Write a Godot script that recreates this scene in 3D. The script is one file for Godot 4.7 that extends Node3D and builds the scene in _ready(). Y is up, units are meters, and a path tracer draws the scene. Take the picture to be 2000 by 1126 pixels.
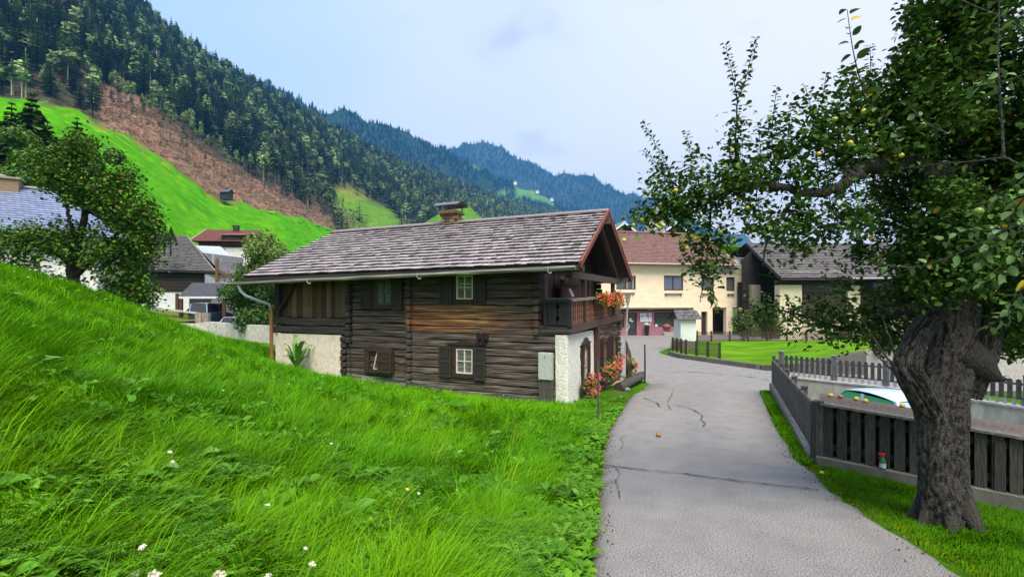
extends Node3D

const CAM_H := 1.65
const HORIZON := 590.0

var rng := RandomNumberGenerator.new()
var M := {}
var T := {}
var used := {}
var noise_a := FastNoiseLite.new()
var noise_b := FastNoiseLite.new()

# ------------------------------------------------------------------ small helpers
func at(px: float, py: float, d: float) -> Vector3:
	return Vector3((px - 1000.0) / 1000.0 * d, CAM_H - (py - HORIZON) / 1000.0 * d, -d)

# the point of a plane z = off of a placed thing that lies in the direction (px, py)
func onto(xf: Transform3D, px: float, py: float, axis := 2, off := 0.0) -> Vector3:
	var inv := xf.affine_inverse()
	var c := inv * Vector3(0, CAM_H, 0)
	var e := inv.basis * Vector3((px - 1000.0) / 1000.0, -(py - HORIZON) / 1000.0, -1.0)
	return c + e * ((off - c[axis]) / e[axis])

func lin(r: float, g: float, b: float) -> Color:
	return Color(r, g, b).linear_to_srgb()

func numbered(called: String) -> String:
	var n: int = used.get(called, 0)
	used[called] = n + 1
	return called if n == 0 else "%s_%03d" % [called, n]

func thing(called: String, label: String, category: String, where := Vector3.ZERO, turn := 0.0, group := "") -> Node3D:
	var o := Node3D.new()
	o.name = numbered(called)
	add_child(o)
	o.position = where
	o.rotation.y = turn
	tag(o, label, category, group)
	return o

func tag(o: Node, label: String, category: String, group := "") -> Node:
	o.set_meta("label", label)
	o.set_meta("category", category)
	if group != "":
		o.set_meta("group", group)
	return o

func setting(o: Node, label := "") -> Node:
	o.set_meta("kind", "structure")
	if label != "":
		o.set_meta("label", label)
	return o

func stuff(o: Node, label := "", category := "") -> Node:
	o.set_meta("kind", "stuff")
	if label != "":
		o.set_meta("label", label)
	if category != "":
		o.set_meta("category", category)
	return o

func put(called: String, mesh: Mesh, mat: Material, parent: Node = null) -> MeshInstance3D:
	var o := MeshInstance3D.new()
	o.mesh = mesh
	o.material_override = mat
	if parent == null:
		o.name = numbered(called)
		add_child(o)
	else:
		var kids: int = parent.get_meta("_n_" + called) if parent.has_meta("_n_" + called) else 0
		parent.set_meta("_n_" + called, kids + 1)
		o.name = called if kids == 0 else "%s_%03d" % [called, kids]
		parent.add_child(o, true)
	return o

func copy_of(o: Node3D, where: Vector3, turn := 0.0, scale := Vector3.ONE, label := "") -> Node3D:
	var c: Node3D = o.duplicate()
	var base := String(o.name).rstrip("0123456789").trim_suffix("_")
	c.name = numbered(base)
	add_child(c)
	c.position = where
	c.rotation.y = turn
	c.scale = scale
	if label != "":
		c.set_meta("label", label)
	return c

func scatter(called: String, mesh: Mesh, mat: Material, xf: Array, tint: Array, parent: Node = null) -> MultiMeshInstance3D:
	var m := MultiMesh.new()
	m.transform_format = MultiMesh.TRANSFORM_3D
	m.use_colors = true
	m.mesh = mesh
	m.instance_count = xf.size()
	for i in xf.size():
		m.set_instance_transform(i, xf[i])
		m.set_instance_color(i, tint[i])
	var o := MultiMeshInstance3D.new()
	o.multimesh = m
	o.material_override = mat
	if parent == null:
		o.name = numbered(called)
		add_child(o)
	else:
		var kids: int = parent.get_meta("_n_" + called) if parent.has_meta("_n_" + called) else 0
		parent.set_meta("_n_" + called, kids + 1)
		o.name = called if kids == 0 else "%s_%03d" % [called, kids]
		parent.add_child(o, true)
	o.set_meta("kind", "stuff")
	return o

# ------------------------------------------------------------------ mesh helpers
class MB:
	var v := PackedVector3Array()
	var n := PackedVector3Array()
	var c := PackedColorArray()
	var tint := Color.WHITE

	func tri(a: Vector3, b: Vector3, d: Vector3) -> void:
		var q := (d - a).cross(b - a).normalized()
		v.append(a); v.append(b); v.append(d)
		for i in 3:
			n.append(q)
			c.append(tint)

	func quad(a: Vector3, b: Vector3, d: Vector3, e: Vector3) -> void:
		tri(a, b, d)
		tri(a, d, e)

	func stri(a: Vector3, b: Vector3, d: Vector3, na: Vector3, nb: Vector3, nd: Vector3, ca: Color, cb: Color, cd: Color) -> void:
		if (d - a).cross(b - a).dot(na + nb + nd) < 0.0:
			v.append(a); v.append(d); v.append(b)
			n.append(na); n.append(nd); n.append(nb)
			c.append(ca); c.append(cd); c.append(cb)
			return
		v.append(a); v.append(b); v.append(d)
		n.append(na); n.append(nb); n.append(nd)
		c.append(ca); c.append(cb); c.append(cd)

	func box(p: Vector3, s: Vector3, b := Basis.IDENTITY) -> void:
		var h := s * 0.5
		var q := []
		for i in 8:
			q.append(p + b * Vector3(h.x * (1 if i & 1 else -1), h.y * (1 if i & 2 else -1), h.z * (1 if i & 4 else -1)))
		quad(q[4], q[6], q[7], q[5]); quad(q[1], q[3], q[2], q[0])
		quad(q[0], q[2], q[6], q[4]); quad(q[5], q[7], q[3], q[1])
		quad(q[2], q[3], q[7], q[6]); quad(q[0], q[4], q[5], q[1])

	# box from corner to corner with small chamfers on its long front edges
	func span(a: Vector3, b: Vector3) -> void:
		box((a + b) * 0.5, (b - a).abs())

	func cham(a: Vector3, b: Vector3, k := 0.01) -> void:
		var lo := Vector3(minf(a.x, b.x), minf(a.y, b.y), minf(a.z, b.z))
		var hi := Vector3(maxf(a.x, b.x), maxf(a.y, b.y), maxf(a.z, b.z))
		k = minf(k, 0.3 * minf(hi.x - lo.x, minf(hi.y - lo.y, hi.z - lo.z)))
		var p := PackedVector2Array([Vector2(lo.x + k, lo.y), Vector2(hi.x - k, lo.y), Vector2(hi.x, lo.y + k), Vector2(hi.x, hi.y - k), Vector2(hi.x - k, hi.y), Vector2(lo.x + k, hi.y), Vector2(lo.x, hi.y - k), Vector2(lo.x, lo.y + k)])
		var mid := Vector2((lo.x + hi.x) * 0.5, (lo.y + hi.y) * 0.5)
		for i in 8:
			var u := p[i]
			var w := p[(i + 1) % 8]
			var ui := u.move_toward(mid, k)
			var wi := w.move_toward(mid, k)
			quad(Vector3(u.x, u.y, lo.z + k), Vector3(u.x, u.y, hi.z - k), Vector3(w.x, w.y, hi.z - k), Vector3(w.x, w.y, lo.z + k))
			for e in 2:
				var z := hi.z if e else lo.z
				var zk := hi.z - k if e else lo.z + k
				if e:
					quad(Vector3(u.x, u.y, zk), Vector3(ui.x, ui.y, z), Vector3(wi.x, wi.y, z), Vector3(w.x, w.y, zk))
					tri(Vector3(ui.x, ui.y, z), Vector3(mid.x, mid.y, z), Vector3(wi.x, wi.y, z))
				else:
					quad(Vector3(w.x, w.y, zk), Vector3(wi.x, wi.y, z), Vector3(ui.x, ui.y, z), Vector3(u.x, u.y, zk))
					tri(Vector3(wi.x, wi.y, z), Vector3(mid.x, mid.y, z), Vector3(ui.x, ui.y, z))

	# bar with rectangular section from p to q
	func bar(p: Vector3, q: Vector3, w: float, t: float, up := Vector3.UP) -> void:
		var z := (q - p).normalized()
		if absf(z.dot(up)) > 0.98:
			up = Vector3.RIGHT
		var x := up.cross(z).normalized()
		var y := z.cross(x)
		box((p + q) * 0.5, Vector3(w, t, p.distance_to(q)), Basis(x, y, z))

	func tube(pts: Array, rad: Array, sides := 8, cap := true, wob := 0.0, seed_at := 0.0) -> void:
		var rings := []
		var norms := []
		var x := Vector3.RIGHT
		for i in pts.size():
			var z: Vector3 = (pts[mini(i + 1, pts.size() - 1)] - pts[maxi(i - 1, 0)]).normalized()
			if i == 0:
				x = Vector3.RIGHT if absf(z.x) < 0.8 else Vector3.FORWARD
			x = (x - z * x.dot(z)).normalized()
			var y := z.cross(x)
			var ring := []
			var nn := []
			for k in sides:
				var a := TAU * k / sides
				var dir := x * cos(a) + y * sin(a)
				var r: float = rad[i]
				if wob > 0.0:
					r *= 1.0 + wob * (sin(a * 3.0 + i * 0.21 + seed_at) * 0.45 + sin(a * 7.0 - i * 0.33 + seed_at * 2.0) * 0.3 + sin(a * 2.0 + i * 0.9) * 0.15 + 0.25 * sin(i * 0.7 + seed_at))
				ring.append(pts[i] + dir * r)
				nn.append(dir)
			rings.append(ring)
			norms.append(nn)
		for i in pts.size() - 1:
			for k in sides:
				var k2 := (k + 1) % sides
				stri(rings[i][k], rings[i][k2], rings[i + 1][k2], norms[i][k], norms[i][k2], norms[i + 1][k2], tint, tint, tint)
				stri(rings[i][k], rings[i + 1][k2], rings[i + 1][k], norms[i][k], norms[i + 1][k2], norms[i + 1][k], tint, tint, tint)
		if cap:
			for k in sides:
				var k2 := (k + 1) % sides
				tri(rings[0][k], pts[0], rings[0][k2])
				tri(rings[-1][k2], pts[-1], rings[-1][k])

	# flat outline (in x, y) given depth along z
	func prism(poly: PackedVector2Array, z0: float, z1: float, xf := Transform3D.IDENTITY) -> void:
		var ix := Geometry2D.triangulate_polygon(poly)
		for i in range(0, ix.size(), 3):
			var a := poly[ix[i]]
			var b := poly[ix[i + 1]]
			var d := poly[ix[i + 2]]
			if (b - a).cross(d - a) > 0.0:
				var sw := b
				b = d
				d = sw
			tri(xf * Vector3(a.x, a.y, z1), xf * Vector3(b.x, b.y, z1), xf * Vector3(d.x, d.y, z1))
			tri(xf * Vector3(d.x, d.y, z0), xf * Vector3(b.x, b.y, z0), xf * Vector3(a.x, a.y, z0))
		var cw := Geometry2D.is_polygon_clockwise(poly)
		for i in poly.size():
			var a := poly[i]
			var b := poly[(i + 1) % poly.size()]
			if cw:
				var sw := a
				a = b
				b = sw
			quad(xf * Vector3(a.x, a.y, z0), xf * Vector3(a.x, a.y, z1), xf * Vector3(b.x, b.y, z1), xf * Vector3(b.x, b.y, z0))

	# a tree trunk: like tube, with plated bark as real relief, pale plates and dark cracks
	func barked(pts: Array, rad: Array, sides: int, depth: float, f: FastNoiseLite, at_seed: float) -> void:
		var rows := []
		var cols := []
		var x := Vector3.RIGHT
		var run := 0.0
		for i in pts.size():
			var z: Vector3 = (pts[mini(i + 1, pts.size() - 1)] - pts[maxi(i - 1, 0)]).normalized()
			x = (x - z * x.dot(z)).normalized()
			var y := z.cross(x)
			if i > 0:
				run += pts[i].distance_to(pts[i - 1])
			var row := []
			var line := []
			for k in sides + 1:
				var a := TAU * (k % sides) / sides
				var dir := x * cos(a) + y * sin(a)
				var r: float = rad[i]
				var big := f.get_noise_3d(cos(a) * 1.3 + at_seed, sin(a) * 1.3, run * 1.6)
				var crack := absf(f.get_noise_3d(cos(a) * 9.0 * sqrt(r * 4.0) + at_seed, sin(a) * 9.0 * sqrt(r * 4.0), run * 5.5))
				var plate := smoothstep(0.0, 0.22, crack)
				row.append(pts[i] + dir * (r * (1.0 + 0.22 * big) + depth * (plate - 0.7)))
				line.append(tint * lerpf(0.30, 1.0, plate) * (1.0 + 0.6 * f.get_noise_3d(cos(a) * 20.0, sin(a) * 20.0 + at_seed, run * 14.0)))
			rows.append(row)
			cols.append(line)
		sheet(rows, cols)

	func lathe(prof: Array, sides := 16, base := Vector3.ZERO) -> void:
		for i in prof.size() - 1:
			var p: Vector2 = prof[i]
			var q: Vector2 = prof[i + 1]
			var sl := Vector2(q.y - p.y, p.x - q.x).normalized()
			for k in sides:
				var a := TAU * k / sides
				var b := TAU * (k + 1) / sides
				var da := Vector3(cos(a), 0, sin(a))
				var db := Vector3(cos(b), 0, sin(b))
				var na := da * sl.x + Vector3.UP * sl.y
				var nb := db * sl.x + Vector3.UP * sl.y
				var A := base + da * p.x + Vector3.UP * p.y
				var B := base + db * p.x + Vector3.UP * p.y
				var C := base + db * q.x + Vector3.UP * q.y
				var D := base + da * q.x + Vector3.UP * q.y
				stri(A, B, C, na, nb, nb, tint, tint, tint)
				stri(A, C, D, na, nb, na, tint, tint, tint)

	# a grid of points, smooth, rows[j][i]
	func sheet(rows: Array, cols: Array = [], flip := false) -> void:
		var nr := rows.size()
		var nc: int = rows[0].size()
		var nn := []
		for j in nr:
			var line := []
			for i in nc:
				var du: Vector3 = rows[j][mini(i + 1, nc - 1)] - rows[j][maxi(i - 1, 0)]
				var dv: Vector3 = rows[mini(j + 1, nr - 1)][i] - rows[maxi(j - 1, 0)][i]
				var q := dv.cross(du).normalized()
				line.append(-q if flip else q)
			nn.append(line)
		for j in nr - 1:
			for i in nc - 1:
				var a: Vector3 = rows[j][i]
				var b: Vector3 = rows[j][i + 1]
				var d: Vector3 = rows[j + 1][i + 1]
				var e: Vector3 = rows[j + 1][i]
				var ca := tint if cols.is_empty() else cols[j][i] as Color
				var cb := tint if cols.is_empty() else cols[j][i + 1] as Color
				var cd := tint if cols.is_empty() else cols[j + 1][i + 1] as Color
				var ce := tint if cols.is_empty() else cols[j + 1][i] as Color
				if flip:
					stri(a, d, b, nn[j][i], nn[j + 1][i + 1], nn[j][i + 1], ca, cd, cb)
					stri(a, e, d, nn[j][i], nn[j + 1][i], nn[j + 1][i + 1], ca, ce, cd)
				else:
					stri(a, b, d, nn[j][i], nn[j][i + 1], nn[j + 1][i + 1], ca, cb, cd)
					stri(a, d, e, nn[j][i], nn[j + 1][i + 1], nn[j + 1][i], ca, cd, ce)

	func mesh() -> ArrayMesh:
		var arr := []
		arr.resize(Mesh.ARRAY_MAX)
		arr[Mesh.ARRAY_VERTEX] = v
		arr[Mesh.ARRAY_NORMAL] = n
		arr[Mesh.ARRAY_COLOR] = c
		var m := ArrayMesh.new()
		m.add_surface_from_arrays(Mesh.PRIMITIVE_TRIANGLES, arr)
		return m

# ------------------------------------------------------------------ textures and materials
func noise_tex(kind: int, freq: float, oct: int, size := 512, lo := 0.0, hi := 1.0, seed_at := 1) -> NoiseTexture2D:
	var f := FastNoiseLite.new()
	f.noise_type = kind
	f.frequency = freq
	f.fractal_octaves = oct
	f.fractal_gain = 0.55
	f.seed = seed_at
	var t := NoiseTexture2D.new()
	t.noise = f
	t.width = size
	t.height = size
	t.seamless = true
	t.seamless_blend_skirt = 0.2
	var g := Gradient.new()
	g.set_color(0, Color(lo, lo, lo))
	g.set_color(1, Color(hi, hi, hi))
	t.color_ramp = g
	return t

func mat(called: String, col: Color, rough := 0.85, tex := "", scale := Vector3.ONE, bump := "", bump_cm := 0.0, bump_scale := Vector3.ZERO) -> StandardMaterial3D:
	var m := StandardMaterial3D.new()
	m.resource_name = called
	m.albedo_color = col
	m.roughness = rough
	m.vertex_color_use_as_albedo = true
	m.uv1_triplanar = true
	m.uv1_triplanar_sharpness = 4.0
	m.uv1_scale = scale
	if tex != "":
		m.albedo_texture = T[tex]
	if bump != "":
		m.heightmap_enabled = true
		m.heightmap_texture = T[bump]
		m.heightmap_scale = bump_cm
	M[called] = m
	return m

func make_materials() -> void:
	T.grain = noise_tex(FastNoiseLite.TYPE_SIMPLEX_SMOOTH, 0.02, 5, 512, 0.4, 1.0, 3)
	T.patch = noise_tex(FastNoiseLite.TYPE_SIMPLEX_SMOOTH, 0.012, 5, 512, 0.7, 1.0, 5)
	T.soft = noise_tex(FastNoiseLite.TYPE_SIMPLEX_SMOOTH, 0.01, 4, 512, 0.86, 1.0, 7)
	T.grit = noise_tex(FastNoiseLite.TYPE_SIMPLEX, 0.12, 3, 512, 0.42, 1.12, 9)
	T.cell = noise_tex(FastNoiseLite.TYPE_CELLULAR, 0.05, 3, 512, 0.0, 1.0, 11)
	T.bumpy = noise_tex(FastNoiseLite.TYPE_SIMPLEX_SMOOTH, 0.03, 4, 512, 0.0, 1.0, 13)
	T.streak = noise_tex(FastNoiseLite.TYPE_SIMPLEX_SMOOTH, 0.02, 4, 512, 0.12, 1.25, 17)
	T.faint = noise_tex(FastNoiseLite.TYPE_SIMPLEX_SMOOTH, 0.012, 6, 512, 0.93, 1.02, 29)
	mat("log_wood", Color.WHITE, 0.8, "streak", Vector3(0.045, 2.2, 2.2), "streak", 1.4)
	mat("plank_wood", Color.WHITE, 0.8, "grain", Vector3(5.0, 0.35, 5.0), "grain", 1.2)
	mat("dark_void", lin(0.006, 0.005, 0.004), 0.95)
	mat("shake_wood", Color.WHITE, 0.55, "grain", Vector3(7.0, 0.8, 0.8), "grain", 0.6)
	mat("plaster", Color.WHITE, 0.9, "soft", Vector3(0.9, 0.9, 0.9), "bumpy", 1.3)
	mat("smooth_plaster", Color.WHITE, 0.9, "faint", Vector3(0.12, 0.3, 0.12))
	mat("concrete", Color.WHITE, 0.9, "patch", Vector3(0.5, 0.25, 0.5), "grit", 0.4)
	mat("paint", Color.WHITE, 0.55, "soft", Vector3(2, 2, 2))
	mat("metal", Color.WHITE, 0.4, "soft", Vector3(2, 2, 2))
	M.metal.metallic = 0.25
	mat("glass_pale", lin(0.30, 0.42, 0.62), 0.1)  # sky reflection painted into the colour of the car windscreen
	mat("glass_painted_lawn", lin(0.07, 0.36, 0.16), 0.1)  # lawn reflection painted into the colour of the car side windows
	mat("glass_dark", lin(0.012, 0.016, 0.022), 0.08)
	M.glass_dark.metallic_specular = 0.7
	mat("cloth", Color.WHITE, 0.95)
	mat("asphalt", Color.WHITE, 0.9, "grit", Vector3(0.8, 0.8, 0.8))
	M.asphalt.detail_enabled = true
	M.asphalt.detail_albedo = T.soft
	M.asphalt.detail_blend_mode = BaseMaterial3D.BLEND_MODE_MUL
	M.asphalt.detail_uv_layer = BaseMaterial3D.DETAIL_UV_2
	M.asphalt.uv2_triplanar = true
	M.asphalt.uv2_scale = Vector3(0.21, 0.21, 0.21)
	mat("soil", Color.WHITE, 0.95, "patch", Vector3(0.8, 0.8, 0.8), "bumpy", 2.0)
	mat("grass_blade", Color.WHITE, 0.6)
	M.grass_blade.backlight_enabled = true
	M.grass_blade.backlight = Color(0.7, 0.7, 0.5)
	mat("meadow", Color.WHITE, 0.9, "patch", Vector3(0.06, 0.06, 0.06))
	mat("leaf", Color.WHITE, 0.45)
	M.leaf.backlight_enabled = true
	M.leaf.backlight = Color(0.5, 0.5, 0.4)
	mat("needle", Color.WHITE, 0.8)
	mat("bark", Color.WHITE, 0.9, "grain", Vector3(5.0, 1.2, 5.0), "cell", 5.0)
	mat("twig", lin(0.06, 0.05, 0.04), 0.8)
	mat("petal", Color.WHITE, 0.6)
	M.petal.backlight_enabled = true
	M.petal.backlight = Color(0.4, 0.4, 0.4)
	mat("fruit", Color.WHITE, 0.35, "soft", Vector3(20, 20, 20))
	mat("stone", Color.WHITE, 0.9, "patch", Vector3(2, 2, 2), "bumpy", 2.0)
	mat("roof_tile", Color.WHITE, 0.6, "patch", Vector3(1.5, 1.5, 1.5))
	mat("slate_tile", Color.WHITE, 0.28, "soft", Vector3(1.5, 1.5, 1.5))
	mat("car_paint", Color.WHITE, 0.25)
	M.car_paint.clearcoat_enabled = true
	M.car_paint.clearcoat = 0.8
	mat("rubber", lin(0.02, 0.02, 0.02), 0.8)
	T.mottle = noise_tex(FastNoiseLite.TYPE_SIMPLEX_SMOOTH, 0.014, 7, 512, 0.90, 1.05, 23)
	M.asphalt.detail_albedo = T.mottle
	M.asphalt.uv2_scale = Vector3(0.23, 0.23, 0.23)
	for m in ["grass_blade", "meadow", "needle", "soil"]:
		M[m].metallic_specular = 0.12
	M.leaf.metallic_specular = 0.16
	mat("far_slope", Color.WHITE, 1.0, "patch", Vector3(0.02, 0.02, 0.02))
	M.far_slope.metallic_specular = 0.05

func tinted(r: float, g: float, b: float, k := 0.12) -> Color:
	var f := 1.0 + rng.randf_range(-k, k)
	return Color(r * f, g * f * (1.0 + rng.randf_range(-k, k) * 0.15), b * f)

# ------------------------------------------------------------------ camera, sky, light
func make_view() -> void:
	var cam := Camera3D.new()
	cam.name = "camera"
	cam.projection = Camera3D.PROJECTION_FRUSTUM
	cam.near = 0.1
	cam.far = 20000.0
	cam.size = 0.1126
	cam.frustum_offset = Vector2(0, 0.1 * 0.027)
	cam.position = Vector3(0, CAM_H, 0)
	add_child(cam)
	cam.current = true
	var e := Environment.new()
	e.background_mode = Environment.BG_SKY
	e.tonemap_mode = Environment.TONE_MAPPER_LINEAR
	e.tonemap_exposure = 5.0
	e.background_energy_multiplier = 0.245
	e.sdfgi_enabled = true
	e.ssao_enabled = true
	e.ssil_enabled = true
	e.fog_enabled = true
	e.fog_density = 0.000135
	e.fog_light_color = lin(0.12, 0.46, 1.0)
	var sky := Sky.new()
	var sm := PanoramaSkyMaterial.new()
	sm.panorama = sky_picture()
	sky.sky_material = sm
	e.sky = sky
	var w := WorldEnvironment.new()
	w.name = "world_environment"
	w.environment = e
	add_child(w)
	var sun := DirectionalLight3D.new()
	sun.name = "sun"
	sun.light_energy = 0.5
	sun.light_color = Color(1.0, 0.96, 0.9)
	sun.light_angular_distance = 40.0
	sun.shadow_enabled = true
	add_child(sun)
	sun.look_at_from_position(Vector3(0.12, 1.0, 0.52), Vector3.ZERO)

func sky_picture() -> ImageTexture:
	var wd := 1024
	var hg := 512
	var im := Image.create(wd, hg, false, Image.FORMAT_RGBF)
	var f := FastNoiseLite.new()
	f.noise_type = FastNoiseLite.TYPE_SIMPLEX_SMOOTH
	f.frequency = 1.0
	f.fractal_octaves = 5
	f.seed = 21
	var zen := Color(0.40, 0.60, 0.96)
	var mid := Color(0.55, 0.74, 0.97)
	var hor := Color(1.02, 1.0, 0.98)
	for y in hg:
		var el := (0.5 - (y + 0.5) / hg) * PI
		var s := sin(el)
		for x in wd:
			var az := wrapf((x + 0.5) / wd * TAU, -PI, PI)
			var dir := Vector3(sin(az) * cos(el), s, -cos(az) * cos(el))
			var k := clampf(s, 0.0, 1.0)
			var c := hor.lerp(mid, smoothstep(0.05, 0.42, k)).lerp(zen, smoothstep(0.35, 0.95, k))
			# paler towards the bright side of the valley
			var toward := clampf(dir.dot(Vector3(0.62, 0.1, -0.78)), 0.0, 1.0)
			c = c.lerp(Color(1.30, 1.14, 1.02), 0.75 * pow(toward, 2.5))
			if s > 0.0:
				var p := dir / (s + 0.35)
				var big := f.get_noise_3d(p.x * 1.1, 3.0, p.z * 1.1)
				var veil := smoothstep(-0.05, 0.5, big) * 0.35
				c = c.lerp(Color(0.93, 0.93, 0.97), veil)
				var small := f.get_noise_3d(p.x * 1.5 + 7.3, p.z * 3.2, 9.0) + 0.25 * f.get_noise_3d(p.x * 6.0, p.z * 9.0, 2.0)
				var puff := smoothstep(0.30, 0.62, small)
				c = c.lerp(Color(0.70, 0.72, 0.86), puff * 0.55)
				# one flat lilac bank ahead, high in the sky
				var da := (az - 0.015) / 0.085
				var de := (el - 0.483 - 0.02 * sin(az * 30.0)) / 0.026
				var bank := exp(-(da * da + de * de)) * (0.75 + 0.9 * f.get_noise_3d(az * 14.0, el * 40.0, 4.0))
				c = c.lerp(Color(0.56, 0.58, 0.74), clampf(bank, 0.0, 1.0) * 0.6)
			else:
				c = hor.lerp(Color(0.25, 0.3, 0.2), smoothstep(0.0, -0.2, s))
			im.set_pixel(x, y, c)
	return ImageTexture.create_from_image(im)

# ------------------------------------------------------------------ ground
var tps_p := PackedVector2Array()
var tps_w := PackedFloat64Array()
const LEFT_EDGE := [[-6.0, 0.3], [2.0, 0.42], [3.6, 0.54], [5.0, 0.82], [6.8, 1.16], [9.6, 1.80], [13.5, 2.95], [17.0, 4.05], [20.2, 5.35], [21.5, 5.2], [23.5, 3.8], [26.0, -12.0], [60.0, -14.0]]
const RIGHT_EDGE := [[-6.0, 3.6], [2.0, 3.15], [3.6, 3.24], [4.32, 3.36], [5.85, 3.62], [7.1, 4.05], [10.2, 5.35], [17.2, 8.45], [19.0, 30.0], [23.0, 30.0], [23.3, 11.9], [24.4, 11.6], [26.7, 10.6], [29.2, 9.55], [31.0, 9.2], [32.5, 9.3], [37.5, 12.5], [38.0, 26.0], [60.0, 26.0]]

func along(tab: Array, d: float) -> float:
	if d <= tab[0][0]:
		return tab[0][1]
	for i in tab.size() - 1:
		if d <= tab[i + 1][0]:
			return lerpf(tab[i][1], tab[i + 1][1], (d - tab[i][0]) / (tab[i + 1][0] - tab[i][0]))
	return tab[-1][1]

func road_y(d: float) -> float:
	var flat := -1.48 if d < 30.0 else lerpf(-1.48, -1.28, clampf((d - 30.0) / 14.0, 0.0, 1.0))
	var k := smoothstep(15.0, 23.0, d)
	return lerpf(-0.078 * d, flat, k) if d < 23.0 else flat

func tps_u(r2: float) -> float:
	return 0.0 if r2 < 1e-9 else r2 * log(r2)

func solve_ground() -> void:
	var ys := PackedFloat64Array()
	# places read off as (image column, image row, distance)
	var seen := [[900, 1126, 3.3], [600, 1126, 3.0], [300, 1126, 2.6], [0, 1126, 2.3], [0, 850, 3.5], [0, 712, 5.0], [0, 552, 10.0],
		[300, 770, 6.0], [300, 640, 13.0], [540, 796, 8.0], [540, 713, 17.6], [620, 737, 17.1], [668, 744, 16.9], [800, 852, 8.0], [800, 762, 15.7], [1000, 812, 9.5], [1000, 788, 14.4],
		[1157, 766, 16.8], [1215, 744, 20.5], [1085, 797, 13.9], [440, 670, 26.0], [350, 653, 36.0], [405, 652, 44.0], [530, 673, 34.0], [300, 632, 20.0],
		[150, 578, 18.0], [1150, 1060, 4.2], [1170, 910, 6.8], [1185, 840, 9.6], [1215, 790, 13.4], [1900, 1100, 3.7], [1845, 1022, 4.7], [2100, 1040, 5.0], [1990, 1000, 6.0],
		[1700, 940, 6.4], [1600, 905, 7.0], [1560, 868, 8.0], [1530, 822, 10.2], [1505, 762, 17.0], [220, 590, 14.0]]
	for s in seen:
		var p := at(s[0], s[1], s[2])
		tps_p.append(Vector2(p.x, -p.z))
		ys.append(p.y)
	for s in [[0.0, -3.0, 0.25], [-3.0, 0.0, 0.62], [3.0, 0.0, 0.05], [-8.0, 0.0, 1.9], [9.0, 0.0, -0.3], [-14.0, 14.0, 2.5], [-20.0, 20.0, 2.3], [-30.0, 30.0, 1.5], [-26.0, 6.0, 3.6], [-45.0, 45.0, 1.5], [-30.0, 50.0, -0.5],
		[-20.0, 58.0, -0.9], [0.0, 50.0, -1.4], [10.0, 46.0, -1.3], [10.0, 24.0, -1.5], [16.0, 22.0, -1.6], [30.0, 40.0, -1.2], [40.0, 20.0, -1.2], [20.0, 5.0, -1.2], [60.0, 60.0, -1.0], [-60.0, 20.0, 6.0], [-60.0, 60.0, 3.0], [0.0, 30.0, -1.5], [-8.0, 24.0, -0.6], [60.0, -5.0, -1.0], [-60.0, -5.0, 8.0]]:
		tps_p.append(Vector2(s[0], s[1]))
		ys.append(s[2])
	var n := tps_p.size()
	var m := n + 3
	var a := []
	for i in m:
		var row := PackedFloat64Array()
		row.resize(m + 1)
		a.append(row)
	for i in n:
		for j in n:
			a[i][j] = tps_u(tps_p[i].distance_squared_to(tps_p[j]))
		a[i][i] += 0.5
		a[i][n] = 1.0
		a[i][n + 1] = tps_p[i].x
		a[i][n + 2] = tps_p[i].y
		a[n][i] = 1.0
		a[n + 1][i] = tps_p[i].x
		a[n + 2][i] = tps_p[i].y
		a[i][m] = ys[i]
	for k in m:
		var best := k
		for i in range(k, m):
			if absf(a[i][k]) > absf(a[best][k]):
				best = i
		var sw: PackedFloat64Array = a[k]
		a[k] = a[best]
		a[best] = sw
		for i in range(k + 1, m):
			var f: float = a[i][k] / a[k][k]
			if f != 0.0:
				for j in range(k, m + 1):
					a[i][j] -= f * a[k][j]
	tps_w.resize(m)
	for k in range(m - 1, -1, -1):
		var s: float = a[k][m]
		for j in range(k + 1, m):
			s -= a[k][j] * tps_w[j]
		tps_w[k] = s / a[k][k]

func raw_ground(x: float, d: float) -> float:
	var n := tps_p.size()
	var s := tps_w[n] + tps_w[n + 1] * x + tps_w[n + 2] * d
	for i in n:
		var dx := x - tps_p[i].x
		var dd := d - tps_p[i].y
		var r2 := dx * dx + dd * dd
		if r2 > 1e-9:
			s += tps_w[i] * r2 * log(r2)
	return s

func true_ground(x: float, d: float) -> float:
	var y := raw_ground(x, d) + 0.05 * noise_a.get_noise_2d(x * 1.4, d * 1.4)
	var inside := minf(x - along(LEFT_EDGE, d), along(RIGHT_EDGE, d) - x)
	var k := smoothstep(-0.7, 0.05, inside)
	y = lerpf(y, road_y(d) - 0.05, k)
	# the sunk parking court
	var pk := minf(minf(d - (7.45 - (x - 4.2) * 0.61), 16.3 - d), minf(x - (4.55 + (d - 7.1) * 0.436), 24.0 - x))
	return lerpf(y, -1.93, smoothstep(0.0, 0.4, pk))

# the ground heights on a half-metre grid, read by everything that stands on it
const GX0 := -64.0
const GD0 := -6.0
const GS := 0.5
const GNX := 257
const GND := 137
var gh := PackedFloat32Array()

func ground(x: float, d: float) -> float:
	var u := clampf((x - GX0) / GS, 0.0, GNX - 1.001)
	var w := clampf((d - GD0) / GS, 0.0, GND - 1.001)
	var i := int(u)
	var j := int(w)
	u -= i
	w -= j
	var o := j * GNX + i
	return lerpf(lerpf(gh[o], gh[o + 1], u), lerpf(gh[o + GNX], gh[o + GNX + 1], u), w)

func on_ground(px: float, d: float, lift := 0.0) -> Vector3:
	var x := (px - 1000.0) / 1000.0 * d
	return Vector3(x, ground(x, d) + lift, -d)

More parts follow.
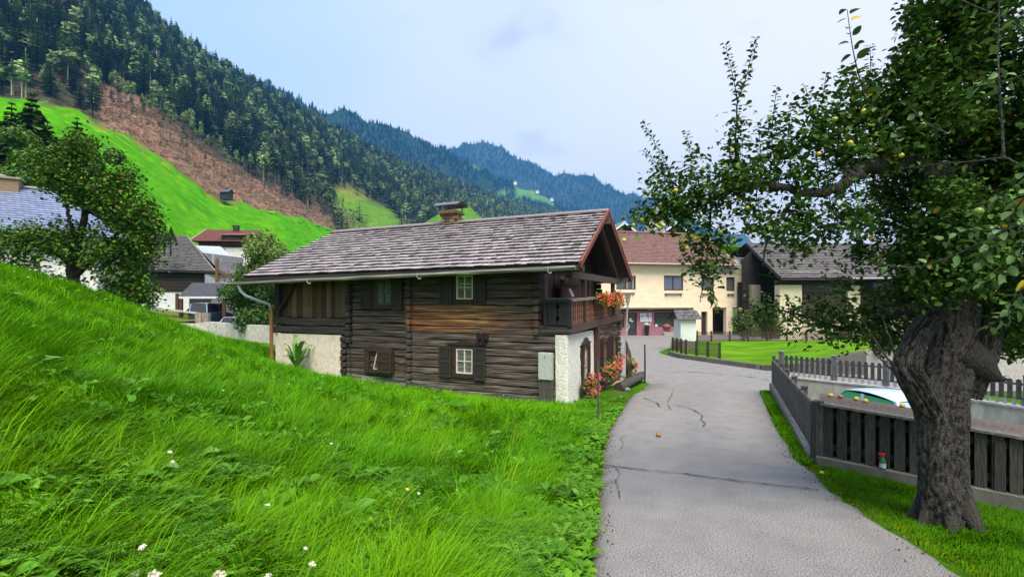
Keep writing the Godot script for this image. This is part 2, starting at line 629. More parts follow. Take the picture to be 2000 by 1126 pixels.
func make_ground() -> void:
	solve_ground()
	gh.resize(GNX * GND)
	for j in GND:
		for i in GNX:
			gh[j * GNX + i] = true_ground(GX0 + i * GS, GD0 + j * GS)
	var b := MB.new()
	var rows := []
	var cols := []
	for j in GND:
		var row := []
		var crow := []
		for i in GNX:
			var x := GX0 + i * GS
			var d := GD0 + j * GS
			row.append(Vector3(x, gh[j * GNX + i], -d))
			var k := clampf(0.5 + 0.8 * noise_a.get_noise_2d(x * 0.9, d * 0.9), 0.0, 1.0)
			var dry := smoothstep(0.25, 0.6, noise_b.get_noise_2d(x * 0.5, d * 0.5))
			crow.append(Color(0.04, 0.13, 0.004).lerp(Color(0.07, 0.19, 0.008), k).lerp(Color(0.14, 0.12, 0.05), dry * 0.5))
		rows.append(row)
		cols.append(crow)
	b.sheet(rows, cols)
	setting(put("ground", b.mesh(), M.soil), "near grassy ground sloping from the left bank down to the lane")
	# the valley floor, out to the mountains
	b = MB.new()
	b.tint = Color(0.06, 0.13, 0.03)
	var g := 4200.0
	b.quad(Vector3(-g, -3.2, 200), Vector3(g, -3.2, 200), Vector3(g, -3.2, -g), Vector3(-g, -3.2, -g * 1.2))
	setting(put("valley_floor", b.mesh(), M.meadow))
	make_road()

func make_road() -> void:
	var b := MB.new()
	b.tint = Color(0.30, 0.285, 0.28)
	var rows := []
	var rcol := []
	var d := -6.0
	while d < 48.0:
		var l := along(LEFT_EDGE, d)
		var r := along(RIGHT_EDGE, d)
		l += 0.07 * noise_a.get_noise_2d(d * 9.0, 3.0)
		r += 0.07 * noise_a.get_noise_2d(d * 9.0, 33.0)
		var row := []
		var crow := []
		for i in 25:
			var t := i / 24.0
			var x := lerpf(l, r, t)
			var crown := 0.0 if i > 0 and i < 24 else -0.05
			row.append(Vector3(x, road_y(d) + crown + 0.012 * noise_b.get_noise_2d(x * 3.0, d * 3.0), -d))
			var c := Color(0.345, 0.325, 0.312)
			if d < 20.0:
				var track := exp(-pow((t - 0.27) / 0.10, 2.0)) + exp(-pow((t - 0.72) / 0.10, 2.0))
				c = c * (0.97 + 0.07 * track + 0.09 * noise_a.get_noise_2d(x * 1.7, d * 0.8))
				var edge := smoothstep(0.16, 0.0, minf(t, 1.0 - t) * (r - l) + 0.12 * noise_b.get_noise_2d(x * 8.0, d * 8.0))
				c = c.lerp(Color(0.16, 0.13, 0.08), edge * 0.75)
			crow.append(c)
		rows.append(row)
		rcol.append(crow)
		d += 0.2 if d < 24.0 else 0.5
	b.tint = Color.WHITE
	b.sheet(rows, rcol)
	var road := put("road", b.mesh(), M.asphalt)
	setting(road, "grey worn asphalt lane running down to the village square")
	# the tarred joint across the lane and the cracks, as thin strips of tar lying on it
	var cracks := [
		[[1168, 908], [1240, 917], [1330, 926], [1420, 938], [1520, 949], [1600, 958]],
		[[1203, 915], [1210, 926], [1203, 942], [1208, 955], [1211, 975]],
		[[1258, 777], [1270, 782], [1284, 788], [1290, 796]],
		[[1318, 757], [1310, 775], [1304, 790], [1310, 800]],
		[[1320, 792], [1345, 797], [1365, 806], [1372, 812], [1370, 820], [1378, 828], [1374, 833]],
		[[1300, 726], [1370, 727], [1430, 732], [1500, 741]],
		[[1210, 880], [1220, 868], [1212, 858], [1222, 850]],
		[[1340, 826], [1400, 850], [1440, 862]], [[1405, 846], [1430, 838]]]
	var wide := [0.028, 0.012, 0.03, 0.018, 0.032, 0.05, 0.010, 0.008, 0.008]
	for k in cracks.size():
		b = MB.new()
		b.tint = Color(0.07, 0.068, 0.07)
		var pts := []
		for p in cracks[k]:
			var dd := 10.0
			for it in 30:
				dd = (CAM_H - road_y(dd)) / ((p[1] - HORIZON) / 1000.0)
			pts.append(Vector3((p[0] - 1000.0) / 1000.0 * dd, 0, -dd))
		var fine := []
		for i in pts.size() - 1:
			for q in 8:
				var v: Vector3 = pts[i].lerp(pts[i + 1], q / 8.0)
				v += Vector3(rng.randf_range(-1, 1), 0, rng.randf_range(-1, 1)) * 0.02
				fine.append(v)
		fine.append(pts[-1])
		var ra := []
		var rb := []
		for i in fine.size():
			var v: Vector3 = fine[i]
			var tg: Vector3 = (fine[mini(i + 1, fine.size() - 1)] - fine[maxi(i - 1, 0)]).normalized()
			var sd: Vector3 = Vector3(-tg.z, 0, tg.x) * wide[k] * 0.5 * (0.15 + 1.1 * rng.randf())
			var y := road_y(-v.z) + 0.017
			ra.append(Vector3(v.x - sd.x, y, v.z - sd.z))
			rb.append(Vector3(v.x + sd.x, y, v.z + sd.z))
		b.sheet([ra, rb])
		put("crack", b.mesh(), M.soil, road)
	# verge plants creeping over the left edge and small stones are added with the grass

# ------------------------------------------------------------------ hills
func spline(a: Vector3, b: Vector3, c: Vector3, d: Vector3, t: float) -> Vector3:
	return 0.5 * ((2.0 * b) + (c - a) * t + (2.0 * a - 5.0 * b + 4.0 * c - d) * t * t + (3.0 * b - a - 3.0 * c + d) * t * t * t)

# loft through curves of places; returns rows of points, rough in height
func loft(curves: Array, nu: int, nv: int, rough: float, bulge := 0.0) -> Array:
	var rows := []
	for c in curves.size() - 1:
		for j in nv + (1 if c == curves.size() - 2 else 0):
			var t := float(j) / nv
			var row := []
			var n: int = curves[c].size()
			for k in n - 1:
				for i in nu + (1 if k == n - 2 else 0):
					var s := float(i) / nu
					var p := spline(curves[c][maxi(k - 1, 0)], curves[c][k], curves[c][k + 1], curves[c][mini(k + 2, n - 1)], s)
					var q := spline(curves[c + 1][maxi(k - 1, 0)], curves[c + 1][k], curves[c + 1][k + 1], curves[c + 1][mini(k + 2, n - 1)], s)
					var v := p.lerp(q, t)
					v.y += bulge * sin(PI * t) * (1.0 if c == curves.size() - 3 else 0.0)
					var edge := 0.35 if c == curves.size() - 3 and t > 0.9 else 1.0
					v.y += rough * edge * (noise_a.get_noise_2d(v.x * 0.02, v.z * 0.02) + 0.5 * noise_b.get_noise_2d(v.x * 0.09, v.z * 0.09))
					row.append(v)
			rows.append(row)
	return rows

func places(list: Array) -> Array:
	var r := []
	for p in list:
		r.append(at(p[0], p[1], p[2]))
	return r

# where forest may stand on a lofted hill: a random point of row band [j0, j1)
func strew(rows: Array, j0: int, j1: int, per_m2: float, out: Array, keep: Callable) -> void:
	for j in range(j0, mini(j1, rows.size() - 1)):
		for i in rows[0].size() - 1:
			var a: Vector3 = rows[j][i]
			var b: Vector3 = rows[j][i + 1]
			var d: Vector3 = rows[j + 1][i]
			var e: Vector3 = rows[j + 1][i + 1]
			var area := (b - a).cross(d - a).length()
			var want := area * per_m2
			var n := int(want) + (1 if rng.randf() < want - int(want) else 0)
			for q in n:
				var u := rng.randf()
				var w := rng.randf()
				var p := a.lerp(b, u).lerp(d.lerp(e, u), w)
				if keep.call(p, (i + u) / (rows[0].size() - 1), j + w):
					out.append(p)

func px_of(p: Vector3) -> Vector2:
	return Vector2(1000.0 + 1000.0 * p.x / -p.z, HORIZON - 1000.0 * (p.y - CAM_H) / -p.z)

# ------------------------------------------------------------------ plants seen from afar
func conifer(b: MB, h: float, r: float, whorls: int, arms: int, bare: float, dark: Color, light: Color, fine := false) -> void:
	for w in whorls:
		var t := float(w) / whorls
		var y := h * (bare + (1.0 - bare) * t)
		var rr := r * pow(1.0 - t, 0.8) * rng.randf_range(0.75, 1.15) + 0.02 * h * (1.0 - t)
		var turn := rng.randf() * TAU
		for k in arms:
			var a := turn + TAU * k / arms + rng.randf_range(-0.25, 0.25)
			var len := rr * rng.randf_range(0.65, 1.15)
			var dir := Vector3(cos(a), 0, sin(a))
			var side := Vector3(-dir.z, 0, dir.x) * len * rng.randf_range(0.28, 0.42)
			var root := Vector3(0, y + h * 0.035, 0)
			var midp := root + dir * len * 0.55 - Vector3(0, len * 0.16, 0)
			var tip := root + dir * len - Vector3(0, len * rng.randf_range(0.35, 0.6), 0)
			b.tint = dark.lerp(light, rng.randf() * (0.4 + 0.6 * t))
			var drop := Vector3(0, -0.12 * len, 0)
			b.tri(root, midp + side + drop, tip)
			b.tri(root, tip, midp - side + drop)
			if fine:
				b.tri(root, midp + side * 0.5 - Vector3(0, len * 0.22, 0), tip + side * 0.3 - Vector3(0, len * 0.2, 0))
				b.tri(midp, midp + side * 1.5 + drop * 1.8, midp + dir * len * 0.25 + side * 0.5)
				b.tri(midp, midp + dir * len * 0.25 - side * 0.5, midp - side * 1.5 + drop * 1.8)
	b.tint = light
	b.tri(Vector3(-0.1, h * 0.95, 0), Vector3(0, h * 1.04, 0), Vector3(0.1, h * 0.95, 0))

func stem(b: MB, h: float, r: float, col: Color, sides := 5) -> void:
	b.tint = col
	b.tube([Vector3(0, -1.0, 0), Vector3(0, h * 0.5, 0), Vector3(0, h, 0)], [r, r * 0.7, r * 0.15], sides, false)

func leafy_ball(b: MB, c: Vector3, s: Vector3, n: int, size: float, dark: Color, light: Color) -> void:
	for i in n:
		var p := Vector3(rng.randfn(), rng.randfn(), rng.randfn()).normalized()
		var rad := pow(rng.randf(), 0.45)
		var lump := 0.82 + 0.3 * noise_b.get_noise_3d(p.x * 2.5 + c.x, p.y * 2.5 + c.y, p.z * 2.5)
		var q := c + Vector3(p.x * s.x, p.y * s.y, p.z * s.z) * rad * lump
		var nrm := (p + Vector3(rng.randfn(), rng.randfn(), rng.randfn()) * 0.55).normalized()
		var u := nrm.cross(Vector3(rng.randfn(), rng.randfn(), rng.randfn())).normalized() * size * rng.randf_range(0.6, 1.2)
		var v := nrm.cross(u).normalized() * size * rng.randf_range(0.4, 0.8)
		b.tint = dark.lerp(light, rng.randf())
		b.tri(q - u, q + v, q + u)
		b.tri(q - u, q + u, q - v)

func up_xf(p: Vector3, s: float, wide := 1.0) -> Transform3D:
	var t := Basis(Vector3.UP, rng.randf() * TAU).scaled(Vector3(s * wide, s, s * wide))
	return Transform3D(t, p)

func in_poly(p: Vector2, poly: PackedVector2Array) -> bool:
	return Geometry2D.is_point_in_polygon(p, poly)

func make_hills() -> void:
	# far bluish range, then the middle range, then the near wooded flank with its mown meadow
	var far_top := places([[600, 330, 4200], [760, 300, 4200], [860, 290, 4250], [905, 284, 4300], [950, 280, 4300], [1000, 300, 4300], [1060, 328, 4300], [1095, 341, 4300], [1150, 342, 4300], [1200, 366, 4300], [1250, 383, 4300], [1290, 389, 4300], [1330, 404, 4350], [1352, 428, 4400], [1380, 457, 4400], [1412, 488, 4400], [1440, 530, 4400]])
	var far_low := []
	var far_back := []
	for p in far_top:
		far_low.append(Vector3(p.x * 0.62, -20.0, p.z * 0.62))
		far_back.append(Vector3(p.x * 1.25, 100.0, p.z * 1.25))
	var far_rows := loft([far_low, far_top, far_back], 5, 18, 60.0)
	hill("mountain_range", far_rows, Color(0.025, 0.045, 0.022), Color(0.10, 0.09, 0.05), "distant blue mountain ridge beyond the house roof", 0)
	var mid_top := places([[120, -120, 1900], [250, -20, 1950], [330, 60, 2000], [400, 104, 2030], [480, 151, 2060], [560, 185, 2100], [610, 205, 2150], [700, 226, 2300], [800, 263, 2500], [865, 288, 2600], [920, 318, 2700], [1000, 354, 2750], [1080, 391, 2800], [1140, 420, 2850], [1260, 480, 2900]])
	var mid_low := []
	var mid_back := []
	for p in mid_top:
		mid_low.append(Vector3(p.x * 0.6, -20.0, p.z * 0.62))
		mid_back.append(Vector3(p.x * 1.25, 50.0, p.z * 1.2))
	var mid_rows := loft([mid_low, mid_top, mid_back], 6, 18, 40.0)
	hill("wooded_mountain", mid_rows, Color(0.022, 0.045, 0.02), Color(0.16, 0.16, 0.15), "wooded mountain flank with small high pastures", 1)
	var pale := places([[1240, 470, 5000], [1300, 440, 5050], [1400, 446, 5100], [1440, 456, 5150], [1475, 469, 5150], [1492, 467, 5150], [1530, 473, 5150], [1600, 486, 5200], [1720, 500, 5200], [1900, 520, 5200]])
	var pale_low := []
	var pale_back := []
	for p in pale:
		pale_low.append(Vector3(p.x * 0.75, -20.0, p.z * 0.75))
		pale_back.append(Vector3(p.x * 1.1, 0.0, p.z * 1.1))
	hill("pale_mountain", loft([pale_low, pale, pale_back], 4, 8, 60.0), Color(0.05, 0.08, 0.05), Color(0.1, 0.1, 0.1), "palest and farthest mountain behind the dark barn", 0)

	var foot := places([[-900, 600, 60], [-100, 585, 90], [200, 586, 120], [320, 588, 150], [420, 588, 180], [540, 590, 230], [660, 590, 300], [830, 590, 420], [1000, 591, 650], [1150, 591, 1000]])
	var mown := places([[-900, 150, 200], [0, 178, 260], [200, 238, 280], [330, 313, 300], [430, 386, 320], [560, 420, 380], [690, 452, 480], [850, 466, 620], [1000, 470, 900], [1150, 482, 1300]])
	var cut := places([[-900, 100, 215], [0, 170, 268], [200, 208, 312], [330, 258, 345], [430, 325, 365], [560, 386, 425], [690, 438, 515], [850, 455, 660], [1000, 462, 950], [1150, 477, 1380]])
	var crest := places([[-900, -800, 520], [60, -165, 660], [255, 10, 720], [400, 120, 820], [520, 188, 930], [650, 258, 1080], [790, 326, 1300], [930, 376, 1600], [1040, 411, 2000], [1160, 428, 2500]])
	var back := []
	for p in crest:
		back.append(Vector3(p.x * 1.3 - 100.0, p.y * 0.55, p.z * 1.25))
	var rows := loft([foot, mown, cut, crest, back], 7, 14, 7.0)
	var patch_a := PackedVector2Array([Vector2(640, 362), Vector2(690, 372), Vector2(735, 395), Vector2(800, 440), Vector2(830, 470), Vector2(690, 470), Vector2(650, 400)])
	var patch_b := PackedVector2Array([Vector2(900, 395), Vector2(925, 408), Vector2(975, 440), Vector2(900, 445)])
	var burn := PackedVector2Array([Vector2(150, 122), Vector2(200, 122), Vector2(245, 165), Vector2(310, 222), Vector2(295, 232), Vector2(200, 178)])
	var burn2 := PackedVector2Array([Vector2(205, 15), Vector2(245, 20), Vector2(240, 60), Vector2(210, 55)])
	var glade := PackedVector2Array([Vector2(262, 98), Vector2(316, 116), Vector2(326, 148), Vector2(280, 134)])
	var glade2 := PackedVector2Array([Vector2(455, 180), Vector2(480, 192), Vector2(478, 200), Vector2(455, 190)])
	var b := MB.new()
	var cols := []
	for j in rows.size():
		var line := []
		for i in rows[0].size():
			var p: Vector3 = rows[j][i]
			var q := px_of(p)
			var n1 := noise_a.get_noise_2d(p.x * 0.15, p.z * 0.15)
			var c := Color(0.08, 0.085, 0.045)
			if j < 14:
				c = Color(0.15, 0.42, 0.002).lerp(Color(0.20, 0.46, 0.003), 0.5 + 0.5 * n1)
			elif j <= 28 and q.x > 185.0:
				c = Color(0.36, 0.20, 0.125).lerp(Color(0.26, 0.17, 0.10), clampf(0.5 + n1, 0, 1))
				if j == 14:
					c = Color(0.2, 0.19, 0.05)
				if q.x > 640.0:
					c = c.lerp(Color(0.14, 0.2, 0.04), 0.6)
			else:
				if in_poly(q, burn) or in_poly(q, burn2):
					c = Color(0.26, 0.16, 0.10)
			if in_poly(q, patch_a):
				c = Color(0.12, 0.28, 0.02).lerp(Color(0.27, 0.27, 0.05), smoothstep(400.0, 375.0, q.y - (q.x - 700.0) * 0.35) + n1 * 0.4)
			if in_poly(q, glade) or in_poly(q, glade2):
				c = Color(0.12, 0.30, 0.02)
			if q.x > 800.0 and j < 30:
				c = Color(0.05, 0.09, 0.03)
			line.append(c)
		cols.append(line)
	# fine steps of mowing: the meadow sheet is drawn with a closer grid than the forest floor
	b.sheet(rows.slice(13), cols.slice(13))
	setting(put("hillside", b.mesh(), M.far_slope), "steep hillside with a mown meadow, a felled strip and forest")
	var mrows := loft([foot, mown], 14, 90, 7.0)
	var mcols := []
	for j in mrows.size():
		var line := []
		var band := 0.10 * sin(j * 2.1) + 0.16 * rng.randf_range(-1, 1) * (1.0 if j % 3 else 1.6)
		for i in mrows[0].size():
			var p: Vector3 = mrows[j][i]
			var n1 := noise_a.get_noise_2d(p.x * 0.15, p.z * 0.15)
			var n2 := noise_b.get_noise_2d(p.x * 0.5, p.z * 0.5)
			var c := Color(0.065, 0.31, 0.001).lerp(Color(0.12, 0.37, 0.002), clampf(0.5 + 0.7 * n1 + 0.5 * n2, 0, 1))
			var q := px_of(p)
			if q.x > 800.0:
				c = Color(0.05, 0.09, 0.03)
			line.append(c * (1.0 + band * clampf(0.6 + 1.2 * noise_a.get_noise_2d(p.x * 0.07, j * 0.9), 0.0, 1.3)))
		mcols.append(line)
	var mb := MB.new()
	mb.sheet(mrows, mcols)
	setting(put("mown_meadow", mb.mesh(), M.far_slope), "bright green mown meadow on the slope below the forest")
	# the small green knoll behind the chimney
	var kn := MB.new()
	kn.tint = Color(0.11, 0.27, 0.02)
	kn.sheet(loft([places([[820, 520, 480], [860, 520, 460], [930, 520, 460], [1010, 520, 470]]), places([[820, 440, 600], [895, 398, 620], [930, 415, 610], [985, 470, 600]]), places([[800, 480, 760], [880, 450, 760], [960, 450, 760], [1030, 500, 760]])], 6, 8, 1.0))
	setting(put("knoll", kn.mesh(), M.far_slope), "small green knoll behind the chimney")

	# forest shapes
	var spruce := []
	for k in 4:
		var m := MB.new()
		stem(m, 20.0, 0.25, Color(0.05, 0.04, 0.03), 4)
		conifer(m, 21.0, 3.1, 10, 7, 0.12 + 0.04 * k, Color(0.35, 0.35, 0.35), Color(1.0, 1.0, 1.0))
		spruce.append(m.mesh())
	var larch := []
	var pine := []
	for k in 3:
		var m := MB.new()
		stem(m, 18.0, 0.26, Color(1.3, 0.75, 1.1), 4)
		leafy_ball(m, Vector3(0, 15.0 - k, 0), Vector3(2.3, 5.2 + k, 2.3), 95, 1.25, Color(0.45, 0.45, 0.45), Color(1.1, 1.1, 1.05))
		leafy_ball(m, Vector3(0.5, 12.5 - k, 0.3), Vector3(2.7, 3.0, 2.7), 60, 1.2, Color(0.4, 0.4, 0.4), Color(0.95, 0.95, 0.9))
		pine.append(m.mesh())
	for k in 3:
		var m := MB.new()
		stem(m, 21.0, 0.28, Color(1.3, 0.75, 1.1), 4)
		conifer(m, 22.0, 3.0, 8, 6, 0.42 + 0.08 * k, Color(0.4, 0.4, 0.4), Color(1.1, 1.1, 1.0))
		larch.append(m.mesh())
	var spots := []
	var open_ground := func(p: Vector3, u: float, v: float) -> bool:
		var q := px_of(p)
		if in_poly(q, patch_a) or in_poly(q, glade) or in_poly(q, glade2):
			return rng.randf() < 0.03
		if in_poly(q, burn) or in_poly(q, burn2):
			return rng.randf() < 0.6
		if v < 28.0 and q.x < 640.0 and q.x > 195.0 + 25.0 * noise_b.get_noise_1d(v):
			return false
		return noise_a.get_noise_2d(p.x * 0.12, p.z * 0.12) > -0.42
	strew(rows, 15, 44, 0.0112, spots, open_ground)
	spots.sort_custom(func(p, q): return p.length_squared() < q.length_squared())
	var near := []
	var rest := []
	for p in spots:
		var q := px_of(p)
		if near.size() < 210 and q.x > 190.0 and q.x < 900.0 and q.y > 20.0 and p.length() < 470.0:
			near.append(p)
		else:
			rest.append(p)
	var groups := [[[], []], [[], []], [[], []], [[], []], [[], []], [[], []], [[], []], [[], []], [[], []], [[], []]]
	for p in rest:
		var zone := noise_b.get_noise_2d(p.x * 0.08, p.z * 0.08)
		var green := smoothstep(-0.3, 0.4, zone + rng.randf_range(-0.4, 0.4))
		var c := Color(0.15, 0.22, 0.085).lerp(Color(0.30, 0.39, 0.15), green * green)
		if rng.randf() < 0.02:
			c = Color(0.16, 0.12, 0.08)
		c = c * rng.randf_range(0.55, 1.5)
		var kind := rng.randi() % 4
		if rng.randf() < 0.45 + zone:
			kind = 4 + rng.randi() % 6
		groups[kind][0].append(up_xf(p, rng.randf_range(0.75, 1.5), rng.randf_range(1.1, 1.7)))
		groups[kind][1].append(c)
	for k in 10:
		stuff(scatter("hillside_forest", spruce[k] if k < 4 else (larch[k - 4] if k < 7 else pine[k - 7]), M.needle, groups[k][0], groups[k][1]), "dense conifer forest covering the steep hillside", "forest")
	# trees one can tell apart at the rim of the felled strip: bare pale trunks with a crown on top
	var kinds := []
	for k in 3:
		var t := thing("pine_tree", "tall slender conifer with a bare trunk at the rim of the felled strip", "tree", Vector3.ZERO, 0.0, "conifers along the felled strip")
		var m := MB.new()
		stem(m, 19.0, 0.3, Color(0.23, 0.17, 0.13), 6)
		put("trunk", m.mesh(), M.bark, t)
		m = MB.new()
		leafy_ball(m, Vector3(0, 16.5 - k, 0), Vector3(2.2, 4.6 + k, 2.2), 170, 0.9, Color(0.07, 0.12, 0.04), Color(0.25, 0.34, 0.11))
		leafy_ball(m, Vector3(0.4, 14.0 - k, 0.2), Vector3(2.7, 2.8, 2.7), 110, 0.9, Color(0.06, 0.10, 0.04), Color(0.20, 0.28, 0.09))
		put("crown", m.mesh(), M.needle, t)
		kinds.append(t)
	var first := [true, true, true]
	for i in near.size():
		var k := i % 3
		var s := rng.randf_range(0.6, 1.1)
		if first[k]:
			kinds[k].position = near[i]
			first[k] = false
		else:
			copy_of(kinds[k], near[i], rng.randf() * TAU, Vector3(s, s, s))
	# the single thin trunks left standing on the felled ground
	var bare := []
	strew(rows, 16, 30, 0.008, bare, func(p: Vector3, u: float, v: float) -> bool:
		var q := px_of(p)
		return q.x > 190.0 and q.x < 690.0)
	var pole := thing("bare_trunk", "thin bare trunk left standing on the brown felled strip", "tree", Vector3.ZERO, 0.0, "bare trunks on the felled strip")
	var pm := MB.new()
	stem(pm, 17.0, 0.24, Color(0.30, 0.21, 0.16), 5)
	put("trunk", pm.mesh(), M.bark, pole)
	pm = MB.new()
	conifer(pm, 18.0, 1.5, 5, 5, 0.72, Color(0.04, 0.06, 0.03), Color(0.09, 0.12, 0.05))
	put("crown", pm.mesh(), M.needle, pole)
	for i in mini(bare.size(), 150):
		var s := rng.randf_range(0.45, 1.05)
		if i == 0:
			pole.position = bare[0]
		else:
			copy_of(pole, bare[i], rng.randf() * TAU, Vector3(s, s, s))
	# brush and logging waste on the felled ground
	var waste := []
	strew(rows, 14, 29, 0.11, waste, func(p: Vector3, u: float, v: float) -> bool:
		return px_of(p).x < 720.0)
	var wm := MB.new()
	for i in 7:
		var a := Vector3(rng.randf_range(-2, 2), 0.1, rng.randf_range(-2, 2))
		wm.tint = Color.WHITE * rng.randf_range(0.6, 1.2)
		wm.bar(a, a + Vector3(rng.randf_range(-2, 2), rng.randf_range(0, 0.8), rng.randf_range(-2, 2)), 0.22, 0.22)
	var wx := []
	var wc := []
	for p in waste:
		wx.append(up_xf(p, rng.randf_range(0.5, 1.2)))
		wc.append([Color(0.34, 0.19, 0.13), Color(0.18, 0.11, 0.07), Color(0.46, 0.30, 0.22), Color(0.13, 0.15, 0.05)][rng.randi() % 4])
	stuff(scatter("logging_brush", wm.mesh(), M.soil, wx, wc), "reddish brown brushwood on the felled strip", "brushwood")
	# forest on the two ranges behind
	for set_of in [[mid_rows, 0.0042, 1.15, Color(0.065, 0.115, 0.05), "mountain_forest", "conifer forest on the middle mountain"], [far_rows, 0.0014, 1.7, Color(0.028, 0.06, 0.03), "far_forest", "forest on the farthest wooded ridge"]]:
		var sp := []
		strew(set_of[0], 0, 22, set_of[1], sp, func(p: Vector3, u: float, v: float) -> bool:
			if high_pasture(p):
				return false
			var q := px_of(p)
			if q.x < 470.0 and set_of[4] == "mountain_forest":
				return false
			return noise_a.get_noise_2d(p.x * 0.03, p.z * 0.03) > -0.3)
		var xs := [[], []]
		var cs := [[], []]
		for p in sp:
			var k := rng.randi() % 2
			xs[k].append(up_xf(p, set_of[2] * rng.randf_range(0.7, 1.2), 1.5))
			cs[k].append(set_of[3] * rng.randf_range(0.6, 1.5))
		for k in 2:
			stuff(scatter(set_of[4], spruce[k], M.needle, xs[k], cs[k]), set_of[5], "forest")

func high_pasture(p: Vector3) -> bool:
	var q := px_of(p)
	if -p.z < 1500.0:
		return false
	return in_poly(q, PackedVector2Array([Vector2(1000, 350), Vector2(1025, 358), Vector2(1050, 378), Vector2(1085, 392), Vector2(1080, 400), Vector2(1040, 392), Vector2(1008, 385)])) or in_poly(q, PackedVector2Array([Vector2(893, 313), Vector2(915, 318), Vector2(945, 328), Vector2(930, 332)])) or in_poly(q, PackedVector2Array([Vector2(965, 372), Vector2(985, 372), Vector2(990, 386), Vector2(970, 384)]))

func hill(called: String, rows: Array, low: Color, high: Color, label: String, kind: int) -> void:
	var cols := []
	for j in rows.size():
		var line := []
		for i in rows[0].size():
			var p: Vector3 = rows[j][i]
			var n1 := noise_a.get_noise_2d(p.x * 0.03, p.z * 0.03)
			var c := low.lerp(high, clampf(0.15 + n1 * 0.7, 0.0, 1.0) * (1.0 if kind == 0 else 0.35))
			if kind == 1 and px_of(p).x < 485.0:
				c = Color(0.22, 0.21, 0.20)
			if kind == 1 and high_pasture(p):
				c = Color(0.14, 0.30, 0.04)
			line.append(c)
		cols.append(line)
	var b := MB.new()
	b.sheet(rows, cols)
	setting(put(called, b.mesh(), M.far_slope), label)

# ------------------------------------------------------------------ the old log house
var HX := Transform3D()

func board_tint(base: Color, k := 0.25) -> Color:
	return base * rng.randf_range(1.0 - k, 1.0 + k)

# a hewn log lying along x
func log_mesh(x0: float, x1: float, y0: float, y1: float, z: float, thick: float, tone: Callable) -> ArrayMesh:
	var b := MB.new()
	var n := maxi(4, int((x1 - x0) / 0.28))
	var ph := rng.randf() * 100.0
	var prof := [Vector2(-0.5, -0.45), Vector2(0.20, -0.455), Vector2(0.40, -0.44), Vector2(0.48, -0.38), Vector2(0.50, -0.1), Vector2(0.485, 0.2), Vector2(0.45, 0.40), Vector2(0.36, 0.47), Vector2(-0.5, 0.48)]
	var rows := []
	var cols := []
	for p in prof:
		var row := []
		var line := []
		for i in n + 1:
			var x := lerpf(x0, x1, float(i) / n)
			var wav := noise_b.get_noise_2d(x * 6.0 + ph, p.y * 2.0 + ph)
			var sag := noise_a.get_noise_2d(x * 2.0, ph) * 0.025
			var h := (y1 - y0) * (1.0 + 0.12 * wav)
			row.append(Vector3(x, (y0 + y1) * 0.5 + sag + p.y * h, z + thick * p.x - 0.5 * thick + 0.030 * wav * (1.0 if p.x > 0 else 0.0)))
			line.append(tone.call(x, (y0 + y1) * 0.5 + p.y * h) as Color * (1.0 + 0.22 * wav))
		rows.append(row)
		cols.append(line)
	b.sheet(rows, cols)
	# end grain
	for e in [0, n]:
		b.tint = cols[4][e] * 0.8
		for i in range(1, prof.size() - 1):
			b.tri(rows[0][e], rows[i][e], rows[i + 1][e])
			b.tri(rows[0][e], rows[i + 1][e], rows[i][e])
	return b.mesh()

func pane_window(parent: Node3D, xf: Transform3D, w: float, h: float, frame: Color, bars_x: int, bars_y: int, depth := 0.05, curtain := 0.0, called := "window", fw := 0.045) -> Node3D:
	# a window: frame as the part, panes, sash and curtain as its sub-parts; xf has its lower left corner on the wall face
	var b := MB.new()
	b.tint = frame
	b.cham(Vector3(0, 0, -depth), Vector3(fw, h, depth * 0.4), 0.006)
	b.cham(Vector3(w - fw, 0, -depth), Vector3(w, h, depth * 0.4), 0.006)
	b.cham(Vector3(fw, 0, -depth), Vector3(w - fw, fw, depth * 0.4), 0.006)
	b.cham(Vector3(fw, h - fw, -depth), Vector3(w - fw, h, depth * 0.4), 0.006)
	for i in range(1, bars_x):
		var x := w * i / bars_x
		b.cham(Vector3(x - fw * 0.45, fw, -depth * 0.8), Vector3(x + fw * 0.45, h - fw, depth * 0.25), 0.005)
	for j in range(1, bars_y):
		var y := h * j / bars_y
		b.cham(Vector3(fw, y - fw * 0.3, -depth * 0.7), Vector3(w - fw, y + fw * 0.3, depth * 0.15), 0.005)
	var win := put(called, b.mesh(), M.paint, parent)
	win.transform = xf
	b = MB.new()
	b.quad(Vector3(fw, fw, -depth * 0.5), Vector3(fw, h - fw, -depth * 0.5), Vector3(w - fw, h - fw, -depth * 0.5), Vector3(w - fw, fw, -depth * 0.5))
	var gl := put("pane", b.mesh(), M.window_glass, win)
	b = MB.new()
	b.span(Vector3(0.01, 0.01, -depth - 0.30), Vector3(w - 0.01, h - 0.01, -depth - 0.25))
	put("dark_room", b.mesh(), M.dark_void, win)
	if curtain > 0.0:
		b = MB.new()
		b.tint = Color(0.72, 0.74, 0.72)
		var rows := [[], []]
		for i in 25:
			var x := lerpf(fw, w - fw, i / 24.0)
			var z := -depth - 0.04 + 0.012 * sin(i * 1.6)
			rows[0].append(Vector3(x, fw + 0.02 + 0.02 * absf(sin(i * 0.78)) + (h - fw * 2.0) * (1.0 - curtain) * 0.0, z))
			rows[1].append(Vector3(x, fw + (h - 2.0 * fw) * curtain, z))
		b.sheet(rows)
		put("curtain", b.mesh(), M.cloth, win)
	return win

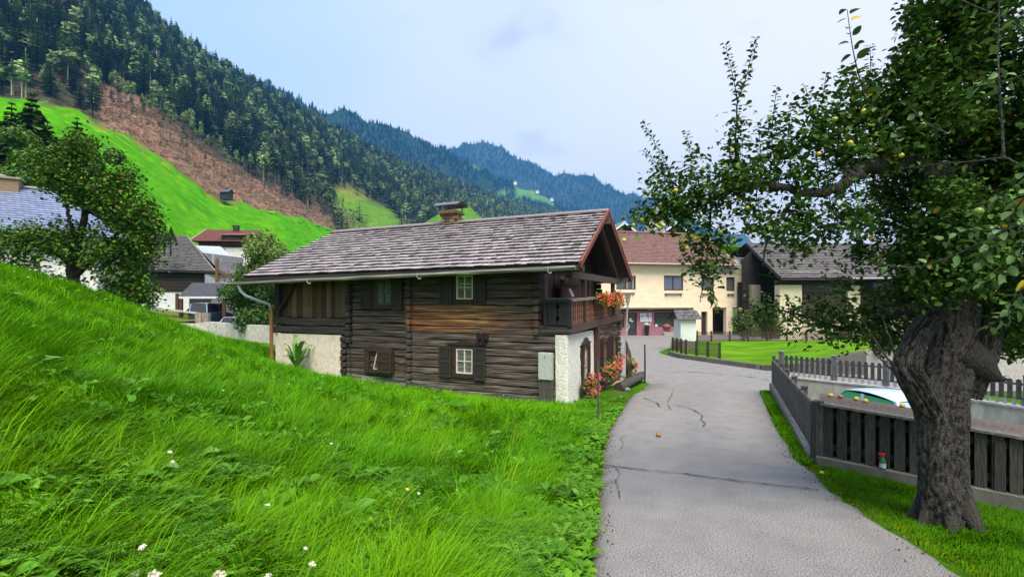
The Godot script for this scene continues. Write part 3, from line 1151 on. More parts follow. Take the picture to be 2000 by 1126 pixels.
func shutter(parent: Node3D, a: Vector3, b2: Vector3, col: Color) -> MeshInstance3D:
	var b := MB.new()
	b.tint = col
	var w := b2.x - a.x
	var h := b2.y - a.y
	b.cham(Vector3(a.x, a.y, a.z), Vector3(a.x + 0.07, b2.y, a.z + 0.045), 0.008)
	b.cham(Vector3(b2.x - 0.07, a.y, a.z), Vector3(b2.x, b2.y, a.z + 0.045), 0.008)
	for y in [a.y, a.y + h * 0.5 - 0.035, b2.y - 0.07]:
		b.cham(Vector3(a.x + 0.07, y, a.z), Vector3(b2.x - 0.07, y + 0.07, a.z + 0.042), 0.008)
	b.tint = col * 0.85
	b.span(Vector3(a.x + 0.06, a.y + 0.02, a.z + 0.004), Vector3(b2.x - 0.06, b2.y - 0.02, a.z + 0.02))
	for k in 2:
		var y0 := a.y + 0.10 + k * (h * 0.5 - 0.02)
		b.cham(Vector3(a.x + 0.10, y0 + 0.02, a.z + 0.02), Vector3(b2.x - 0.10, y0 + h * 0.5 - 0.16, a.z + 0.032), 0.008)
	return put("shutter", b.mesh(), M.plank_wood, parent)

# one slope of a wooden shake roof between the eave line a-b and the ridge line c-d (c above a)
func shake_slope(parent: Node3D, a: Vector3, b2: Vector3, c: Vector3, d: Vector3, rows: int, wide: float, singles: int, prefer: Callable, base: Color) -> void:
	var up := ((c - a) + (d - b2)).normalized()
	var nrm := up.cross(b2 - a).normalized()
	if nrm.y < 0.0:
		nrm = -nrm
	var all := []
	for r in range(-0, rows):
		var t0 := float(r) / rows
		var t1 := float(r + 1.45) / rows
		var left := a.lerp(c, t0)
		var right := b2.lerp(d, t0)
		var n := int(left.distance_to(right) / wide)
		var s := 0.0
		var edges := [0.0]
		while s < 1.0:
			s += rng.randf_range(0.7, 1.35) / n
			edges.append(minf(s, 1.0))
		for i in edges.size() - 1:
			var e0: float = edges[i]
			var e1: float = edges[i + 1]
			if e1 - e0 < 0.3 / n:
				continue
			var slip := rng.randf_range(-0.05, 0.05) / rows * 4.0
			var lift := 0.066 + rng.randf_range(0.0, 0.022)
			var tt := t0 + slip * 0.18
			var p0 := a.lerp(c, tt).lerp(b2.lerp(d, tt), e0 + 0.02 / n) + nrm * lift
			var p1 := a.lerp(c, tt).lerp(b2.lerp(d, tt), e1 - 0.02 / n) + nrm * (lift + rng.randf_range(-0.008, 0.008))
			var q0 := a.lerp(c, minf(t1, 1.0)).lerp(b2.lerp(d, minf(t1, 1.0)), e0 + 0.02 / n) + nrm * 0.006
			var q1 := a.lerp(c, minf(t1, 1.0)).lerp(b2.lerp(d, minf(t1, 1.0)), e1 - 0.02 / n) + nrm * 0.006
			all.append([p0, p1, q0, q1, board_tint(base, 0.2) if rng.randf() > 0.08 else board_tint(base * 0.55, 0.2)])
	var score := func(s) -> float: return prefer.call((s[0] + s[1]) * 0.5)
	if singles > 0:
		all.sort_custom(func(s, q): return prefer.call(s[0]) < prefer.call(q[0]))
	var rest := MB.new()
	for i in all.size():
		var m := rest if i >= singles else MB.new()
		var s: Array = all[i]
		m.tint = s[4]
		var dn := nrm * 0.046
		m.quad(s[0], s[2], s[3], s[1])
		m.tint = (s[4] as Color) * 0.15  # butts and edges darkened: shadow gaps between rows put into the colour
		m.quad(s[0] - dn, s[0], s[1], s[1] - dn)
		m.quad(s[0], s[0] - dn, s[2] - dn, s[2])
		m.quad(s[1] - dn, s[1], s[3], s[3] - dn)
		if i < singles:
			put("shingle", m.mesh(), M.shake_wood, parent)
	stuff(put("shingles", rest.mesh(), M.shake_wood, parent))

func geranium(label: String, where: Vector3, turn: float, length: float, hang: float, red: Color, pink: Color, n: int) -> void:
	var t := thing("flower_box", label, "flower box", where, turn, "")
	var b := MB.new()
	b.tint = Color(0.10, 0.055, 0.03)
	b.cham(Vector3(-length / 2, -0.09, -0.09), Vector3(length / 2, 0.09, 0.09), 0.01)
	put("box", b.mesh(), M.log_wood, t)
	var lv := MB.new()
	var fl := MB.new()
	for i in n:
		var p := Vector3(rng.randf_range(-0.5, 0.5) * length, rng.randf_range(-hang, 0.30), rng.randf_range(-0.05, 0.24))
		p.y *= 1.0 - 0.3 * absf(p.x) / length
		for q in 4:
			var c := p + Vector3(rng.randfn(), rng.randfn(), rng.randfn()) * 0.045
			var nn := (Vector3(0, 0.7, 1.0) + Vector3(rng.randfn(), rng.randfn(), rng.randfn()) * 0.5).normalized()
			var u := nn.cross(Vector3(rng.randfn(), 1, rng.randfn())).normalized() * 0.05
			var w := nn.cross(u).normalized() * 0.045
			lv.tint = Color(0.05, 0.13, 0.02).lerp(Color(0.12, 0.24, 0.03), rng.randf())
			lv.quad(c - u, c + w, c + u, c - w)
		if rng.randf() < 0.75:
			var c := p + Vector3(0, 0.02, 0.05)
			var col := red.lerp(pink, rng.randf())
			for q in 9:
				var e := c + Vector3(rng.randfn(), rng.randfn(), rng.randfn()) * 0.035
				var nn := (Vector3(0, 0.5, 1.0) + Vector3(rng.randfn(), rng.randfn(), rng.randfn()) * 0.6).normalized()
				var u := nn.cross(Vector3.UP).normalized() * 0.028
				var w := nn.cross(u).normalized() * 0.028
				fl.tint = col * rng.randf_range(0.75, 1.2)
				fl.quad(e - u, e + w, e + u, e - w)
	put("leaves", lv.mesh(), M.leaf, t)
	put("blossoms", fl.mesh(), M.petal, t)

func make_log_house() -> void:
	mat("window_glass", Color(0.75, 0.8, 0.8, 0.12), 0.05)
	M.window_glass.uv1_triplanar = false
	M.window_glass.vertex_color_use_as_albedo = false
	M.window_glass.transparency = BaseMaterial3D.TRANSPARENCY_ALPHA
	var H := thing("log_house", "old dark log farmhouse with a grey shake roof beside the lane", "house", Vector3(1.19, -1.22, -14.0), -0.406)
	HX = H.transform
	var grey := Color(0.30, 0.228, 0.178)
	var dark := Color(0.105, 0.073, 0.052)
	var brown := Color(0.075, 0.036, 0.020)
	var tone := func(x: float, y: float) -> Color:
		var n := noise_a.get_noise_2d(x * 5.0, y * 22.0)
		var c := grey.lerp(dark, clampf(0.35 + n * 0.9, 0.0, 1.0))
		if x < -4.75:
			c = c.lerp(Color(0.075, 0.058, 0.044), 0.5)
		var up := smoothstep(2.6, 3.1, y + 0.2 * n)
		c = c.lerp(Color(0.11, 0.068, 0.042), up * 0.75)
		# the strip that the eave keeps dry has stayed orange brown
		var warm := smoothstep(1.9, 2.08, y + 0.1 * n) * (1.0 - smoothstep(2.70, 2.85, y + 0.06 * n)) * smoothstep(-4.85, -4.7, x)
		var fade := 1.0 - smoothstep(-2.35, -1.2, x + 0.5 * n)
		var hot := exp(-pow((x + 2.55) / 0.5, 2.0))
		c = c.lerp(Color(0.58, 0.20, 0.045).lerp(Color(0.90, 0.45, 0.14), clampf(hot * 0.8 + n * 0.5, 0, 1)), warm * (0.25 + 0.75 * fade) * clampf(0.75 + n, 0.3, 1.0))
		# pale worn foot
		c = c.lerp(Color(0.26, 0.24, 0.19), (1.0 - smoothstep(0.12, 0.32, y - maxf(0.0, -x) * 0.072)) * 0.7)
		return c
	# courses of the long wall, right bay and middle bay
	var courses := 18
	for k in courses:
		var y0 := 0.05 + k * 0.21
		var y1 := y0 + 0.21
		if y1 > 0.12:
			var xr := 0.02 if y1 < 2.2 else -0.50
			put("wall_log", log_mesh(-4.72, xr, y0, y1, 0.0, 0.16, tone), M.log_wood, H)
		if y1 > 0.42:
			put("wall_log", log_mesh(-7.36 if y1 < 1.9 else -7.0, -4.78, y0 + 0.05, y1 + 0.05, -0.015, 0.16, tone), M.log_wood, H)
		# projecting ends of the cross walls
		for e in [[-4.75, 0.4, 9.0], [-7.12, 1.7, 9.0], [-0.55, 1.98, 9.0]]:
			if y0 > e[1] - 0.25:
				var b := MB.new()
				b.tint = tone.call(e[0], y0) as Color * rng.randf_range(0.55, 1.0)
				var w := rng.randf_range(0.075, 0.10)
				b.cham(Vector3(e[0] - w, y0 + 0.02, -0.2), Vector3(e[0] + w, y1 - 0.012, 0.10 + rng.randf_range(0.0, 0.05)), 0.03)
				put("log_end", b.mesh(), M.log_wood, H)
	for k in 6:
		var y0 := 0.5 + k * 0.21
		var b := MB.new()
		b.tint = dark * rng.randf_range(0.6, 1.1)
		b.cham(Vector3(-7.44, y0 + 0.02, -0.2), Vector3(-7.22, y0 + 0.19, 0.07 + rng.randf_range(0, 0.05)), 0.035)
		put("log_end", b.mesh(), M.log_wood, H)
	var b := MB.new()
	b.span(Vector3(-10.2, 0.0, -6.7), Vector3(-0.62, 3.6, -0.17))
	b.span(Vector3(-0.62, 0.0, -6.7), Vector3(0.14, 2.0, -0.17))
	put("dark_inner_backing", b.mesh(), M.dark_void, H)  # near black solid inside the house, added to block light
	# stone foot under the logs
	b = MB.new()
	b.tint = Color(0.33, 0.31, 0.24)
	b.prism(PackedVector2Array([Vector2(-7.42, -0.6), Vector2(0.0, -0.8), Vector2(0.0, 0.10), Vector2(-3.5, 0.22), Vector2(-5.2, 0.42), Vector2(-7.42, 0.55)]), -0.3, -0.02)
	put("foundation", b.mesh(), M.plaster, H)
	# whitewashed lower left part
	b = MB.new()
	b.tint = Color(0.95, 0.80, 0.66)
	var rows := []
	for j in 13:
		var row := []
		for i in 25:
			var x := lerpf(-10.38, -7.42, i / 24.0)
			var y := lerpf(0.0, 1.78, j / 12.0)
			row.append(Vector3(x + (0.03 * noise_a.get_noise_2d(y * 20.0, 1.0) if i == 24 else 0.0), y, 0.02 + 0.035 * noise_b.get_noise_2d(x * 7.0, y * 7.0)))
		rows.append(row)
	b.sheet(rows)
	b.span(Vector3(-10.38, 0.0, -0.6), Vector3(-7.44, 1.76, -0.04))
	b.span(Vector3(-10.36, 0.0, -6.8), Vector3(-10.1, 1.76, -0.6))
	put("whitewashed_wall", b.mesh(), M.plaster, H)
	for k in 2:
		put("sill_beam", log_mesh(-10.44, -7.25, 1.79 + 0.28 * k, 2.06 + 0.28 * k, 0.04, 0.22, func(x, y): return Color(0.075, 0.065, 0.05)), M.log_wood, H)
	for k in 2:
		b = MB.new()
		b.tint = dark * 0.9
		b.cham(Vector3(-10.50, 1.79 + 0.28 * k, -0.4), Vector3(-10.24, 2.05 + 0.28 * k, 0.09), 0.03)
		put("log_end", b.mesh(), M.log_wood, H)
	# boarded upper left part
	var x := -10.2
	while x < -7.15:
		var w := rng.randf_range(0.17, 0.27)
		b = MB.new()
		b.tint = board_tint(Color(0.17, 0.085, 0.042), 0.4) if rng.randf() > 0.25 else board_tint(Color(0.30, 0.18, 0.10), 0.25)
		b.cham(Vector3(x + 0.006, 2.34 + rng.randf_range(0.0, 0.03), -0.14), Vector3(minf(x + w, -7.12) - 0.006, 3.75, -0.105 + rng.randf_range(0.0, 0.02)), 0.006)
		put("wall_plank", b.mesh(), M.plank_wood, H)
		x += w
	b = MB.new()
	b.tint = Color(0.05, 0.034, 0.022)
	b.cham(Vector3(-10.42, 2.35, -0.16), Vector3(-10.2, 3.7, 0.05), 0.02)
	put("corner_post", b.mesh(), M.plank_wood, H)
	b = MB.new()
	b.tint = Color(0.05, 0.034, 0.022)
	b.tube([Vector3(-10.25, 2.6, -0.02), Vector3(-10.0, 2.85, 0.0), Vector3(-9.75, 3.15, 0.0), Vector3(-9.45, 3.6, -0.02)], [0.08, 0.075, 0.07, 0.07], 7)
	put("brace", b.mesh(), M.plank_wood, H)
	# left gable end
	b = MB.new()
	b.tint = Color(0.05, 0.035, 0.025)
	b.prism(PackedVector2Array([Vector2(0.1, 1.76), Vector2(6.8, 1.76), Vector2(6.8, 3.6), Vector2(3.3, 5.4), Vector2(0.1, 3.7)]), -0.06, 0.0, Transform3D(Basis(Vector3(0, 0, -1), Vector3.UP, Vector3(1, 0, 0)), Vector3(-10.2, 0, 0)))
	put("gable_boards", b.mesh(), M.plank_wood, H)

	# windows of the long wall
	var wf := Color(0.80, 0.74, 0.62)
	var sh := Color(0.066, 0.052, 0.040)
	var frame := Color(0.085, 0.040, 0.024)
	for w in [[-3.08, 0.77, 0.55, 0.73, 0.80, true], [-3.07, 2.96, 0.55, 0.70, 0.55, false], [-6.02, 2.80, 0.60, 0.80, 0.0, false]]:
		var win := pane_window(H, Transform3D(Basis(), Vector3(w[0], w[1], 0.035)), w[2], w[3], wf if w[4] > 0.0 else Color(0.05, 0.06, 0.04), 2, 2 if w[4] > 0.0 else 1, 0.04, w[4], "window", 0.035)
		if w[4] == 0.55:
			var cur: MeshInstance3D = win.get_node("curtain")
			cur.position.y = 0.30
			cur.scale.y = 0.98
		b = MB.new()
		b.tint = frame
		b.cham(Vector3(w[0] - 0.13, w[1] - 0.13, -0.05), Vector3(w[0], w[1] + w[3] + 0.10, 0.06), 0.012)
		b.cham(Vector3(w[0] + w[2], w[1] - 0.13, -0.05), Vector3(w[0] + w[2] + 0.13, w[1] + w[3] + 0.10, 0.06), 0.012)
		b.cham(Vector3(w[0], w[1] - 0.13, -0.05), Vector3(w[0] + w[2], w[1], 0.075), 0.012)
		b.cham(Vector3(w[0], w[1] + w[3], -0.05), Vector3(w[0] + w[2], w[1] + w[3] + 0.10, 0.06), 0.012)
		if w[5]:
			var p := PackedVector2Array([Vector2(-0.30, 0.0), Vector2(0.85, 0.0), Vector2(0.85, 0.05), Vector2(0.62, 0.07), Vector2(0.45, 0.10), Vector2(0.275, 0.15), Vector2(0.10, 0.10), Vector2(-0.07, 0.07), Vector2(-0.30, 0.05)])
			b.prism(p, 0.0, 0.085, Transform3D(Basis(), Vector3(w[0], w[1] + w[3] + 0.11, 0)))
		put("window_surround", b.mesh(), M.plank_wood, H)
		shutter(H, Vector3(w[0] - 0.58, w[1] - 0.14, 0.04), Vector3(w[0] - 0.15, w[1] + w[3] + 0.07, 0.0), sh)
		shutter(H, Vector3(w[0] + w[2] + 0.06, w[1] - 0.17, 0.05), Vector3(w[0] + w[2] + 0.42, w[1] + w[3] + 0.06, 0.0), sh)
	# lower left window: one shutter pulled across, the sash tilted in
	b = MB.new()
	b.tint = Color(0.095, 0.045, 0.025)
	b.cham(Vector3(-6.45, 0.61, -0.05), Vector3(-6.27, 1.36, 0.07), 0.012)
	b.cham(Vector3(-5.42, 0.61, -0.05), Vector3(-5.33, 1.36, 0.05), 0.012)
	b.cham(Vector3(-6.27, 0.61, -0.05), Vector3(-5.42, 0.72, 0.08), 0.012)
	b.prism(PackedVector2Array([Vector2(-6.45, 1.31), Vector2(-5.33, 1.31), Vector2(-5.33, 1.37), Vector2(-5.8, 1.42), Vector2(-6.1, 1.49), Vector2(-6.45, 1.40)]), -0.05, 0.07)
	put("window_surround", b.mesh(), M.plank_wood, H)
	b = MB.new()
	b.span(Vector3(-6.27, 0.72, -0.12), Vector3(-5.42, 1.32, -0.075))
	put("dark_room", b.mesh(), M.dark_void, H)
	b = MB.new()
	b.tint = Color(0.75, 0.66, 0.50)
	b.bar(Vector3(-6.10, 0.74, 0.03), Vector3(-6.0, 1.30, -0.02), 0.03, 0.03)
	b.bar(Vector3(-6.10, 0.74, 0.03), Vector3(-5.78, 0.76, 0.0), 0.03, 0.03)
	put("sash", b.mesh(), M.paint, H)
	b = MB.new()
	b.tint = Color(0.40, 0.43, 0.38)
	b.quad(Vector3(-6.02, 0.76, -0.03), Vector3(-5.94, 1.28, -0.04), Vector3(-5.7, 1.3, -0.03), Vector3(-5.7, 0.76, -0.02))
	put("curtain", b.mesh(), M.cloth, H)
	shutter(H, Vector3(-5.90, 0.64, 0.085), Vector3(-5.36, 1.34, 0.0), Color(0.085, 0.052, 0.032))
	# lantern bracket / carved knob between the floors
	b = MB.new()
	b.tint = Color(0.055, 0.03, 0.022)
	for k in 4:
		var a := k * 0.09
		b.cham(Vector3(-2.36 + a, 1.72 + 0.06 * (k % 2), 0.0), Vector3(-2.29 + a, 2.0 - 0.05 * (k % 2), 0.16), 0.02)
	b.cham(Vector3(-2.3, 1.63, 0.0), Vector3(-2.1, 1.76, 0.12), 0.02)
	put("carved_bracket", b.mesh(), M.plank_wood, H)

	# plastered corner and gable wall
	b = MB.new()
	b.tint = Color(0.84, 0.80, 0.70)
	var pr := []
	for j in 15:
		var row := []
		var y := lerpf(-0.5, 1.98, j / 14.0)
		for i in 34:
			var p: Vector3
			if i < 7:
				p = Vector3(lerpf(0.0, 0.31, i / 6.0), y, 0.035)
			elif i < 9:
				p = Vector3(0.335, y, 0.02 - 0.02 * (i - 7))
			else:
				p = Vector3(0.345, y, lerpf(-0.02, -2.8, (i - 9) / 24.0))
			p += Vector3(0.018 * noise_b.get_noise_2d(p.z * 16.0, y * 16.0) + 0.03 * (1.0 - y / 2.0), 0, 0.018 * noise_b.get_noise_2d(p.x * 16.0, y * 16.0 + 5.0) if i < 8 else 0.0)
			row.append(p)
		pr.append(row)
	b.sheet(pr)
	b.span(Vector3(0.0, -0.5, -2.8), Vector3(0.33, 1.97, 0.0))
	put("plastered_wall", b.mesh(), M.plaster, H)
	b = MB.new()
	b.tint = Color(0.23, 0.22, 0.19)
	b.prism(PackedVector2Array([Vector2(0.2, -0.9), Vector2(3.0, -0.9), Vector2(3.0, 0.04), Vector2(1.8, -0.08), Vector2(0.2, -0.22)]), 0.0, 0.05, Transform3D(Basis(Vector3(0, 0, -1), Vector3.UP, Vector3(1, 0, 0)), Vector3(0.36, 0, 0)))
	put("grey_plinth", b.mesh(), M.plaster, H)
	# log part of the gable wall, its course logs run along z
	var turn_z := Transform3D(Basis(Vector3(0, 0, -1), Vector3.UP, Vector3(1, 0, 0)), Vector3(0.30, 0, 0))
	var gtone := func(xx: float, y: float) -> Color:
		var n := noise_a.get_noise_2d(xx * 5.0, y * 22.0)
		return Color(0.27, 0.165, 0.095).lerp(Color(0.14, 0.095, 0.07), clampf(0.5 + n, 0, 1)).lerp(Color(0.46, 0.29, 0.12), smoothstep(1.5, 1.9, y) * (1.0 - smoothstep(4.3, 5.0, xx)))
	for k in 12:
		var y0 := -0.35 + k * 0.21
		var l := put("wall_log", log_mesh(2.9, 6.75, y0, y0 + 0.21, 0.0, 0.16, gtone), M.log_wood, H)
		l.transform = turn_z
	for k in 12:
		var y0 := -0.35 + k * 0.21
		b = MB.new()
		b.tint = dark * rng.randf_range(0.8, 1.4)
		b.cham(Vector3(0.2, y0 + 0.015, -6.95), Vector3(0.40 + rng.randf_range(0, 0.06), y0 + 0.195, -6.73), 0.03)
		put("log_end", b.mesh(), M.log_wood, H)
	b = MB.new()
	b.tint = Color(0.60, 0.50, 0.22)
	b.cham(Vector3(0.05, -0.9, -7.9), Vector3(0.62, -0.20, -3.0), 0.04)
	put("yellow_plinth", b.mesh(), M.plaster, H)
	b = MB.new()
	b.tint = Color(0.15, 0.055, 0.036)
	b.cham(Vector3(0.28, -0.4, -3.03), Vector3(0.50, 2.22, -2.82), 0.015)
	put("support_post", b.mesh(), M.plank_wood, H)
	for w in [[1.08, 0.32, 1.30, true], [3.62, 0.45, 1.12, false], [5.15, 0.5, 1.12, false]]:
		var z0: float = -w[0]
		var f := Transform3D(Basis(Vector3(0, 0, -1), Vector3.UP, Vector3(1, 0, 0)), Vector3(0.375, w[1], z0 - 0.32))
		pane_window(H, f, 0.56, w[2] - 0.1, Color(0.22, 0.14, 0.08), 2, 2, 0.03, 0.0, "window", 0.04)
		b = MB.new()
		b.tint = Color(0.075, 0.034, 0.022)
		b.cham(Vector3(0.30, w[1] - 0.1, z0 - 0.32), Vector3(0.43, w[1] + w[2], z0 - 0.24), 0.01)
		b.cham(Vector3(0.30, w[1] - 0.1, z0 - 0.96), Vector3(0.43, w[1] + w[2], z0 - 0.88), 0.01)
		b.cham(Vector3(0.30, w[1] + w[2] - 0.1, z0 - 0.88), Vector3(0.43, w[1] + w[2], z0 - 0.32), 0.01)
		if w[3]:
			b.prism(PackedVector2Array([Vector2(-0.05, 0), Vector2(0.85, 0), Vector2(0.80, 0.06), Vector2(0.6, 0.08), Vector2(0.5, 0.14), Vector2(0.38, 0.20), Vector2(0.26, 0.14), Vector2(0.16, 0.08), Vector2(-0.0, 0.06)]), 0.0, 0.07, Transform3D(Basis(Vector3(0, 0, -1), Vector3.UP, Vector3(1, 0, 0)), Vector3(0.38, w[1] + w[2], z0 - 0.22)))
		put("window_surround", b.mesh(), M.plank_wood, H)
		for s in [0, 1]:
			var sm := shutter(H, Vector3(0, 0, 0), Vector3(0.34, w[2], 0), Color(0.060, 0.026, 0.018))
			# opened out from the wall, half folded
			var hinge := Vector3(0.42, w[1] - 0.02, z0 - 0.30 if s == 0 else z0 - 0.92)
			sm.transform = Transform3D(Basis(Vector3.UP, PI / 2 - (0.35 if s == 0 else 0.0) + (PI if s == 0 else 0.0) + (0.35 if s == 1 else 0.0)), hinge)

	# balcony set into the gable corner
	b = MB.new()
	b.tint = Color(0.17, 0.085, 0.065)
	b.bar(Vector3(0.42, 2.14, 0.02), Vector3(0.42, 2.31, -6.95), 0.16, 0.22)
	put("balcony_beam", b.mesh(), M.plank_wood, H)
	b = MB.new()
	b.tint = Color(0.10, 0.085, 0.07)
	b.cham(Vector3(-0.6, 2.02, -0.12), Vector3(0.48, 2.24, 0.05), 0.02)
	put("balcony_beam", b.mesh(), M.log_wood, H)
	b = MB.new()
	b.tint = Color(0.10, 0.07, 0.05)
	b.span(Vector3(-0.62, 2.10, -6.9), Vector3(0.40, 2.16, -0.13))
	put("balcony_floor", b.mesh(), M.plank_wood, H)
	b = MB.new()
	b.tint = Color(0.52, 0.43, 0.33)
	b.bar(Vector3(0.43, 2.93, 0.02), Vector3(0.43, 3.12, -6.8), 0.16, 0.075)
	put("handrail", b.mesh(), M.log_wood, H)
	# sawn balusters of the long side
	for k in 32:
		var z := -0.12 - k * 0.205
		var lift := -z * 0.025
		b = MB.new()
		b.tint = board_tint(Color(0.34, 0.13, 0.065), 0.35)
		var w := 0.088
		b.prism(PackedVector2Array([Vector2(-w, 2.2), Vector2(w, 2.2), Vector2(w, 2.33), Vector2(w * 0.55, 2.38), Vector2(w * 0.95, 2.48), Vector2(w * 0.5, 2.57), Vector2(w * 0.95, 2.68), Vector2(w * 0.6, 2.76), Vector2(w, 2.82), Vector2(w, 2.93), Vector2(-w, 2.93), Vector2(-w, 2.82), Vector2(-w * 0.6, 2.76), Vector2(-w * 0.95, 2.68), Vector2(-w * 0.5, 2.57), Vector2(-w * 0.95, 2.48), Vector2(-w * 0.55, 2.38), Vector2(-w, 2.33)]), -0.012, 0.012, Transform3D(Basis(Vector3(0, 0, -1), Vector3.UP, Vector3(1, 0, 0)), Vector3(0.43, lift, z)))
		put("baluster", b.mesh(), M.plank_wood, H)
	# dark sawn panel of the short side
	for k in 2:
		b = MB.new()
		b.tint = Color(0.030, 0.033, 0.033)
		var x0 := -0.20 + k * 0.29
		var x1 := x0 + 0.285
		var il := 0.055 if k == 1 else 0.01
		var ir := 0.055 if k == 0 else 0.01
		b.prism(PackedVector2Array([Vector2(x0, 2.25), Vector2(x1, 2.25), Vector2(x1 - ir * 0.2, 2.36), Vector2(x1 - ir, 2.42), Vector2(x1 - ir * 0.3, 2.50), Vector2(x1, 2.55), Vector2(x1 - ir * 0.6, 2.585), Vector2(x1, 2.62), Vector2(x1 - ir * 0.3, 2.68), Vector2(x1 - ir, 2.75), Vector2(x1 - ir * 0.4, 2.82), Vector2(x1, 2.86), Vector2(x0, 2.86), Vector2(x0 + il * 0.4, 2.82), Vector2(x0 + il, 2.75), Vector2(x0 + il * 0.3, 2.68), Vector2(x0, 2.62), Vector2(x0 + il * 0.6, 2.585), Vector2(x0, 2.55), Vector2(x0 + il * 0.3, 2.5), Vector2(x0 + il, 2.42), Vector2(x0 + il * 0.2, 2.36)]), 0.06, 0.09)
		put("balcony_panel", b.mesh(), M.plank_wood, H)
	b = MB.new()
	b.tint = Color(0.040, 0.042, 0.036)
	b.cham(Vector3(-0.36, 2.86, 0.02), Vector3(0.46, 2.95, 0.14), 0.012)
	b.cham(Vector3(0.36, 2.2, 0.0), Vector3(0.48, 2.94, 0.10), 0.012)
	b.cham(Vector3(-0.32, 2.2, 0.0), Vector3(-0.22, 2.9, 0.08), 0.012)
	put("balcony_corner", b.mesh(), M.plank_wood, H)
	b = MB.new()
	b.tint = Color(0.06, 0.14, 0.09)
	b.cham(Vector3(-0.25, 2.955, -0.30), Vector3(0.40, 2.985, 0.12), 0.01)
	put("green_cover", b.mesh(), M.paint, H)
	b = MB.new()
	b.tint = Color(0.72, 0.72, 0.78)
	b.box(Vector3(0.30, 3.14, -0.5), Vector3(0.05, 0.24, 0.05), Basis(Vector3(0, 0, 1), 0.45))
	put("white_batten", b.mesh(), M.paint, H)
	# upper gable wall of upright boards, set back behind the balcony
	var z := -0.12
	while z > -6.6:
		var w := rng.randf_range(0.16, 0.24)
		b = MB.new()
		b.tint = board_tint(Color(0.21, 0.085, 0.062), 0.4) if rng.randf() > 0.14 else Color(0.5, 0.33, 0.28)
		b.cham(Vector3(-0.60, 2.16, z - w + 0.006), Vector3(-0.545 + rng.randf_range(0, 0.02), 3.72, z), 0.006)
		put("gable_plank", b.mesh(), M.plank_wood, H)
		z -= w
	for k in 8:
		b = MB.new()
		b.tint = Color(0.07, 0.04, 0.03) * rng.randf_range(0.7, 1.2)
		b.cham(Vector3(-0.62, 2.2 + k * 0.2, -6.75), Vector3(-0.34 + rng.randf_range(0, 0.08), 2.39 + k * 0.2, -6.55), 0.03)
		put("log_end", b.mesh(), M.log_wood, H)
	# gable triangle logs
	for k in 9:
		var y0 := 3.7 + k * 0.21
		var half := maxf(0.2, (5.7 - y0) / 0.52)
		var l := put("gable_log", log_mesh(3.25 - half, 3.25 + half, y0, y0 + 0.21, 0.0, 0.14, func(xx, yy): return Color(0.05, 0.032, 0.024)), M.log_wood, H)
		l.transform = Transform3D(Basis(Vector3(0, 0, -1), Vector3.UP, Vector3(1, 0, 0)), Vector3(-0.52, 0, 0))
	# beams that carry the projecting roof
	for bm in [[Vector3(0.42, 3.62, 0.1), Vector3(0.42, 3.66, -6.3), 0.16, 0.2], [Vector3(-0.6, 3.75, -0.05), Vector3(0.78, 3.78, -0.05), 0.18, 0.18], [Vector3(-0.6, 3.70, -6.35), Vector3(0.78, 3.70, -6.35), 0.18, 0.18], [Vector3(-0.6, 5.52, -3.2), Vector3(0.78, 5.52, -3.2), 0.18, 0.2], [Vector3(0.40, 3.7, -0.15), Vector3(0.40, 5.55, -3.15), 0.14, 0.14], [Vector3(0.40, 3.7, -6.25), Vector3(0.40, 5.55, -3.25), 0.14, 0.14]]:
		b = MB.new()
		b.tint = board_tint(Color(0.16, 0.10, 0.075), 0.2)
		b.bar(bm[0], bm[1], bm[2], bm[3])
		put("roof_beam", b.mesh(), M.log_wood, H)
	for pz in [-1.35, -5.35]:
		b = MB.new()
		b.tint = Color(0.10, 0.045, 0.035)
		b.cham(Vector3(0.36, 2.2, pz - 0.07), Vector3(0.49, 3.6, pz + 0.07), 0.015)
		put("balcony_post", b.mesh(), M.plank_wood, H)
	# a boarded cupboard at the near end of the balcony
	b = MB.new()
	b.tint = Color(0.10, 0.035, 0.03)
	for k in 8:
		b.tint = board_tint(Color(0.20, 0.075, 0.062), 0.3)
		b.cham(Vector3(-0.30, 2.2, -1.5 - k * 0.2), Vector3(-0.22, 3.55, -1.31 - k * 0.2), 0.008)
	put("balcony_cupboard", b.mesh(), M.plank_wood, H)
	b = MB.new()
	b.tint = Color(0.13, 0.09, 0.07)
	b.bar(Vector3(-0.2, 3.45, -1.2), Vector3(-0.2, 3.47, -3.2), 0.14, 0.13)
	put("balcony_cupboard_beam", b.mesh(), M.log_wood, H)

	# roof
	var Rf := Node3D.new()
	Rf.name = "roof"
	H.add_child(Rf)
	var ea := Vector3(-11.1, 3.73, 0.75)
	var eb := Vector3(0.87, 3.84, 0.75)
	var ra := Vector3(-10.68, 5.74, -3.2)
	var rb := Vector3(0.70, 5.82, -3.2)
	var fa := Vector3(-11.0, 3.60, -7.3)
	var fb := Vector3(0.78, 3.74, -7.15)
	b = MB.new()
	b.tint = Color(0.05, 0.036, 0.028)
	for s in [[ea, eb, ra, rb], [fa, fb, ra, rb]]:
		var nn: Vector3 = (s[1] - s[0]).cross(s[2] - s[0]).normalized()
		if nn.y < 0:
			nn = -nn
		var dn := nn * 0.07
		var e0: Vector3 = s[0]
		var e1: Vector3 = s[1]
		b.quad(e0, s[2], s[3], e1)
		b.quad(e0 - dn, e1 - dn, s[3] - dn, s[2] - dn)
		b.quad(e0 - dn, e0, e1, e1 - dn)
	put("roof_boards", b.mesh(), M.plank_wood, Rf)
	var eye := HX.affine_inverse() * Vector3(0, 1.65, 0)
	shake_slope(Rf, ea, eb, ra, rb, 17, 0.20, 300, func(p: Vector3) -> float: return p.distance_to(eye), Color(0.72, 0.63, 0.635))
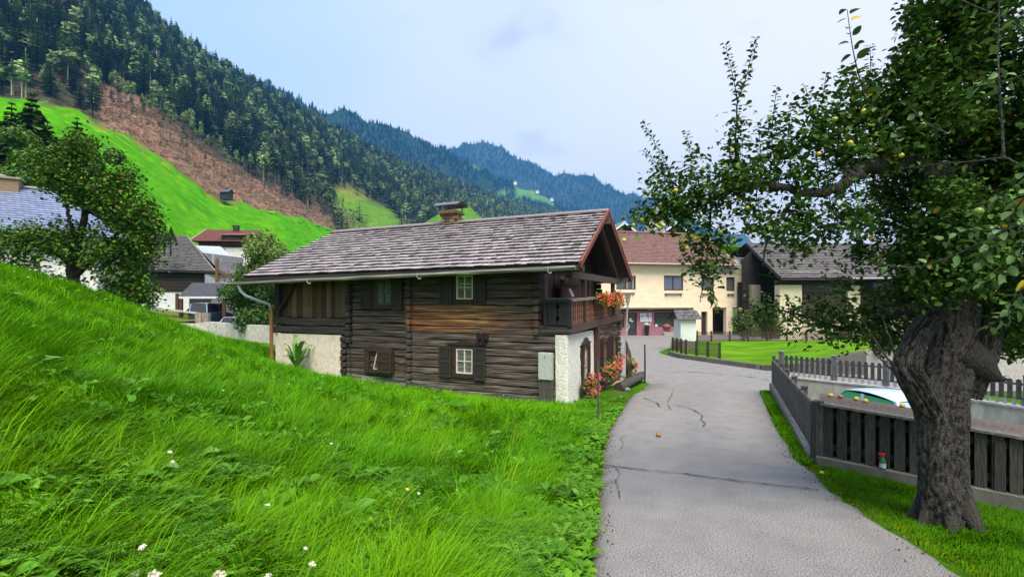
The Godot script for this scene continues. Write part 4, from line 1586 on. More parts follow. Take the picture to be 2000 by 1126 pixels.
	shake_slope(Rf, fb, fa, rb, ra, 18, 0.22, 0, func(p: Vector3) -> float: return 0.0, Color(0.335, 0.275, 0.290))
	b = MB.new()
	b.tint = Color(0.40, 0.33, 0.33)
	b.bar(ra + Vector3(-0.02, 0.05, 0.05), rb + Vector3(0.05, 0.05, 0.05), 0.22, 0.035, Vector3(0, 0.9, 0.45))
	b.bar(ra + Vector3(-0.02, 0.03, -0.09), rb + Vector3(0.05, 0.03, -0.09), 0.2, 0.035, Vector3(0, 0.9, -0.45))
	put("ridge_board", b.mesh(), M.shake_wood, Rf)
	for s in [[eb, rb], [fb, rb]]:
		b = MB.new()
		b.tint = Color(0.40, 0.095, 0.055)
		b.bar(s[0] + Vector3(0.03, -0.04, 0), s[1] + Vector3(0.03, -0.03, 0), 0.035, 0.17, Vector3(0, 0.9, 0.0))
		b.tint = Color(0.50, 0.15, 0.10)
		b.bar(s[0] + Vector3(0.055, 0.05, 0), s[1] + Vector3(0.055, 0.05, 0), 0.03, 0.06, Vector3(0, 0.9, 0.0))
		put("barge_board", b.mesh(), M.plank_wood, Rf)
	b = MB.new()
	b.tint = Color(0.055, 0.045, 0.038)
	b.bar(ea + Vector3(0, -0.09, -0.02), eb + Vector3(0, -0.09, -0.02), 0.05, 0.14)
	put("eave_board", b.mesh(), M.log_wood, Rf)
	# wooden gutter on hooks, and the down pipe
	b = MB.new()
	b.tint = Color(0.27, 0.27, 0.21)
	var gp := []
	var gr := []
	for k in 30:
		var t := k / 29.0
		gp.append(Vector3(lerpf(-11.75, 0.82, t), lerpf(3.50, 3.74, t) + 0.012 * noise_a.get_noise_1d(t * 120.0), 0.86))
		gr.append(0.062 + 0.008 * noise_b.get_noise_1d(t * 300.0))
	b.tube(gp, gr, 9)
	put("wooden_gutter", b.mesh(), M.log_wood, H)
	for gx in [-8.0, -3.85, 0.1]:
		b = MB.new()
		b.tint = Color(0.42, 0.42, 0.38)
		var gy := lerpf(3.50, 3.74, (gx + 11.75) / 12.57)
		b.tube([Vector3(gx, gy + 0.06, 0.93), Vector3(gx, gy - 0.05, 0.945), Vector3(gx + 0.02, gy - 0.11, 0.90), Vector3(gx + 0.07, gy - 0.10, 0.87), Vector3(gx + 0.09, gy - 0.04, 0.86)], [0.016, 0.016, 0.022, 0.02, 0.016], 6)
		put("gutter_hook", b.mesh(), M.metal, H)
	b = MB.new()
	b.tint = Color(0.34, 0.43, 0.44)
	b.tube([Vector3(-11.2, 3.47, 0.86), Vector3(-11.15, 3.25, 0.80), Vector3(-11.05, 3.10, 0.7), Vector3(-10.75, 2.92, 0.40), Vector3(-10.52, 2.80, 0.18), Vector3(-10.46, 2.62, 0.14)], [0.055, 0.055, 0.055, 0.055, 0.055, 0.055], 10)
	put("down_pipe_bend", b.mesh(), M.metal, H)
	b = MB.new()
	b.tint = Color(0.30, 0.13, 0.055)
	b.tube([Vector3(-10.46, 2.72, 0.14), Vector3(-10.46, 1.7, 0.13), Vector3(-10.45, 0.6, 0.13)], [0.062, 0.062, 0.062], 10)
	put("down_pipe", b.mesh(), M.paint, H)
	b = MB.new()
	b.tint = Color(0.03, 0.028, 0.025)
	b.tube([Vector3(-7.02, 2.05, 0.10), Vector3(-7.0, 1.2, 0.10), Vector3(-6.98, 0.45, 0.10)], [0.018, 0.018, 0.018], 6)
	put("cable_pipe", b.mesh(), M.paint, H)
	# chimney
	var cx := -5.15
	var ch := Node3D.new()
	ch.name = "chimney"
	H.add_child(ch)
	ch.position = Vector3(cx, 0, -3.25)
	for j in 5:
		for k in 3:
			for f in 2:
				b = MB.new()
				b.tint = [Color(0.26, 0.17, 0.09), Color(0.19, 0.12, 0.065), Color(0.32, 0.24, 0.14), Color(0.13, 0.085, 0.05)][rng.randi() % 4]
				var yy := 5.60 + j * 0.105
				var xx := -0.30 + k * 0.2 + (0.06 if j % 2 else -0.02)
				b.cham(Vector3(xx + 0.006, yy + 0.005, 0.14 if f == 0 else -0.30), Vector3(xx + 0.195, yy + 0.10, 0.30 if f == 0 else -0.14), 0.012)
				put("brick", b.mesh(), M.stone, ch)
		b = MB.new()
		b.tint = Color(0.32, 0.22, 0.13)
		b.cham(Vector3(-0.29, 5.60 + j * 0.105, -0.14), Vector3(0.31, 5.70 + j * 0.105, 0.14), 0.012)
		put("brick", b.mesh(), M.stone, ch)
	b = MB.new()
	b.tint = Color(0.20, 0.12, 0.07)
	b.cham(Vector3(-0.37, 6.12, -0.37), Vector3(0.37, 6.21, 0.37), 0.015)
	b.tint = Color(0.33, 0.22, 0.12)
	b.cham(Vector3(-0.33, 6.212, -0.33), Vector3(0.33, 6.25, 0.33), 0.015)
	put("chimney_plate", b.mesh(), M.stone, ch)
	b = MB.new()
	b.tint = Color(0.05, 0.05, 0.055)
	for s in [Vector2(-0.3, -0.28), Vector2(0.3, -0.28), Vector2(-0.3, 0.28), Vector2(0.3, 0.28)]:
		b.bar(Vector3(s.x, 6.25, s.y), Vector3(s.x, 6.47, s.y), 0.035, 0.035)
	put("cap_legs", b.mesh(), M.metal, ch)
	b = MB.new()
	b.tint = Color(0.15, 0.155, 0.18)
	var cr := []
	for j in 2:
		var top := []
		for i in 9:
			var a := lerpf(-1.0, 1.0, i / 8.0)
			top.append(Vector3(-0.52 if j == 0 else 0.50, 6.58 - 0.16 * a * a, a * 0.42))
		cr.append(top)
	b.sheet(cr)
	var under := []
	for r in cr:
		var line := []
		for p in r:
			line.append(p - Vector3(0, 0.012, 0))
		under.append(line)
	b.sheet(under, [], true)
	put("chimney_cap", b.mesh(), M.metal, ch)

	# electric box on the wall
	var eb2 := thing("meter_cabinet", "pale grey electric cabinet on the log wall beside the white corner", "cabinet", HX * Vector3(-0.22, 0.14, 0.07), -0.406)
	b = MB.new()
	b.tint = Color(0.46, 0.49, 0.44)
	b.cham(Vector3(-0.20, 0.62, 0.0), Vector3(0.19, 1.36, 0.17), 0.012)
	put("cabinet_body", b.mesh(), M.paint, eb2)
	b = MB.new()
	b.tint = Color(0.50, 0.53, 0.47)
	b.cham(Vector3(-0.185, 0.64, 0.171), Vector3(0.175, 1.33, 0.185), 0.005)
	put("door", b.mesh(), M.paint, eb2)
	b = MB.new()
	b.tint = Color(0.2, 0.2, 0.2)
	b.cham(Vector3(-0.02, 1.24, 0.186), Vector3(0.01, 1.27, 0.20), 0.004)
	put("lock", b.mesh(), M.metal, eb2)
	for k in 4:
		b = MB.new()
		b.tint = board_tint(Color(0.15, 0.135, 0.12), 0.2)
		b.cham(Vector3(-0.19 + k * 0.095, -0.02, 0.0), Vector3(-0.10 + k * 0.095, 0.61, 0.14), 0.006)
		put("board", b.mesh(), M.plank_wood, eb2)
	b = MB.new()
	b.tint = Color(0.03, 0.03, 0.03)
	b.tube([Vector3(0.1, 1.36, 0.05), Vector3(0.13, 1.42, 0.05), Vector3(0.2, 1.45, 0.05), Vector3(0.19, 1.55, 0.06)], [0.012, 0.012, 0.012, 0.012], 5)
	put("cable", b.mesh(), M.paint, eb2)
	# window boxes
	var red := Color(0.70, 0.045, 0.02)
	var pink := Color(0.80, 0.12, 0.10)
	var yaw := -0.406 + PI / 2
	geranium("geraniums in bloom under the white gable window", HX * Vector3(0.52, 0.40, -1.45), yaw, 1.05, 0.34, Color(0.75, 0.05, 0.06), Color(0.85, 0.16, 0.2), 85)
	geranium("orange red geraniums under the middle log gable window", HX * Vector3(0.52, 0.50, -3.9), yaw, 1.25, 0.25, Color(0.70, 0.10, 0.03), Color(0.8, 0.25, 0.12), 62)
	geranium("pink and red geraniums under the farthest gable window", HX * Vector3(0.52, 0.66, -5.3), yaw, 1.1, 0.2, Color(0.75, 0.06, 0.08), Color(0.85, 0.2, 0.2), 55)
	geranium("bright red hanging geraniums on the near half of the balcony rail", HX * Vector3(0.56, 2.86, -3.1), yaw, 1.5, 0.10, Color(0.80, 0.05, 0.015), Color(0.85, 0.12, 0.05), 75)
	geranium("red geraniums with much green at the far end of the balcony rail", HX * Vector3(0.56, 2.90, -4.9), yaw, 1.5, 0.18, Color(0.78, 0.06, 0.02), Color(0.80, 0.18, 0.08), 62)
	geranium("salmon geraniums hanging low at the far house corner", HX * Vector3(0.75, 0.35, -7.0), yaw, 0.5, 0.45, Color(0.72, 0.12, 0.06), Color(0.8, 0.25, 0.15), 40)
	# carved stair cheek at the far corner
	b = MB.new()
	b.tint = Color(0.17, 0.075, 0.04)
	var xf := HX * Transform3D(Basis(Vector3(0, 0, -1), Vector3.UP, Vector3(1, 0, 0)), Vector3(0.55, -0.3, -7.2))
	b.prism(PackedVector2Array([Vector2(0, 0), Vector2(1.1, -0.1), Vector2(1.15, 0.55), Vector2(0.95, 0.9), Vector2(0.7, 1.15), Vector2(0.3, 1.35), Vector2(0, 1.6)]), 0.0, 0.06, Transform3D())
	var sc := put("carved_board", b.mesh(), M.plank_wood)
	sc.transform = xf
	tag(sc, "curved brown board standing at the far corner of the log house", "board")

# ------------------------------------------------------------------ the other buildings
func frame_at(p: Vector3, turn: float) -> Transform3D:
	return Transform3D(Basis(Vector3.UP, turn), p)

# rows of rounded or flat tiles joined into one sheet between eave a-b and ridge c-d
func tile_slope(parent: Node3D, a: Vector3, b2: Vector3, c: Vector3, d: Vector3, rows: int, wide: float, base: Color, k: float, m: Material, thick := 0.03, stagger := true) -> void:
	var b := MB.new()
	var nrm := (b2 - a).cross(c - a).normalized()
	if nrm.y < 0:
		nrm = -nrm
	for r in rows:
		var t0 := float(r) / rows
		var t1 := minf(float(r + 1.15) / rows, 1.0)
		var l0 := a.lerp(c, t0)
		var r0 := b2.lerp(d, t0)
		var l1 := a.lerp(c, t1)
		var r1 := b2.lerp(d, t1)
		var n := maxi(2, int(l0.distance_to(r0) / wide))
		for i in range(-1, n):
			var o := 0.5 if stagger and r % 2 else 0.0
			var e0 := clampf((i + o) / n, 0, 1)
			var e1 := clampf((i + o + 0.96) / n, 0, 1)
			if e1 - e0 < 0.1 / n:
				continue
			b.tint = base * rng.randf_range(1.0 - k, 1.0 + k)
			var p0 := l0.lerp(r0, e0) + nrm * thick
			var p1 := l0.lerp(r0, e1) + nrm * thick
			b.quad(p0, l1.lerp(r1, e0) + nrm * 0.004, l1.lerp(r1, e1) + nrm * 0.004, p1)
			b.tint = base * 0.3
			b.quad(p0 - nrm * thick, p0, p1, p1 - nrm * thick)
	b.tint = base * 0.5
	b.quad(a, c, d, b2)
	stuff(put("roof_tiles", b.mesh(), m, parent))

func plain_wall(parent: Node3D, called: String, lo: Vector3, hi: Vector3, col: Color, m: Material) -> MeshInstance3D:
	var b := MB.new()
	b.tint = col
	b.span(lo, hi)
	return put(called, b.mesh(), m, parent)

# wall in the plane z = 0 with rectangular holes [x0, y0, x1, y1]
func holed_wall(parent: Node3D, x0: float, y0: float, x1: float, y1: float, thick: float, holes: Array, col: Color, m: Material, called := "wall") -> void:
	var xs := [x0, x1]
	var ys := [y0, y1]
	for h in holes:
		for q in [h[0], h[2]]:
			xs.append(clampf(q, x0, x1))
		for q in [h[1], h[3]]:
			ys.append(clampf(q, y0, y1))
	xs.sort()
	ys.sort()
	var b := MB.new()
	b.tint = col
	for i in xs.size() - 1:
		for j in ys.size() - 1:
			if xs[i + 1] - xs[i] < 0.001 or ys[j + 1] - ys[j] < 0.001:
				continue
			var cx: float = (xs[i] + xs[i + 1]) * 0.5
			var cy: float = (ys[j] + ys[j + 1]) * 0.5
			var open := false
			for h in holes:
				if cx > h[0] and cx < h[2] and cy > h[1] and cy < h[3]:
					open = true
			if open:
				continue
			var A := Vector3(xs[i], ys[j], 0)
			var C := Vector3(xs[i + 1], ys[j + 1], 0)
			b.quad(A, Vector3(A.x, C.y, 0), C, Vector3(C.x, A.y, 0))
	for h in holes:
		var p := [Vector3(h[0], h[1], 0), Vector3(h[2], h[1], 0), Vector3(h[2], h[3], 0), Vector3(h[0], h[3], 0)]
		for k in 4:
			var u: Vector3 = p[k]
			var w: Vector3 = p[(k + 1) % 4]
			b.quad(u, w, w - Vector3(0, 0, thick), u - Vector3(0, 0, thick))
	put(called, b.mesh(), m, parent)

func make_yellow_house() -> void:
	var Y := thing("village_house", "cream yellow house with a mauve shop front and brown tiled roof", "house", at(1200, 657, 44), 0.2076)
	var X := Y.transform
	var L := func(px: float, py: float, off := 0.0) -> Vector3: return onto(X, px, py, 2, off)
	var cream := Color(0.81, 0.67, 0.47)
	var top: float = L.call(1300, 514).y
	var bandy: float = L.call(1280, 600.5).y
	var xr: float = L.call(1454, 560).x
	var xm: float = L.call(1355, 620).x
	var xp: float = L.call(1392, 620).x
	var xq: float = L.call(1431, 620).x
	var roofx: float = L.call(1431, 512).x
	var wins := []
	for w in [[1204, 538, 1242, 565], [1297, 538, 1335, 567], [1370, 541, 1395, 567], [1419, 541, 1436, 568]]:
		var a: Vector3 = L.call(w[0], w[3])
		var c: Vector3 = L.call(w[2], w[1])
		wins.append([a.x, a.y, c.x, c.y])
	holed_wall(Y, -9.0, bandy, xr, top + 0.05, 0.25, wins, cream, M.smooth_plaster)
	var dr: Vector3 = L.call(1370, 658)
	var dt: Vector3 = L.call(1382, 608)
	holed_wall(Y, xm, -0.4, xp, bandy, 0.3, [[dr.x, -0.1, dt.x, dt.y]], cream, M.smooth_plaster)
	var b := MB.new()
	b.tint = cream
	var pil: float = L.call(1419, 620).x
	b.span(Vector3(pil, -0.5, -0.45), Vector3(xq, bandy, -0.003))
	b.span(Vector3(xp - 0.25, -0.5, -1.6), Vector3(xp, bandy, -0.302))
	b.span(Vector3(xp, -0.5, -1.9), Vector3(xr - 0.3, bandy, -1.6))
	put("porch_wall", b.mesh(), M.smooth_plaster, Y)
	b = MB.new()
	b.tint = cream * 0.96
	b.span(Vector3(xr - 0.25, bandy, -8.0), Vector3(xr, top - 0.5, -0.002))
	b.span(Vector3(-9.0, -0.5, -8.0), Vector3(-8.7, top, -0.3))
	put("side_wall", b.mesh(), M.smooth_plaster, Y)
	b = MB.new()
	b.tint = cream * 0.9
	b.span(Vector3(-9.0, bandy - 0.12, -8.0), Vector3(xr, bandy - 0.002, -0.26))
	put("ceiling_slab", b.mesh(), M.smooth_plaster, Y)
	b = MB.new()
	b.tint = Color(0.30, 0.16, 0.10)
	b.span(Vector3(xp, -0.6, -1.6), Vector3(xr + 0.5, -0.02, 0.8))
	put("porch_step", b.mesh(), M.stone, Y)
	# brown doors
	for dd in [[dr.x, dt.x, -0.1, dt.y, -0.25], [L.call(1393, 620, -1.55).x, L.call(1417, 620, -1.55).x, -0.05, L.call(1400, 606, -1.55).y, -1.55]]:
		b = MB.new()
		b.tint = Color(0.055, 0.032, 0.022)
		var n := 4
		for k in n:
			var x0 := lerpf(dd[0], dd[1], float(k) / n)
			var x1 := lerpf(dd[0], dd[1], float(k + 1) / n)
			b.cham(Vector3(x0 + 0.008, dd[2], dd[4] - 0.06), Vector3(x1 - 0.008, dd[3], dd[4]), 0.01)
		put("door", b.mesh(), M.plank_wood, Y)
	# mauve shop front, set back under the upper floor
	var mauve := Color(0.36, 0.155, 0.185)
	var sb := -0.9
	var p1: Vector3 = L.call(1227, 657, sb)
	var p2: Vector3 = L.call(1244, 610, sb)
	var s1: Vector3 = L.call(1278, 638, sb)
	var s2: Vector3 = L.call(1352, 609, sb)
	var o1: Vector3 = L.call(1205, 640, sb)
	var o2: Vector3 = L.call(1225, 609, sb)
	var face := Node3D.new()
	face.name = "shop_front"
	Y.add_child(face)
	face.position.z = sb
	holed_wall(face, -9.0, -0.5, xm, bandy - 0.13, 0.25, [[p1.x, -0.02, p2.x, p2.y], [s1.x, s1.y, s2.x, s2.y], [o1.x, o1.y, o2.x, o2.y]], mauve, M.smooth_plaster)
	b = MB.new()
	b.tint = Color(0.06, 0.035, 0.04)
	b.span(Vector3(-9.0, s2.y + 0.08, 0.003), Vector3(xm, bandy - 0.13, 0.05))
	put("fascia_board", b.mesh(), M.paint, face)
	pane_window(face, Transform3D(Basis(), Vector3(s1.x, s1.y, -0.08)), s2.x - s1.x, s2.y - s1.y, Color(0.03, 0.025, 0.025), 2, 1, 0.05, 0.0, "window", 0.06)
	pane_window(face, Transform3D(Basis(), Vector3(o1.x, o1.y, -0.08)), o2.x - o1.x - 0.28, o2.y - o1.y, Color(0.04, 0.03, 0.03), 1, 1, 0.05, 0.0, "window", 0.06)
	b = MB.new()
	b.tint = Color(0.60, 0.30, 0.10)
	b.cham(Vector3(o2.x - 0.28, o1.y, -0.06), Vector3(o2.x, o2.y, 0.02), 0.01)
	put("orange_panel", b.mesh(), M.plank_wood, face)
	var door := pane_window(face, Transform3D(Basis(), Vector3(p1.x, 0.0, -0.1)), p2.x - p1.x, p2.y, Color(0.05, 0.035, 0.028), 1, 1, 0.06, 0.0, "glass_door", 0.09)
	b = MB.new()
	b.tint = Color(0.045, 0.042, 0.040)
	b.cham(Vector3(0.09, 0.08, -0.02), Vector3(p2.x - p1.x - 0.09, 0.68, 0.01), 0.01)
	put("door_panel", b.mesh(), M.paint, door)
	b = MB.new()
	b.tint = Color(0.72, 0.76, 0.78)
	b.cham(Vector3(0.14, 1.25, 0.03), Vector3(0.36, 1.55, 0.035), 0.002)
	b.cham(Vector3(0.3, 1.22, 0.036), Vector3(0.52, 1.34, 0.04), 0.002)
	put("notice", b.mesh(), M.paint, door)
	# inside of the shop and rooms behind the windows
	b = MB.new()
	b.span(Vector3(-8.9, -0.4, -1.4), Vector3(xm - 0.1, bandy - 0.14, -1.3))
	put("dark_room", b.mesh(), M.dark_void, Y)
	b = MB.new()
	b.tint = Color(0.35, 0.12, 0.06)
	b.lathe([Vector2(0.0, 0.28), Vector2(0.22, 0.22), Vector2(0.38, 0.06), Vector2(0.4, 0.0)], 12, Vector3(s1.x + 1.2, s1.y + 0.02, -0.02))
	put("window_display", b.mesh(), M.paint, face)
	b = MB.new()
	b.tint = Color(0.75, 0.75, 0.72)
	b.cham(Vector3(s1.x + 0.06, s1.y + 0.02, 0.0), Vector3(s1.x + 0.33, s1.y + 0.24, 0.03), 0.004)
	put("price_card", b.mesh(), M.paint, face)
	b = MB.new()
	b.tint = Color(0.42, 0.24, 0.25)
	var lp: Vector3 = L.call(1264, 605, sb)
	var lq: Vector3 = L.call(1274, 600.6, sb)
	b.cham(Vector3(lp.x, lp.y, 0.055), Vector3(lq.x, lq.y - 0.0, 0.25), 0.01)
	put("wall_lamp", b.mesh(), M.paint, face)
	# upper windows
	var k2 := 0
	for w in wins:
		var dark := Color(0.055, 0.043, 0.035)
		var wn := pane_window(Y, Transform3D(Basis(), Vector3(w[0], w[1], -0.12)), w[2] - w[0], w[3] - w[1], dark, 2 if k2 < 2 else 1, 1, 0.06, 0.0, "window", 0.09)
		b = MB.new()
		if k2 == 1:
			b.tint = Color(0.035, 0.05, 0.13)
			b.quad(Vector3(0.1, 0.1, -0.1), Vector3(0.1, w[3] - w[1] - 0.1, -0.1), Vector3(w[2] - w[0] - 0.1, w[3] - w[1] - 0.1, -0.1), Vector3(w[2] - w[0] - 0.1, 0.1, -0.1))
			put("blue_blind", b.mesh(), M.cloth, wn)
		elif k2 >= 2:
			b.tint = Color(0.05, 0.048, 0.046)
			for q in 9:
				var yy := lerpf(0.1, w[3] - w[1] - 0.1, q / 9.0)
				b.bar(Vector3(0.09, yy, -0.05), Vector3(w[2] - w[0] - 0.09, yy, -0.05), 0.012, 0.11)
			stuff(put("blind_slats", b.mesh(), M.paint, wn))
		else:
			# the open casement leaf
			b.tint = Color(0.33, 0.31, 0.28)
			for q in [[0.25, 0.32], [0.92, 0.98]]:
				b.cham(Vector3(w[2] - w[0] - 0.1 - q[1] * 0.0 - (0.75 if q[0] < 0.5 else 0.2), 0.08, 0.02), Vector3(w[2] - w[0] - (0.72 if q[0] < 0.5 else 0.17), w[3] - w[1] - 0.08, 0.06), 0.01)
			put("open_casement", b.mesh(), M.paint, wn)
		b = MB.new()
		b.tint = Color(0.20, 0.16, 0.12)
		var yb: float = w[1] - 0.30
		b.cham(Vector3(w[0] + 0.05, yb, 0.02), Vector3(w[2] - 0.12, yb + 0.06, 0.16), 0.01)
		b.cham(Vector3(w[0] + 0.16, yb - 0.20, 0.02), Vector3(w[0] + 0.20, yb - 0.002, 0.12), 0.01)
		b.cham(Vector3(w[2] - 0.28, yb - 0.20, 0.02), Vector3(w[2] - 0.24, yb - 0.002, 0.12), 0.01)
		put("box_bracket", b.mesh(), M.paint, Y)
		k2 += 1
	# roof
	var Rf := Node3D.new()
	Rf.name = "roof"
	Y.add_child(Rf)
	var e1 := Vector3(-9.5, top - 0.05, 0.55)
	var e2 := Vector3(roofx + 0.15, top - 0.05, 0.55)
	var rz := -4.2
	var r1 := Vector3(-9.5, onto(X, 1290, 456, 2, rz).y, rz)
	var r2 := Vector3(onto(X, 1374, 456, 2, rz).x, r1.y, rz)
	tile_slope(Rf, e1, e2, r1, r2, 22, 0.26, Color(0.21, 0.098, 0.082), 0.22, M.roof_tile)
	tile_slope(Rf, Vector3(roofx + 0.15, top - 0.05, -8.9), Vector3(-9.5, top - 0.05, -8.9), r2, r1, 12, 0.3, Color(0.21, 0.098, 0.082), 0.2, M.roof_tile)
	b = MB.new()
	b.tint = cream
	b.tri(Vector3(r2.x - 0.3, top, -0.3), Vector3(r2.x - 0.3, r2.y - 0.2, rz), Vector3(r2.x - 0.3, top, -8.3))
	put("gable", b.mesh(), M.smooth_plaster, Rf)
	b = MB.new()
	b.tint = Color(0.70, 0.58, 0.36)
	b.bar(e2 + Vector3(0.03, 0.0, 0), r2 + Vector3(0.03, 0.0, 0), 0.06, 0.2)
	put("barge_board", b.mesh(), M.paint, Rf)
	b = MB.new()
	b.tint = Color(0.55, 0.40, 0.34)
	b.tube([e1 + Vector3(0, -0.06, 0.08), e2 + Vector3(0, -0.06, 0.08)], [0.075, 0.075], 8)
	put("gutter", b.mesh(), M.metal, Rf)
	b = MB.new()
	b.tint = Color(0.08, 0.06, 0.05)
	b.span(e1 + Vector3(0, -0.12, -0.55), Vector3(e2.x, top - 0.1, 0.5))
	put("eave_boards", b.mesh(), M.plank_wood, Rf)
	b = MB.new()
	b.tint = Color(0.24, 0.11, 0.09)
	b.tube([r1 + Vector3(0, 0.04, 0), r2 + Vector3(0, 0.04, 0)], [0.12, 0.12], 8)
	put("ridge_tiles", b.mesh(), M.roof_tile, Rf)
	# roof terrace rail on the right
	b = MB.new()
	var ty: float = L.call(1440, 532).y
	var th: float = L.call(1440, 503).y
	b.tint = Color(0.50, 0.54, 0.58)
	var tx0: float = L.call(1405, 520).x
	for k in 27:
		var x := lerpf(tx0, xr, k / 26.0)
		b.bar(Vector3(x, ty - 0.05, 0.06), Vector3(x, th if x > roofx else top - 0.15, 0.06), 0.025, 0.025)
	b.bar(Vector3(roofx, th, 0.06), Vector3(xr, th, 0.06), 0.05, 0.05)
	b.bar(Vector3(tx0, ty + 0.35, 0.06), Vector3(xr, ty + 0.35, 0.06), 0.03, 0.03)
	b.bar(Vector3(tx0, ty - 0.05, 0.06), Vector3(xr, ty - 0.05, 0.06), 0.03, 0.03)
	for k in 8:
		b.bar(Vector3(xr, ty, -k * 0.5), Vector3(xr, th, -k * 0.5), 0.025, 0.025)
	b.bar(Vector3(xr, th, 0.06), Vector3(xr, th, -4.0), 0.05, 0.05)
	put("terrace_railing", b.mesh(), M.metal, Y)
	b = MB.new()
	b.tint = Color(0.55, 0.64, 0.72)
	var ca: Vector3 = L.call(1434, 528, -0.4)
	var cb: Vector3 = L.call(1445, 506, -0.4)
	b.cham(Vector3(ca.x, ca.y, -0.45), Vector3(cb.x, cb.y, -0.4), 0.01)
	put("terrace_screen", b.mesh(), M.paint, Y)
	b = MB.new()
	b.tint = Color(0.35, 0.30, 0.24)
	b.span(Vector3(roofx - 2.0, top - 0.72, -8.0), Vector3(xr - 0.01, top - 0.6, -0.02))
	put("terrace_floor", b.mesh(), M.concrete, Y)

	# things in front of the shop
	var pos: Vector3 = L.call(1261.5, 619.5, sb)
	var ps := thing("shop_poster", "white poster with dark dandelion print on the mauve wall", "poster", X * Vector3(pos.x, pos.y, sb + 0.04), 0.2076)
	b = MB.new()
	b.tint = Color(0.80, 0.82, 0.84)
	b.cham(Vector3(-0.56, -0.40, -0.02), Vector3(0.56, 0.38, 0.02), 0.006)
	put("board", b.mesh(), M.paint, ps)
	b = MB.new()
	b.tint = Color(0.05, 0.055, 0.07)
	for q in [[-0.40, 0.12, 0.09], [-0.27, 0.24, 0.05], [-0.02, 0.16, 0.08], [0.16, 0.26, 0.12], [0.20, 0.06, 0.10], [0.45, 0.14, 0.09]]:
		for j in 9:
			var a := TAU * j / 9.0
			var c0 := Vector3(q[0], q[1], 0.024)
			b.tri(c0, c0 + Vector3(cos(a - 0.22), sin(a - 0.22), 0) * q[2], c0 + Vector3(cos(a + 0.22), sin(a + 0.22), 0) * q[2])
		b.bar(Vector3(q[0], q[1], 0.022), Vector3(q[0] + 0.1 * sin(q[0] * 9.0), -0.36, 0.022), 0.02, 0.003)
	put("print", b.mesh(), M.paint, ps)
	var vs: Vector3 = L.call(1264, 657.5, -0.45)
	var va := thing("tall_planter", "tall black vase with white flowers before the mauve shop front", "planter", X * Vector3(vs.x, vs.y, -0.45), 0.0)
	b = MB.new()
	b.tint = Color(0.012, 0.012, 0.014)
	b.lathe([Vector2(0.0, 0.0), Vector2(0.13, 0.0), Vector2(0.17, 0.5), Vector2(0.22, 0.98), Vector2(0.20, 1.0), Vector2(0.18, 0.95), Vector2(0.0, 0.92)], 14)
	put("vase", b.mesh(), M.paint, va)
	b = MB.new()
	leafy_ball(b, Vector3(-0.05, 1.12, 0), Vector3(0.20, 0.13, 0.18), 110, 0.07, Color(0.62, 0.62, 0.66), Color(0.86, 0.84, 0.86))
	leafy_ball(b, Vector3(0.18, 1.06, 0), Vector3(0.13, 0.13, 0.13), 60, 0.07, Color(0.72, 0.55, 0.62), Color(0.86, 0.78, 0.82))
	put("flowers", b.mesh(), M.petal, va)
	var tr: Vector3 = L.call(1305, 657, -0.3)
	var tro := thing("stone_trough", "pale stone plant trough by the shop window", "trough", X * Vector3(tr.x, tr.y, -0.3), 0.2076)
	b = MB.new()
	b.tint = Color(0.50, 0.48, 0.44)
	b.cham(Vector3(-0.45, 0.0, -0.2), Vector3(0.45, 0.40, 0.2), 0.03)
	put("trough_body", b.mesh(), M.stone, tro)
	b = MB.new()
	leafy_ball(b, Vector3(0.1, 0.40, 0.0), Vector3(0.34, 0.08, 0.16), 80, 0.05, Color(0.05, 0.07, 0.04), Color(0.16, 0.18, 0.10))
	put("plants", b.mesh(), M.leaf, tro)

	# white wayside pillar with a shingled cap, in the garden
	var wp := on_ground(1338, 33.0)
	var W := thing("wayside_shrine", "white square pillar with a small grey shingled roof", "shrine", at(1338, 666, 33), 0.12)
	b = MB.new()
	b.tint = Color(0.70, 0.71, 0.69)
	b.cham(Vector3(-0.52, 0.0, -0.5), Vector3(0.52, 1.46, 0.5), 0.03)
	put("pillar", b.mesh(), M.smooth_plaster, W)
	b = MB.new()
	b.tint = Color(0.66, 0.67, 0.65)
	b.cham(Vector3(-0.42, 0.1, 0.502), Vector3(0.36, 1.36, 0.515), 0.004)
	put("panel", b.mesh(), M.smooth_plaster, W)
	b = MB.new()
	b.tint = Color(0.42, 0.38, 0.28)
	b.cham(Vector3(-0.5, -0.55, -0.48), Vector3(0.48, -0.004, 0.48), 0.06)
	put("stone_base", b.mesh(), M.stone, W)
	tile_slope(W, Vector3(-0.86, 1.42, 0.72), Vector3(0.86, 1.42, 0.72), Vector3(-0.76, 2.0, 0), Vector3(0.76, 2.0, 0), 6, 0.16, Color(0.22, 0.20, 0.21), 0.45, M.shake_wood)
	tile_slope(W, Vector3(0.86, 1.42, -0.72), Vector3(-0.86, 1.42, -0.72), Vector3(0.76, 2.0, 0), Vector3(-0.76, 2.0, 0), 6, 0.16, Color(0.22, 0.20, 0.21), 0.45, M.shake_wood)
	b = MB.new()
	b.tint = Color(0.08, 0.06, 0.05)
	b.tri(Vector3(0.72, 1.44, 0.66), Vector3(0.72, 1.96, 0), Vector3(0.72, 1.44, -0.66))
	b.tri(Vector3(-0.72, 1.44, 0.66), Vector3(-0.72, 1.44, -0.66), Vector3(-0.72, 1.96, 0))
	b.quad(Vector3(-0.72, 1.44, 0.66), Vector3(0.72, 1.44, 0.66), Vector3(0.72, 1.44, -0.66), Vector3(-0.72, 1.44, -0.66))
	put("roof_frame", b.mesh(), M.plank_wood, W)

